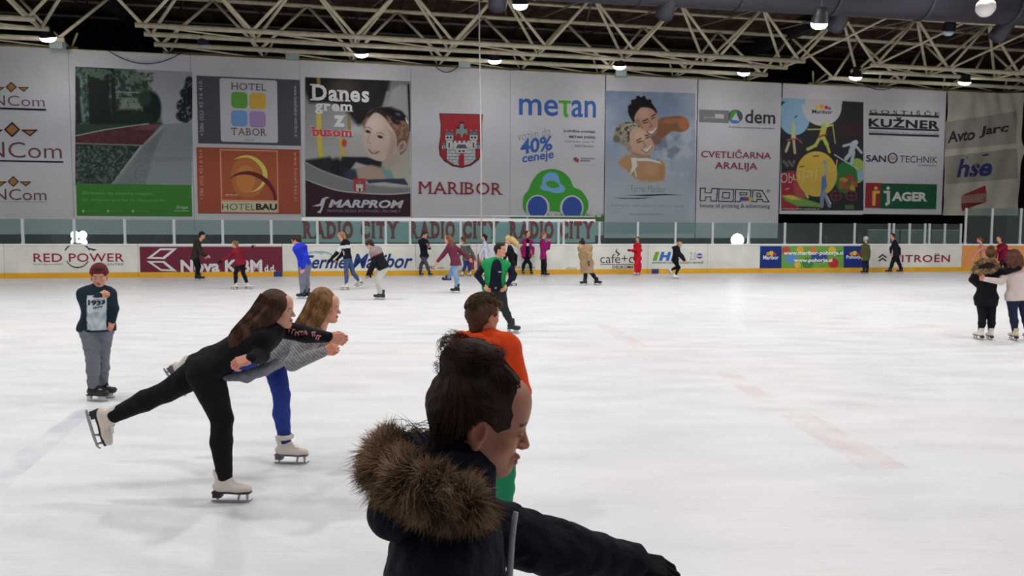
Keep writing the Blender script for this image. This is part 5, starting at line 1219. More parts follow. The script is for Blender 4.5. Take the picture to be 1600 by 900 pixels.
def put_skate(root, ankle, toe, upv, S, kind, col, sole, tongue=(235, 235, 235)):
    M = frame_mat(toe, upv); loc = np.asarray(ankle) - M @ V3(0, 0, (.135 if kind == 'figure' else .155) * S)
    W4 = Matrix([[M[i][0] * S, M[i][1] * S, M[i][2] * S, loc[i]] for i in range(3)] + [[0, 0, 0, 1]]); first = None
    for name, me in skate_meshes(kind, col, sole, tongue):
        o = bpy.data.objects.new(name, me); COL.objects.link(o)
        if first is None: first = o; o.parent = root; o.matrix_parent_inverse = parent_inv(root); o.matrix_basis = W4
        else: o.parent = first
    return first
SKIN = (214, 160, 134)
m_skin = attr_mat('skin', .5, .35)
def bodymat(): return m_skin
def hair_mat(rgb):
    return mat('hair_' + str(rgb), rgb, .65, bump=.8, bscale=60, var=.4, vscale=42, stretch=(1, 1, .12), spec=.16)
def cloth_mat(rgb, fold=.6): return mat('cloth_%s_%s' % (rgb, fold), rgb, .85, bump=fold, bscale=8, spec=.15, var=.08, vscale=5, bdist=.05)
def person(label, Y, head, neck, pel, el, wr, kn, an, yaw, S=1.0, hyaw=None, hpitch=0, hroll=0, toes=None, stand=(1, 1), tops=(), pants=((40, 40, 44), .006, 1.0), boots=('figure', (226, 220, 210), (60, 44, 40)),
           hands=('relaxed', 'relaxed'), skin=SKIN, gloves=None, hair=None, h=.014, group=None, var='adult', blush=.25, handdir=(None, None), handback=(None, None), build=1.0, shw=.165, lift=(None, None), tilt=None, leg_w=1.0, closed=False, lips=(178, 92, 88), neckdz=0.0, headscale=1.0, hh=None):
    if Y is None or isinstance(Y, tuple): Y = on_z(*Y).y
    J = lambda p, dz=0.0: np.array(at_Y(p[0], p[1], Y + (p[2] if len(p) > 2 else 0.0) + dz))
    th = math.radians(yaw); fwd = V3(math.sin(th), math.cos(th), 0); rgt = V3(math.cos(th), -math.sin(th), 0)
    N = J(neck, neckdz); Pv = J(pel); ax = nv(N - Pv); fw2 = nv(fwd - ax * (fwd @ ax)); rt2 = np.cross(fw2, ax)
    if tilt is not None: rt2 = nv(rt2 + ax * tilt)
    sh = [N - rt2 * shw * S - ax * .035 * S, N + rt2 * shw * S - ax * .035 * S]; hip = [Pv - rt2 * .085 * S, Pv + rt2 * .085 * S]
    E = [J(el[i], (-sh[i][1] * 0)) if len(el[i]) > 2 else np.array(at_Y(el[i][0], el[i][1], sh[i][1])) for i in (0, 1)]
    Wp = [J(wr[i]) if len(wr[i]) > 2 else np.array(at_Y(wr[i][0], wr[i][1], E[i][1])) for i in (0, 1)]
    K = [J(kn[i]) if len(kn[i]) > 2 else np.array(at_Y(kn[i][0], kn[i][1], hip[i][1])) for i in (0, 1)]
    A = [J(an[i]) if len(an[i]) > 2 else np.array(at_Y(an[i][0], an[i][1], K[i][1])) for i in (0, 1)]
    for i in (0, 1):
        if stand[i]: A[i][2] = (.135 if boots and boots[0] == 'figure' else .155) * S
    root = empty('person', ((A[0] + A[1])[0] / 2, (A[0] + A[1])[1] / 2, 0), label, 'person', group)
    hyaw = yaw if hyaw is None else hyaw; hy = math.radians(hyaw); hp = math.radians(hpitch)
    hf = V3(math.sin(hy) * math.cos(hp), math.cos(hy) * math.cos(hp), -math.sin(hp)); hu = V3(math.sin(hy) * math.sin(hp), math.cos(hy) * math.sin(hp), math.cos(hp))
    HM = frame_mat(hf, hu)
    if hroll: a = math.radians(hroll); c, s_ = math.cos(a), math.sin(a); HM = HM @ np.array([[c, 0, s_], [0, 1, 0], [-s_, 0, c]])
    HC = J(head); HS = S * headscale; toW = lambda v: (v * HS) @ HM.T + HC; toL = lambda p: (np.asarray(p) - HC) @ HM / HS
    b = build; fl = (fw2, .66)
    def torso(f, t, w=1.0):
        mid = Pv + (N - Pv) * .45; up = Pv + (N - Pv) * .78
        f.cone(Pv, mid, .135 * S * b * w + t, .125 * S * b * w + t, .04, fl); f.cone(mid, up, .125 * S * b * w + t, .150 * S * b * w + t, .04, fl); f.cone(up, N - ax * .05 * S, .15 * S * b * w + t, .10 * S * b * w + t, .04, fl)
        f.cone(sh[0] + rt2 * .02 * S, sh[1] - rt2 * .02 * S, .058 * S * b + t, .058 * S * b + t, .04)
    def arms(f, t, stop=0.0, which=(0, 1)):
        for i in which:
            d = nv(Wp[i] - E[i]); t2 = t * .72; f.cone(sh[i], E[i], .050 * S * b + t2, .040 * S * b + t2, .02); f.cone(E[i], Wp[i] - d * stop, .041 * S * b + t2, .027 * S + t2 * .8, .015)
    def legs(f, t, stop=0.0, w=1.0):
        f.cone(hip[0], hip[1], .098 * S * b * w + t, .098 * S * b * w + t, .04, fl)
        for i in (0, 1):
            d = nv(A[i] - K[i]); m = K[i] + (A[i] - K[i]) * .35 - fwd * .012 * S; up = np.array([0, 0, 1]) * stop
            f.cone(hip[i] - ax * .02 * S, K[i], .088 * S * leg_w * b + t, .056 * S * leg_w + t, .03); f.cone(K[i], m, .054 * S * leg_w + t, .055 * S * leg_w + t, .02); f.cone(m, A[i] - d * stop, .055 * S * leg_w + t, .038 * S * leg_w + t, .02)
    # body
    f = Field(.03); torso(f, -.004); arms(f, -.002); legs(f, -.004)
    nb = HC + HM @ (V3(0, -.035, -.10) * HS); f.cone(N - ax * .02 * S, nb, .052 * S * b, .047 * HS, .03)
    v, F = f.mesh(max(h, .012)); parts = [(v, F, np.tile(L3(skin), (len(v), 1)))]
    hv, hF = head_local(var, hh or (.006 if h > .013 else .0036)); brow = hair['col'] if hair and 'col' in hair else (60, 44, 34)
    brow = tuple(int(c * .7) for c in brow); parts.append((toW(hv), hF, head_colors(hv, skin, lips, brow, blush=blush, closed=closed)))
    hres = .006 if h > .013 else .0032; G_ = []
    for i in (0, 1):
        d = nv(Wp[i] - E[i]) if handdir[i] is None else nv(handdir[i]); bk = handback[i] if handback[i] is not None else (rt2 * (1 if i else -1) + fw2 * .3 + V3(0, 0, .2))
        hvv, hFF = place_hand(Wp[i], d, bk, 1 if i == 0 else -1, S, hands[i], hres, .0)
        if gloves: gv, gF = place_hand(Wp[i], d, bk, 1 if i == 0 else -1, S, hands[i], hres, .12); G_.append((gv, gF))
        parts.append((hvv, hFF, np.tile(L3(tuple(int(min(255, c * a)) for c, a in zip(skin, (1.0, .93, .92)))), (len(hvv), 1))))
    bv, bF, bC = join(parts); np_mesh('body', bv, bF, bodymat(), root, bC)
    if gloves:
        for gv, gF in G_: np_mesh('glove', gv, gF, cloth_mat(gloves, .3), root)
    # trousers
    pc, pt, pw = pants[:3]; f = Field(.03); legs(f, pt + .003 * S, .05 * S); f.cone(Pv, Pv + ax * .03 * S, .122 * S * b + pt, .118 * S * b + pt, .03, fl)
    if len(pants) > 3: f.noise(pants[3], 60 if h < .013 else 45, 1)
    f.cut(Pv + ax * .06 * S, ax); v, F = f.mesh(h); np_mesh('trousers', v, F, cloth_mat(pc), root)
    # tops: dict(name, col, t, length, sleeves, open, hood)
    for T in tops:
        f = Field(.03); t = T.get('t', .02); tw = T.get('w', 1.0); torso(f, t, tw); ln = T.get('len', .08) * S
        hem = Pv - V3(0, 0, 1) * ln if ln > .1 else Pv - ax * ln
        if ln > 0: f.cone(Pv, hem, .138 * S * b * tw + t, (.150 * S * b + t) * T.get('flare', 1.0) * tw, .03, (fw2, .74)); f.cone(hip[0], hip[1], .10 * S * b + t, .10 * S * b + t, .04, fl)
        if T.get('noise'): f.noise(T['noise'], T.get('nf', 38), T.get('seed', 2))
        dn = nv(hem - Pv) if ln > 0 else -ax; (f.cone(N + fw2 * .155 * S + ax * .10 * S, Pv + fw2 * .15 * S, T['open'][0], T['open'][1], .01, None, True), f.cone(Pv + fw2 * .15 * S, hem + fw2 * .16 * S - V3(0, 0, .1), T['open'][1], T['open'][2], .01, None, True)) if T.get('open') else 0; f.cut(hem if ln > 0 else Pv + ax * abs(ln), dn)
        if T.get('sleeves', 1):
            f2 = f; n0 = len(f.ops); arms(f2, t, T.get('cuff', .0) * S)
            if T.get('noise2'): f.noise(T['noise2'], T.get('nf2', 50), 5)
        if T.get('collar', 1): f.cone(N - ax * .01, N + (nb - N) * .35, .062 * S + t * .5, .060 * S + t * .4, .02)
        if T.get('hood'): f.ell(N - fw2 * .085 * S - ax * .01 * S, (.125 * S, .125 * S, .07 * S), k=.03); 
        v, F = f.mesh(h); col = T['col']
        if 'paint' in T:
            P_ = v; u = (P_ - Pv) @ ax / np.linalg.norm(N - Pv); r_ = (P_ - Pv) @ rt2 / S; fr = (P_ - Pv) @ fw2 / S
            C = T['paint'](P_, u, r_, fr, sh, E, Wp, np.tile(L3(col), (len(v), 1))); np_mesh(T.get('name', 'jacket'), v, F, attr_mat('painted_cloth', .85, .15, .5, 9), root, C)
        else: np_mesh(T.get('name', 'jacket'), v, F, cloth_mat(col, T.get('fold', .6)), root)
    # skates
    if boots:
        for i in (0, 1):
            ty = math.radians((toes[i][0] if isinstance(toes[i], tuple) else toes[i]) if toes else yaw); tp = math.radians(toes[i][1]) if toes and isinstance(toes[i], tuple) else 0.0
            td = V3(math.sin(ty) * math.cos(tp), math.cos(ty) * math.cos(tp), math.sin(tp)); ud = lift[i] if lift[i] is not None else (V3(0, 0, 1) if stand[i] else nv(K[i] - A[i]))
            put_skate(root, A[i], td, ud, S, *boots)
    # hair and hats
    if hair: do_hair(root, hair, toW, toL, HS, J, h)
    return dict(root=root, N=N, P=Pv, ax=ax, fw=fw2, rt=rt2, sh=sh, E=E, W=Wp, K=K, A=A, HC=HC, HM=HM, toW=toW, toL=toL, S=S, J=J, HS=HS)
def do_hair(root, H, toW, toL, S, J, h):
    kind = H['kind']; col = H['col']; f = Field(.018); r = H.get('res', .0075 if h > .013 else .0045); g = H.get('grow', 0.0)
    if kind != 'none':
        f.ell((0, -.022, .036), (.083 + g, .100 + g, .092 + g)); f.cone((0, -.052, .0), (0, -.056, -.062 if kind == 'short' else -.05), .068 + g, .044 + g, .03)
        if kind == 'short': f.ell((0, .03, .088), (.06, .055, .035), k=.02)
        if kind == 'curly': f.ell((0, -.03, -.01), (.115, .10, .15)); f.noise(.012, 120, 3)
        f.noise(H.get('noise', .0022), 130, 1)
        (f.ell((0, .133, -.062), (.105, .092, .098), k=.008, sub=True), f.ell((0, .078, -.078), (.12, .076, .066), k=.014, sub=True)) if kind == 'up' else f.ell((0, .133, -.054), (.102, .098, .100), k=.014, sub=True)                      # the face
        for sg in (-1, 1): f.ell((sg * .082, .012, -.022), (.022, .034, .040), k=.008, sub=True) if kind in ('short', 'up') else None
        for item in H.get('bumps', ()): f.ell(item[0], item[1], k=.012)
        for ch in H.get('chains', ()):
            pts = [toL(J(p)) for p in ch['pts']]; f.chain(pts, [q / S for q in ch['r']], .02)
        for ch in H.get('lchains', ()): f.chain([V3(*p) for p in ch['pts']], ch['r'], .02)
        v, F = f.mesh(r); parts = [(toW(v), F)]
        for ch in H.get('chains', ()):
            if ch.get('n', 0): parts.append(strands([J(p) for p in ch['pts']], ch['r'], ch['n'], ch.get('tr', .0016), ch.get('seed', 0)))
        v, F, _ = join(parts); np_mesh('hair', v, F, hair_mat(col), root)
    if 'hat' in H:
        f = Field(.015); f.ell((0, -.020, .048), (.091, .110, .100)); hc = H['hat']; f.cut((0, 0, H.get('brim', .028)), (0, -.25, -1)); 
        n = 18
        for i in range(n):
            a, b2 = 2 * math.pi * i / n, 2 * math.pi * (i + 1) / n; P_ = lambda q: (.084 * math.cos(q), -.018 + .102 * math.sin(q), H.get('brim', .028) + .014 + .25 * -.102 * math.sin(q) * -1 * .0 + .022 * math.sin(q))
            f.cone(P_(a), P_(b2), .012, .012, .006)
        if H.get('bobble'): f.ell((0, -.02, .165), (.045, .045, .042), k=.006)
        v, F = f.mesh(r); np_mesh('hat', toW(v), F, mat('knit_' + str(hc), hc, .9, bump=1.0, bscale=90, stretch=(1, 1, .3)), root)
def strands(pts, rs, n, tr, seed, fly=.25):
    """a lock of separate thin strands following a chain"""
    rng = np.random.default_rng(seed); P = np.array([(*p, r) for p, r in zip(pts, rs)]); Q = np.array(catmull([tuple(p) for p in P], 5, False)); m = len(Q); Vs = []; Fs = []; c = 0
    T = np.gradient(Q[:, :3], axis=0); T /= np.linalg.norm(T, axis=1)[:, None] + 1e-9; ref = V3(0, 0, 1) if abs(T[0][2]) < .9 else V3(1, 0, 0)
    U = np.cross(T, ref); U /= np.linalg.norm(U, axis=1)[:, None]; Wd = np.cross(T, U)
    for i in range(n):
        a = rng.random() * 6.283; rr = (0.85 + rng.random() * fly); e = int(m * (0.7 + .3 * rng.random())); ph = rng.random() * 6; wob = a + .5 * np.sin(np.linspace(0, 3, m) + ph)
        C = Q[:, :3] + (U * np.cos(wob)[:, None] + Wd * np.sin(wob)[:, None]) * (Q[:, 3] * rr)[:, None]; C = C[:e]; k = len(C); w = tr * (1 - np.linspace(0, 1, k) ** 3 * .9)
        for j in range(3):
            an = 2.094 * j; Vs.append(C + (U[:k] * math.cos(an) + Wd[:k] * math.sin(an)) * w[:, None])
        base = c
        for q in range(k - 1):
            for j in range(3): Fs.append((base + j * k + q, base + ((j + 1) % 3) * k + q, base + ((j + 1) % 3) * k + q + 1, base + j * k + q + 1))
        c += 3 * k
    return np.concatenate(Vs), np.array(Fs)
def fur(name, base, normals, n, length, rgb, root, seed=0, w=.0022, droop=.3):
    """tufts of fur growing out of given points"""
    rng = np.random.default_rng(seed); i = rng.integers(0, len(base), n); P = base[i] + rng.normal(0, .003, (n, 3)); N_ = normals[i] + rng.normal(0, .25, (n, 3)) + .75 * np.sin(base[i][:, [1, 2, 0]] * 115 + np.array([0, 2, 4])); N_[:, 2] -= droop; N_ /= np.linalg.norm(N_, axis=1)[:, None]
    L = length * (.6 + .7 * rng.random(n)); T = np.cross(N_, rng.normal(0, 1, (n, 3))); T /= np.linalg.norm(T, axis=1)[:, None]; B = np.cross(N_, T)
    bend = rng.normal(0, .25, (n, 3)) + V3(0, 0, -droop); Vs = np.empty((n, 9, 3)); 
    for lv, (t, ww) in enumerate(((0, 1), (.5, .75), (1, .12))):
        C = P + N_ * (L * t)[:, None] + bend * (L * t * t * .6)[:, None]
        for j in range(3): a = 2.094 * j; Vs[:, lv * 3 + j] = C + (T * math.cos(a) + B * math.sin(a)) * (w * ww)
    o = (np.arange(n) * 9)[:, None]; fs = []
    for lv in (0, 1):
        for j in range(3): fs.append(np.concatenate([o + lv * 3 + j, o + lv * 3 + (j + 1) % 3, o + lv * 3 + 3 + (j + 1) % 3, o + lv * 3 + 3 + j], 1))
    sh = (.55 + .75 * rng.random(n)); tint = np.clip(.5 + .5 * np.sin(P[:, :1] * 130 + np.sin(P[:, 2:] * 110) * 2) + rng.normal(0, .25, (n, 1)), 0, 1); c0 = L3(rgb[0]) * (1 - tint) + L3(rgb[1]) * tint; C = np.repeat(c0 * sh[:, None], 9, axis=0)
    return np_mesh(name, Vs.reshape(-1, 3), np.concatenate(fs), attr_mat('fur', .8, .1), root, C)
# ------------------------------------------------------------------ the skaters near the camera
BLACK = (22, 22, 27); WBOOT = ('figure', (222, 214, 202), (52, 40, 38)); HBOOT = ('hockey', (26, 26, 30), (20, 20, 22))
def decal(root, V, o, rt, up, out, t, cx, cz, w, hgt, rgb, bold=.03, name='lettering', lift_=.004, polys=None):
    """lettering laid on the cloth"""
    v, f = glyphs(t, bold) if polys is None else polys
    lo, hi = v.min(0), v.max(0); v = (v - lo) / (hi - lo) - .5; P = (V - o); a = P @ rt; b = P @ up; c = P @ out; pts = []
    for q in v:
        x, z = cx + q[0] * w, cz + q[1] * hgt; d2 = (a - x) ** 2 + (b - z) ** 2; m = d2 < .022 ** 2
        m = m & (c > 0) if m.any() else m; y = c[m].max() if m.any() else .12
        pts.append(o + rt * x + up * z + out * (y + lift_))
    mb = MB(); mb.add(pts, f); return mb.build(name, mat('decal_' + str(rgb), rgb, .7), root)
def meshV(root, nm):
    for o in root.children:
        if o.name.startswith(nm): a = np.empty(len(o.data.vertices) * 3, np.float32); o.data.vertices.foreach_get('co', a); return a.reshape(-1, 3).astype(float)

# --- girl in black, gliding on one leg
A_ = person('skater all in black gliding on one leg, other leg stretched back, long brown hair', (366, 783),
    (436, 485), (424, 516), (330, 572), [(478, 523, .10), (407, 555, -.15)], [(514, 527, -.02), (392, 560, -.34)], [(262, 611, .05), (347, 655, -.04)], [(168, 654, .05), (351, 735, -.03)],
    84, S=.93, hyaw=88, hpitch=4, toes=[(90, -75), 92], stand=(0, 1), lift=(V3(1, 0, .22), None), build=1.12, leg_w=1.16, h=.010, shw=.15, skin=(214, 158, 136), blush=.28,
    tops=({'col': BLACK, 't': .014, 'len': .10, 'noise': .0025, 'noise2': .002, 'name': 'top', 'collar': 0},), pants=(BLACK, .004, 1.0, .0015), boots=('figure', (220, 208, 196), (40, 30, 34)), hands=('half', 'half'),
    handdir=(V3(1, 0, -.15), V3(-.9, -.55, -.25)), handback=(V3(0, -1, .4), V3(.2, -.7, .8)),
    hair={'kind': 'long', 'col': (74, 50, 36), 'chains': [dict(pts=[(427, 473), (415, 487, -.02), (400, 502, -.05), (385, 515, -.09), (370, 530, -.12), (361, 545, -.13)], r=[.088, .080, .068, .060, .050, .012], n=320, tr=.0022, seed=1),
        dict(pts=[(434, 474, -.05), (424, 490, -.08), (408, 506, -.10), (392, 522, -.13), (376, 540, -.14)], r=[.055, .050, .046, .040, .012], n=200, tr=.0020, seed=2)]})
r = A_['root']
f = Field(.03); f.chain([A_['J'](p) for p in ((352, 590, -.08), (385, 588, -.06), (412, 578, 0), (432, 566, .05))], [.02, .034, .034, .024]); f.noise(.004, 60, 3); v, F = f.mesh(.010); o = np_mesh('undershirt', v, F, cloth_mat((120, 122, 134)), r); o['label'] = 'grey undershirt hanging below the black top'
mb = MB(); rr = random.Random(5); a = A_['sh'][0]; b = A_['E'][0]; c = A_['W'][0]
for k in range(14):
    t = .25 + .62 * k / 14; p = (a + (b - a) * (t * 2)) if t < .5 else (b + (c - b) * (t * 2 - 1)); d = nv(c - a); p = p + V3(0, -.055, .004 + rr.uniform(-.012, .016))
    if .58 < t < .68: continue
    q = V3(rr.uniform(-.4, .4), 0, 1); q = nv(q) * .014; mb.tube([p - q, p + q], .0032, 4); mb.tube([p + q, p + q + d * .014 - V3(0, 0, rr.choice((0, .012)))], .0032, 4)
mb.build('pink_sleeve_print', mat('pink_print', (222, 150, 150), .7), r)
mb = MB(); nk = A_['toW'](np.array([[.05 * math.cos(a), -.03 + .055 * math.sin(a), -.125 + .012 * math.sin(a)] for a in np.linspace(0, 2 * math.pi, 25)])); mb.tube([Vector(p) for p in nk], .004, 6, caps=False); mb.build('choker', mat('black_cord', (16, 16, 18), .5), r, True)

# --- girl in grey sweater and blue jeans
B_ = person('skater in grey striped sweater and blue jeans leaning forward just behind the all-black one', (458, 722),
    (511, 481), (489, 520), (424, 556), [(474, 560, .12), (457, 568, -.22)], [(508, 541, .05), (507, 549, -.18)], [(440, 618, -.05), (345, 575, .1)], [(446, 686, -.05), (286, 577, .12)],
    88, S=.93, hyaw=90, hpitch=6, toes=[94, (90, -55)], stand=(1, 0), lift=(None, V3(1, 0, .5)), h=.010, shw=.15, build=1.0, leg_w=1.02, skin=(220, 160, 132), blush=.3,
    tops=({'col': (150, 148, 152), 't': .022, 'len': .06, 'noise': .003, 'name': 'sweater', 'collar': 1, 'cuff': .01,
           'paint': lambda P, u, r_, fr, sh, E, W_, C: np.where((np.sin(P @ V3(.75, .15, .65) * 340) > .35)[:, None], C * .45, C * 1.15)},), pants=((46, 64, 142), .005, 1.0, .002), boots=('figure', (216, 204, 194), (96, 92, 96)), hands=('fist', 'fist'),
    handdir=(V3(.9, -.1, .3), V3(.9, 0, .4)), handback=(V3(0, -1, .4), V3(0, -1, .3)),
    hair={'kind': 'long', 'col': (134, 98, 62), 'chains': [dict(pts=[(503, 467), (492, 484, -.02), (480, 500, -.05), (469, 513, -.06), (458, 524, -.06)], r=[.088, .075, .062, .05, .015], n=300, tr=.0022, seed=3),
        dict(pts=[(508, 472, -.06), (499, 492, -.09), (488, 510, -.11), (474, 526, -.12)], r=[.045, .045, .038, .010], n=160, tr=.0020, seed=4)]})
r = B_['root']; p = B_['A'][0]; mb = MB(); mb.tube([Vector(p) + Vector((.048 * math.cos(a), -.012 + .052 * math.sin(a), .082)) for a in np.linspace(0, 2 * math.pi, 20)], .017, 10, caps=False); mb.build('fur_cuff', mat('cream_fleece', (226, 216, 200), .95, bump=1, bscale=120), r, True)
mb = MB(); q = np.array(at_Y(441, 548, B_['P'][1] - .10)); mb.box(q, .05, .03, .04); mb.build('red_shirt_edge', mat('red_cloth', (170, 50, 56), .8), r, bevel=.01)

# --- boy with the dark red beanie
def boy_paint(P, u, r_, fr, sh, E, W_, C):
    m = (fr > .035) & (np.abs(r_ + .0) < .10) & (u < .90) & (u > -.03); n = .5 + .5 * np.sin(P[:, 2] * 50 + np.sin(P[:, 0] * 40) * 2) * np.sin(P[:, 0] * 60)
    L = L3((206, 216, 222)) * (1 - .35 * n[:, None] * (u < .45)[:, None]); C[m] = L[m]; return C
Yb = on_z(150, 627).y; dzb = on_z(168, 621).y - Yb
by = person('standing skater at left in dark red beanie, printed hoodie and grey joggers, holding a stick', (150, 627),
    (155, 432), (151, 455), (151, 512), [(177, 482, .02), (136, 484, -.10)], [(175, 500, .0), (155, 463, -.22)], [(160, 560, .06), (145, 561, -.08)], [(161, 596, dzb), (146, 603, 0)],
    152, S=.84, hyaw=158, hpitch=12, toes=[112, 100], h=.009, var='child', headscale=1.08, shw=.140, build=.92, leg_w=1.0, skin=(216, 158, 130),
    tops=({'col': (30, 46, 58), 't': .028, 'len': .04, 'noise': .003, 'name': 'hoodie', 'hood': 1, 'paint': boy_paint},), pants=((112, 114, 124), .013, 1.0, .0045), boots=('hockey', (24, 24, 28), (20, 20, 22)), hands=('relaxed', 'fist'),
    handdir=(V3(-.1, -.2, -1), V3(.8, .1, .5)), handback=(V3(1, -.4, 0), V3(-.2, -1, 0)), hair={'kind': 'short', 'col': (60, 40, 28), 'hat': (104, 30, 42), 'brim': .030})
r = by['root']; hv = meshV(r, 'hoodie')
decal(r, hv, by['P'], -by['rt'], by['ax'], by['fw'], '1933', 0.0, .27, .15, .055, (24, 30, 38), .05)
decal(r, hv, by['P'], -by['rt'], by['ax'], by['fw'], 'SPRT', 0.01, .215, .09, .02, (24, 30, 38), .05)
p = Vector(by['W'][1]) + Vector((.05, -.02, .045)); mb = MB(); mb.tube([p - Vector((.03, 0, .005)), p + Vector((.05, -.02, .0))], .003, 6); o = mb.build('lolly_stick', mat('white_stick', (235, 235, 230), .5)); tag(o, 'thin white stick held in the hand of the skater with the beanie', 'stick')

# --- boy in the orange hoodie, seen from behind
ob = person('person in orange hoodie and green trousers seen from behind, short brown hair', 4.25,
    (757, 494), (757, 533), (762, 652), [(716, 620, .05), (814, 612, .0)], [(724, 680, -.12), (800, 670, -.15)], [(748, 738, .05), (788, 738, -.02)], [(748, 815, .1), (786, 815, -.02)],
    22, S=.86, hyaw=52, hpitch=2, toes=[20, 28], h=.010, headscale=1.0, var='child', shw=.165, build=1.0, skin=(206, 146, 116),
    tops=({'col': (226, 74, 30), 't': .028, 'len': .10, 'nf': 26, 'noise2': .003, 'nf2': 34, 'noise': .006, 'name': 'hoodie', 'hood': 0},), pants=((38, 132, 92), .010, 1.0, .003), boots=HBOOT,
    hair={'kind': 'short', 'col': (84, 58, 42), 'grow': .006, 'noise': .005, 'bumps': [((.02, .085, .075), (.045, .030, .026))]})
f = Field(.03); q = lambda *p: ob['J'](p); f.chain([q(716, 537, -.02), q(722, 532, .05), q(745, 538, -.11), q(772, 543, -.08), q(786, 550, .03)], [.048, .045, .052, .048, .035]); f.ell(q(742, 560, -.12), (.12, .07, .09), k=.03); f.noise(.004, 60, 4); v, F = f.mesh(.009); np_mesh('hood', v, F, cloth_mat((226, 74, 30)), ob['root'])
vs, fs = strands([ob['toW'](np.array(p)) for p in ((0, -.10, .03), (0, -.06, .07), (.01, .02, .085), (.02, .11, .075))], [.05, .065, .062, .03], 260, .0012, 8, .12); np_mesh('hair_strands', vs, fs, hair_mat((92, 64, 44)), ob['root'])

# --- girl with the bun, closest to the camera
G_ = person('nearest person, dark hair bun, navy parka with brown fur hood, one gloved arm stretched forward', 1.46,
    (756, 657), (700, 826), (684, 1120), [(886, 862, .20), (650, 1000, -.19)], [(985, 878, .25), (735, 1075, -.15)], [(700, 1350, .08), (720, 1340, -.08)], [(690, 1600, .08), (715, 1600, -.08)],
    92, S=.86, hyaw=92, hpitch=15, toes=[90, 90], h=.0075, hh=.0026, var='child', headscale=1.03, shw=.155, build=1.0, skin=(180, 124, 100), blush=.25, closed=True, lips=(172, 96, 86),
    tops=({'col': (22, 24, 34), 't': .034, 'len': .22, 'noise': .003, 'nf': 55, 'noise2': .0045, 'nf2': 70, 'name': 'parka', 'collar': 0, 'fold': 1.0, 'cuff': .0},), pants=(BLACK, .006, 1.0), boots=WBOOT, gloves=(18, 18, 22), hands=('relaxed', 'relaxed'),
    handdir=(V3(1, .1, -.28), None), handback=(V3(.2, -.35, 1), None),
    hair={'kind': 'up', 'col': (44, 28, 23), 'grow': .004, 'res': .0038, 'noise': .0016, 'bumps': [((0, -.060, .112), (.064, .062, .045)), ((.01, -.048, .135), (.048, .048, .03)), ((-.02, -.085, .10), (.04, .04, .035))]})
r = G_['root']; J = G_['J']; HW = lambda *p: G_['toW'](np.array(p))
parts = []
for k in range(26):      # loose wisps wound round the bun and swept up from the face
    a = k * .9; c = V3(0, -.062, .120); pts = [c + V3(.058 * math.cos(a + t * 1.6) * (1 - .15 * (k % 3)), .056 * math.sin(a + t * 1.6), .03 * math.sin(k * 2.1 + t)) for t in (0, .5, 1, 1.5)]
    parts.append(strands([HW(*p) for p in pts], [.010, .014, .014, .006], 26, .0005, 20 + k, .5))
for k in range(16):
    a = -1.5 + 3.0 * k / 15; parts.append(strands([HW(.066 * math.sin(a), .050 * math.cos(a) + .01, .082 + .012 * math.cos(a)), HW(.06 * math.sin(a), .012 * math.cos(a), .114), HW(.03 * math.sin(a), -.04, .122)], [.003, .010, .010], 26, .0005, 60 + k, .3))
for k in range(16):
    sg = 1; parts.append(strands([HW(.083, .02 - .014 * k * .5, .05 - .008 * k), HW(.088, -.03 - .003 * k, .06), HW(.05, -.08, .10)], [.010, .012, .010], 26, .0005, 90 + k, .3))
for k in range(7): parts.append(strands([HW(.03, -.10, -.03 - .01 * k), HW(.035, -.125 - .004 * k, -.05), HW(.04, -.13 - .012 * k, -.07 + .02 * (k % 3))], [.01, .012, .012], 3, .0007, 130 + k, .8))
v, F, _ = join(parts); np_mesh('hair_strands', v, F, hair_mat((66, 42, 32)), r)
ring = [(752, 796, -.09), (720, 782, -.14), (682, 770, -.16), (645, 756, -.15), (614, 740, -.10), (602, 718, -.03), (614, 698, .04), (636, 690, .08)]
f = Field(.03); f.chain([J(p) for p in ring], [.014, .020, .024, .026, .026, .024, .020, .016])
f.ell(J((632, 792, -.04)), (.066, .12, .048), k=.04); f.chain([J((655, 705, .05)), J((690, 718, .02)), J((722, 735, -.03)), J((738, 790, -.04))], [.035, .052, .055, .045]); f.chain([J((700, 735, -.06)), J((650, 745, -.06))], [.045, .05]); f.noise(.003, 60, 7)
v, F = f.mesh(.0075); np_mesh('hood', v, F, cloth_mat((20, 22, 34), .5), r)
f = Field(.02); f.chain([J(p) for p in ring], [.014, .020, .023, .025, .026, .024, .020, .014]); v, F = f.mesh(.009); C_ = np.array([J(p) for p in ring]); 
d = v[:, None, :] - C_[None]; near = d[np.arange(len(v)), np.argmin((d ** 2).sum(-1), 1)]; nr = near / np.linalg.norm(near, axis=1)[:, None]
f2 = Field(.02); f2.chain([J(p) for p in ring], [.013, .019, .022, .024, .025, .023, .019, .013]); v2, F2 = f2.mesh(.008); o = np_mesh('fur_base', v2, F2, mat('fur_base_brown', (96, 74, 58), .9, bump=1, bscale=70), r)
o = fur('fur_trim', v, nr, 26000, .033, ((178, 146, 116), (88, 64, 48)), r, 5, .0008, .30); o['kind'] = 'stuff'; o['label'] = 'brown fur trim round the hood'
mb = MB(); mb.tube([J((806, 800, -.035)), J((800, 840, -.04)), J((796, 900, -.04)), J((794, 960, -.04))], [.005, .006, .0065, .0065], 8); o = mb.build('zip_placket', mat('pale_zip', (150, 150, 156), .4), r, True); o['label'] = 'pale grey zip down the front of the parka'
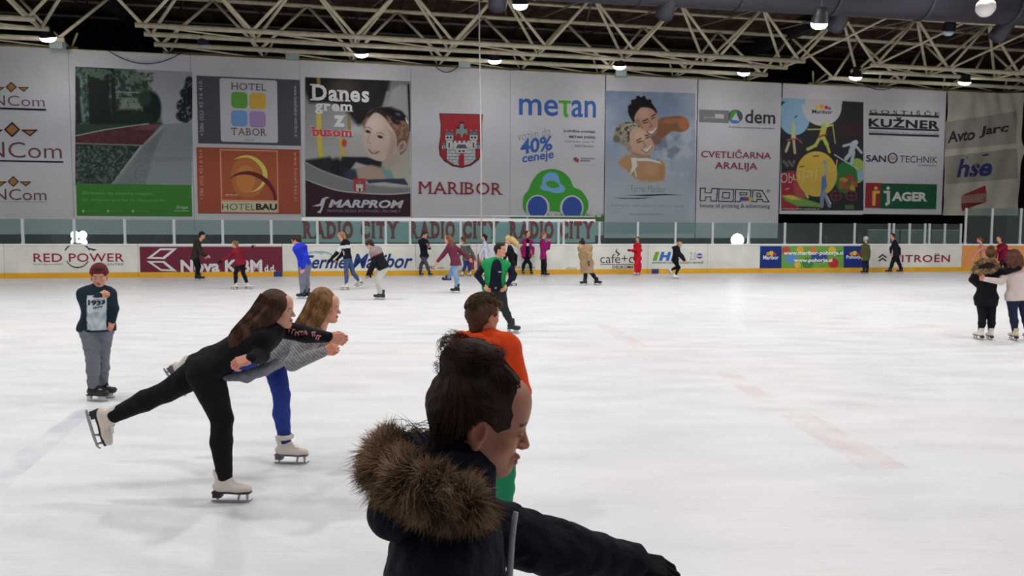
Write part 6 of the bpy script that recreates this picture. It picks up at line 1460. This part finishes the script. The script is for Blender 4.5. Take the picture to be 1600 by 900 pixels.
# ------------------------------------------------------------------ the pair at the right edge
PR_ = person('person in short black parka with fur hood seen from behind, left one of the pair', (1541, 531),
    (1547, 397), (1543, 421), (1541, 466), [(1520, 437, .02), (1570, 424, -.12)], [(1530, 448, .14), (1592, 419, -.16)], [(1535, 497), (1549, 497)], [(1532, 517), (1548, 518)],
    4, S=.86, hyaw=20, toes=[-6, 10], h=.010, skin=SKIN, var='child', tops=({'col': BLACK, 't': .030, 'len': .14, 'noise': .004, 'name': 'parka', 'flare': 1.05},), pants=(BLACK, .006, 1.0), boots=WBOOT,
    hair={'kind': 'up', 'col': (96, 62, 44), 'bumps': [((0, -.05, .12), (.055, .05, .045))]})
r = PR_['root']; J = PR_['J']
ringp = [(1522, 422, .02), (1526, 413, -.10), (1538, 406, -.17), (1552, 408, -.14), (1557, 416, -.10), (1548, 422, -.18), (1533, 425, -.17), (1522, 422, .02)]
f = Field(.03); f.chain([J(p) for p in ringp], [.022] * 8); f.ell(J((1541, 416, -.12)), (.13, .08, .08), k=.03); v, F = f.mesh(.010); np_mesh('hood', v, F, cloth_mat((40, 32, 30), .5), r)
f = Field(.02); f.chain([J(p) for p in ringp], [.026] * 8); v, F = f.mesh(.014); C_ = np.array([J(p) for p in ringp]); d = v[:, None, :] - C_[None]; near = d[np.arange(len(v)), np.argmin((d ** 2).sum(-1), 1)]
o = fur('fur_trim', v, near / np.linalg.norm(near, axis=1)[:, None], 6000, .034, ((214, 180, 138), (136, 104, 76)), r, 6, .003, .15); o['kind'] = 'stuff'; o['label'] = 'light brown fur trim round the hood'
person('person in pale pink sweater and navy jeans at the right edge, curly brown hair', (1590, 532),
    (1583, 402), (1588, 424), (1589, 462), [(1564, 440, -.10), (1612, 446)], [(1538, 436, -.20), (1614, 470)], [(1583, 492), (1601, 490)], [(1586, 517), (1606, 518)],
    2, S=.90, hyaw=8, toes=[5, 15], h=.010, var='child', tops=({'col': (214, 196, 190), 't': .022, 'len': .08, 'noise': .004, 'name': 'sweater'},), pants=((38, 42, 66), .006, 1.0), boots=('figure', (206, 192, 160), (60, 44, 40)),
    hair={'kind': 'curly', 'col': (92, 58, 44), 'noise': .008, 'lchains': [dict(pts=[(-.03, -.09, .0), (-.05, -.11, -.10), (-.05, -.11, -.17)], r=[.08, .085, .04]), dict(pts=[(.05, -.08, .0), (.07, -.09, -.10), (.07, -.09, -.16)], r=[.07, .075, .035])]})

# ------------------------------------------------------------------ the man in the green vest
gm = person('person in long open green vest over navy shirt, hands at the pockets, mid ice', (801, 519),
    (782, 391), (775, 411), (773, 449), [(803, 429, .0), (746, 430, .0)], [(792, 446, -.14), (757, 446, -.14)], [(788, 482, -.05), (761, 484, .02)], [(799, 510, -.1), (744, 511, .0)],
    172, S=.96, hyaw=112, toes=[130, 200], h=.011, hh=.005, build=1.12, shw=.19, headscale=1.0, skin=(214, 156, 128), tops=({'col': (24, 28, 44), 't': .014, 'len': .05, 'noise': .002, 'name': 'shirt'}, {'col': (34, 150, 84), 't': .030, 'len': .42, 'noise': .003, 'name': 'vest', 'sleeves': 0, 'collar': 0, 'flare': 1.02, 'open': (.085, .125, .15), 'w': 1.0}),
    pants=((44, 48, 50), .012, 1.0, .003), boots=('hockey', (40, 42, 46), (24, 24, 26)), hands=('relaxed', 'relaxed'), hair={'kind': 'short', 'col': (40, 30, 26), 'grow': -.003})
r = gm['root']; N, Pv, ax, fw, rt, S = gm['N'], gm['P'], gm['ax'], gm['fw'], gm['rt'], gm['S']
f = Field(.01); f.chain([N + rt * .10 * S + fw * .04 * S + ax * .01, N + rt * .06 * S - fw * .06 * S + ax * .04, N - rt * .06 * S - fw * .06 * S + ax * .04, N - rt * .10 * S + fw * .04 * S + ax * .01], [.022] * 4); v, F = f.mesh(.009); np_mesh('vest_collar', v, F, cloth_mat((44, 60, 160), .3), r)
mb = MB(); q = Pv + (N - Pv) * .66 + rt * (-.06 * S) + fw * (.125 * S + .012); mb.box(q, .05, .012, .014); mb.build('name_badge', mat('white_badge', (230, 230, 235), .5), r)
mb = MB(); q = Pv + ax * .0 + fw * (.13 * S + .0); mb.box(q, .035, .02, .03); mb.build('belt_buckle', mat('buckle_steel', (170, 170, 170), .3, metal=.8), r)

# ------------------------------------------------------------------ far skaters along the boards
def far(label, foot, head, neck, pel, el, wr, kn, an, yaw, **k):
    k.setdefault('h', .015); k.setdefault('S', .93); return person(label, foot, head, neck, pel, el, wr, kn, an, yaw, **k)
DB = ('hockey', (26, 26, 30), (20, 20, 22)); GRY = (88, 90, 100)
far('skater in olive jacket, black cap and black trousers before the maroon advert', (309, 438), (316, 368), (309, 378), (305, 400), [(313, 392, .1), (312, 393, -.15)], [(320, 400, .1), (323, 399, -.15)], [(311, 416), (308, 417)], [(308, 430), (311, 430)], 80,
    hpitch=5, S=.98, tops=({'col': (52, 52, 44), 't': .03, 'len': .12, 'name': 'jacket'},), pants=((20, 20, 24), .01, 1), boots=DB, hair={'kind': 'short', 'col': (40, 30, 26), 'hat': (24, 24, 28), 'brim': .04})
far('skater in dark red sweater with both arms spread before the maroon advert', (376, 452), (367, 382), (370, 391), (376, 410), [(357, 402, -.1), (384, 391, .1)], [(347, 407, -.15), (393, 387, .1)], [(368, 427), (380, 427)], [(368, 442), (387, 440)], -60,
    S=.86, hyaw=-85, shw=.15, tops=({'col': (122, 30, 44), 't': .025, 'len': .10, 'name': 'sweater'},), pants=((24, 20, 26), .006, 1), boots=('figure', (206, 204, 196), (110, 100, 90)), gloves=(20, 16, 20), hair={'kind': 'short', 'col': (120, 96, 76), 'bumps': [((0, -.09, .06), (.04, .05, .04))]}, var='child', toes=[-80, 80])
far('skater in bright blue hoodie and grey trousers looking down, by the Terme lettering', (474, 467), (462, 376), (468, 386), (476, 412), [(470, 402, .12), (478, 402, -.18)], [(472, 416, .1), (473, 419, -.25)], [(472, 434), (478, 435)], [(473, 454), (480, 453)], -70,
    hpitch=28, hyaw=-88, S=.98, build=1.1, tops=({'col': (34, 54, 190), 't': .035, 'len': .06, 'name': 'hoodie', 'hood': 1, 'noise': .004},), pants=((116, 118, 134), .02, 1, .004), boots=DB, hair={'kind': 'short', 'col': (50, 36, 32), 'grow': .004}, leg_w=1.1)
far('skater in black and white sweater and blue jeans, one foot lifted, facing left', (543, 453), (533, 368), (540, 378), (543, 403), [(526, 396, -.15), (534, 398, .12)], [(518, 404, -.2), (528, 404, .15)], [(541, 425), (552, 427)], [(541, 443), (561, 439, .25)], -80,
    S=.94, stand=(1, 0), toes=[-85, (-85, -30)], lift=(None, V3(-.5, 0, .86)), tops=({'col': (20, 22, 30), 't': .026, 'len': .02, 'name': 'sweater', 'paint': lambda P, u, r_, fr, sh, E, W_, C: np.where((((u > .60) & (u < .80)) | (np.abs((P - E[0]) @ nv(sh[0] - E[0]) - .12) < .05) & (np.linalg.norm(P - E[0], axis=1) < .22))[:, None], L3((214, 214, 218)), C)},),
    pants=((66, 84, 122), .006, 1), boots=('figure', (214, 210, 196), (150, 120, 100)), gloves=(24, 24, 28), hair={'kind': 'long', 'col': (150, 110, 76), 'lchains': [dict(pts=[(0, -.07, .0), (0, -.10, -.07), (0, -.10, -.12)], r=[.06, .055, .03])]})
far('skater bending forward in grey and black jacket, dark cap and pale trousers', (594, 468), (578, 383), (586, 391), (598, 416), [(585, 410, .15), (583, 412, -.2)], [(580, 424, .12), (576, 426, -.25)], [(589, 438), (591, 438, -.1)], [(594, 455), (597, 455, -.1)], -72,
    hpitch=38, hyaw=-80, S=.95, build=1.15, tops=({'col': (24, 24, 28), 't': .035, 'len': .08, 'name': 'jacket', 'noise': .004, 'paint': lambda P, u, r_, fr, sh, E, W_, C: np.where((u > .72)[:, None], L3((140, 128, 132)), np.where((np.abs(u - .70) < .03)[:, None], L3((120, 30, 48)), C))},), pants=((196, 194, 186), .018, 1, .003), boots=('hockey', (44, 40, 50), (20, 20, 22)), gloves=(18, 18, 22), hair={'kind': 'short', 'col': (50, 38, 36), 'hat': (52, 44, 46), 'brim': .05})
far('person in navy jacket and grey trousers at the boards, both hands held up together', (666, 432), (664, 367), (661, 376), (663, 400), [(671, 388, -.1), (662, 389, -.1)], [(669, 383, -.25), (668, 386, -.28)], [(658, 414), (667, 414)], [(657, 426), (671, 426)], 140,
    hyaw=110, hpitch=20, S=.92, tops=({'col': (22, 26, 40), 't': .026, 'len': .04, 'name': 'jacket'},), pants=((74, 76, 84), .012, 1), boots=DB, hands=('half', 'half'), hair={'kind': 'short', 'col': (60, 40, 34)})
far('skater with long brown hair, open maroon jacket, pale jeans and black skates', (712, 458), (700, 374), (704, 384), (712, 408), [(692, 399, -.1), (724, 396, .1)], [(684, 408, -.12), (732, 404, .15)], [(712, 430), (704, 428, .3)], [(714, 446), (700, 434, .5)], -70,
    hyaw=-75, S=.98, stand=(1, 0), toes=[-80, -80], tops=({'col': (104, 44, 66), 't': .03, 'len': .12, 'name': 'jacket', 'noise': .004, 'flare': 1.15, 'paint': lambda P, u, r_, fr, sh, E, W_, C: np.where(((fr > .07) & (np.abs(r_) < .07))[:, None], L3((28, 20, 28)), C)},), pants=((126, 152, 186), .01, 1, .003), boots=DB,
    hair={'kind': 'long', 'col': (112, 78, 54), 'lchains': [dict(pts=[(-.03, -.06, .0), (-.04, -.10, -.08), (-.05, -.13, -.18), (-.05, -.14, -.26)], r=[.07, .07, .06, .03]), dict(pts=[(.07, -.0, -.02), (.08, .02, -.12), (.08, .02, -.22)], r=[.03, .035, .02])]})
far('person in grey-green coat with cream fur hood, jeans and white skates', (728, 432), (723, 374), (727, 384), (729, 402), [(718, 398, -.1), (738, 396, .1)], [(714, 404, -.15), (742, 404, .1)], [(727, 415), (733, 415)], [(722, 424), (734, 424)], -50,
    S=.88, tops=({'col': (92, 98, 94), 't': .035, 'len': .14, 'name': 'coat', 'noise': .004},), pants=((44, 62, 116), .012, 1), boots=('figure', (214, 210, 196), (150, 120, 100)), hair={'kind': 'long', 'col': (108, 66, 52), 'lchains': [dict(pts=[(0, -.07, .0), (0, -.10, -.09)], r=[.07, .05])], 'bumps': [((0, -.06, .03), (.09, .09, .09))]})
o = COL.objects[-1]
q = [k_ for k_ in bpy.data.objects if k_.get('label', '').startswith('person in grey-green coat')][0]
f = Field(.02); base = at_Y(727, 383, on_z(728, 432).y); base = np.array(base); f.chain([base + V3(.16 * math.cos(a), -.02 + .13 * math.sin(a), .02 * math.cos(a) + .0) for a in np.linspace(0, 6.283, 11)], [.04] * 11); f.noise(.008, 90, 2); v, F = f.mesh(.014); np_mesh('fur_collar', v, F, mat('cream_fur', (196, 182, 166), .9, bump=1, bscale=60), q)
far('dark-haired person in black jacket standing close behind the grey-green coat', (737, 429), (735, 368), (736, 378), (737, 400), [(728, 390), (745, 390)], [(727, 400), (744, 402)], [(734, 414), (741, 414)], [(733, 423), (742, 423)], -150,
    hyaw=-120, S=.92, tops=({'col': (28, 24, 30), 't': .026, 'len': .06, 'name': 'jacket'},), pants=((84, 34, 46), .012, 1), boots=DB, hair={'kind': 'short', 'col': (34, 26, 28)})
far('person with dark ponytail and white top just left of the green vest', (757, 432), (755, 370), (758, 382), (760, 402), [(750, 396, -.1), (768, 394, .1)], [(750, 404, -.15), (768, 404, .1)], [(756, 415), (762, 415)], [(755, 424), (763, 424)], -90,
    S=.9, tops=({'col': (206, 208, 226), 't': .024, 'len': .06, 'name': 'top'},), pants=((40, 44, 66), .01, 1), boots=WBOOT, hair={'kind': 'long', 'col': (30, 22, 26), 'lchains': [dict(pts=[(0, -.09, .03), (0, -.13, .0), (0, -.12, -.10), (0, -.10, -.2)], r=[.05, .05, .04, .02])]})
far('person in black with blonde hair flying right, behind the green vest', (801, 447), (794, 376), (797, 388), (800, 412), [(789, 401), (806, 400)], [(788, 412), (806, 414)], [(797, 428), (803, 428)], [(797, 440), (804, 440)], -100,
    S=.9, tops=({'col': (22, 22, 26), 't': .026, 'len': .08, 'name': 'jacket'},), pants=((26, 26, 34), .006, 1), boots=WBOOT, hair={'kind': 'long', 'col': (206, 176, 116), 'chains': [dict(pts=[(794, 372), (801, 375), (807, 381), (812, 386)], r=[.09, .09, .08, .03], n=60, tr=.004, seed=5)]})
far('person in open magenta jacket over a black shirt with white print', (823, 430), (825, 365), (824, 376), (823, 400), [(815, 388), (833, 388)], [(816, 397), (833, 397)], [(818, 414), (829, 413)], [(817, 424), (830, 424)], 170,
    hyaw=140, S=.95, hands=('relaxed', 'relaxed'), tops=({'col': (150, 30, 104), 't': .028, 'len': .05, 'name': 'jacket', 'paint': lambda P, u, r_, fr, sh, E, W_, C: np.where(((fr > .06) & (np.abs(r_) < .075))[:, None], np.where(((u > .66) & (u < .84) & (np.abs(r_) < .05))[:, None], L3((220, 220, 224)), L3((16, 16, 22))), C)},), pants=((20, 20, 28), .006, 1), boots=DB,
    hair={'kind': 'long', 'col': (50, 34, 34), 'lchains': [dict(pts=[(0, -.07, .0), (0, -.09, -.10)], r=[.06, .04])]})
far('person in closed magenta coat raising both hands to the face', (850, 432), (850, 367), (848, 377), (849, 400), [(857, 388, .1), (853, 390, -.15)], [(859, 378, .1), (857, 378, -.2)], [(848, 414), (852, 414)], [(848, 425), (852, 425)], 80,
    S=.92, shw=.15, tops=({'col': (150, 32, 108), 't': .032, 'len': .14, 'name': 'coat', 'noise': .003},), pants=((20, 22, 32), .008, 1), boots=DB, hands=('half', 'half'), hair={'kind': 'short', 'col': (140, 100, 76), 'bumps': [((0, -.09, -.02), (.04, .04, .06))]})
far('skater in long beige coat and black bobble hat left of the cafe advert', (924, 446), (909, 382), (914, 386), (917, 412), [(907, 398, .1), (922, 398, -.15)], [(908, 405, .1), (920, 407, -.2)], [(915, 427), (925, 427)], [(914, 440), (932, 436, .15)], -160,
    hyaw=-120, S=.98, build=1.05, stand=(1, 1), toes=[-120, 120], tops=({'col': (158, 132, 100), 't': .045, 'len': .30, 'name': 'coat', 'noise': .004, 'flare': 1.12},), pants=((24, 24, 28), .004, 1), boots=DB, gloves=(24, 22, 24), hair={'kind': 'short', 'col': (30, 24, 26), 'hat': (24, 22, 26), 'brim': .0, 'bobble': 1})
far('small person in bright red suit and white skates by the cafe advert', (995, 430), (996, 374), (996, 383), (996, 403), [(990, 392, -.1), (1001, 391)], [(985, 391, -.2), (994, 393, -.2)], [(994, 414), (999, 414)], [(994, 424), (998, 424)], -120,
    hyaw=-150, S=.80, build=1.15, leg_w=1.2, var='child', tops=({'col': (206, 28, 44), 't': .035, 'len': .06, 'name': 'jacket', 'noise': .003},), pants=((206, 28, 50), .03, 1, .003), boots=('figure', (216, 214, 206), (150, 120, 100)), gloves=(40, 16, 20), hair={'kind': 'short', 'col': (32, 26, 28)})
far('skater in black jacket with blonde hair pushing off right before the league advert', (1057, 436), (1062, 382), (1057, 387), (1055, 407), [(1066, 400, .1), (1063, 400, -.12)], [(1070, 407, .15), (1069, 407, -.15)], [(1061, 418), (1059, 417, .1)], [(1055, 427), (1048, 422, .2)], 80,
    hpitch=10, S=.84, toes=[85, (85, -55)], stand=(1, 0), lift=(None, V3(.8, 0, .6)), tops=({'col': (22, 22, 28), 't': .035, 'len': .06, 'name': 'jacket', 'hood': 1},), pants=((22, 20, 26), .006, 1), boots=('figure', (232, 232, 236), (170, 170, 180)), var='child', hair={'kind': 'short', 'col': (176, 146, 112), 'bumps': [((0, -.09, .0), (.05, .05, .06))]})
far('small person in long olive jacket and pale hat by the Pohorje sign', (1352, 428), (1352, 374), (1352, 384), (1352, 402), [(1346, 393), (1358, 393)], [(1346, 402), (1358, 402)], [(1350, 414), (1355, 414)], [(1350, 421), (1355, 421)], -20,
    S=.86, hyaw=-40, var='child', tops=({'col': (82, 84, 50), 't': .035, 'len': .16, 'name': 'jacket', 'noise': .003},), pants=((28, 34, 60), .012, 1), boots=DB, hair={'kind': 'none', 'col': (60, 40, 30), 'hat': (206, 208, 210), 'brim': .0})
far('person in dark navy jacket and black trousers walking before the CITROEN board', (1398, 427), (1394, 369), (1398, 378), (1400, 398), [(1392, 388, -.1), (1405, 389, .1)], [(1392, 395, -.15), (1406, 397, .1)], [(1394, 411), (1404, 410)], [(1391, 419), (1408, 418)], -60,
    S=.98, hyaw=-95, tops=({'col': (26, 28, 42), 't': .028, 'len': .08, 'name': 'jacket'},), pants=((22, 22, 28), .014, 1), boots=DB, hair={'kind': 'short', 'col': (36, 28, 28)})
far('person in pale pink jacket before the orange boards behind the pair', (1533, 429), (1530, 375), (1534, 386), (1536, 404), [(1524, 396, -.1), (1543, 394, .1)], [(1520, 404, -.2), (1545, 404, .1)], [(1531, 414), (1540, 414)], [(1530, 421), (1541, 421)], -70,
    S=.86, hyaw=-60, hpitch=15, var='child', tops=({'col': (206, 140, 120), 't': .034, 'len': .12, 'name': 'jacket', 'noise': .003},), pants=((40, 52, 78), .012, 1), boots=DB, hair={'kind': 'long', 'col': (124, 70, 56), 'lchains': [dict(pts=[(0, -.07, .0), (0, -.12, -.04)], r=[.07, .05])]})
far('person in dark red jacket before the orange boards behind the pair', (1566, 430), (1561, 373), (1566, 384), (1567, 404), [(1556, 394), (1578, 394)], [(1556, 404), (1578, 404)], [(1563, 414), (1571, 414)], [(1562, 421), (1572, 421)], -100,
    S=.95, build=1.15, tops=({'col': (122, 22, 50), 't': .035, 'len': .12, 'name': 'jacket', 'noise': .003},), pants=((40, 24, 36), .012, 1), boots=DB, hair={'kind': 'short', 'col': (96, 34, 50)})
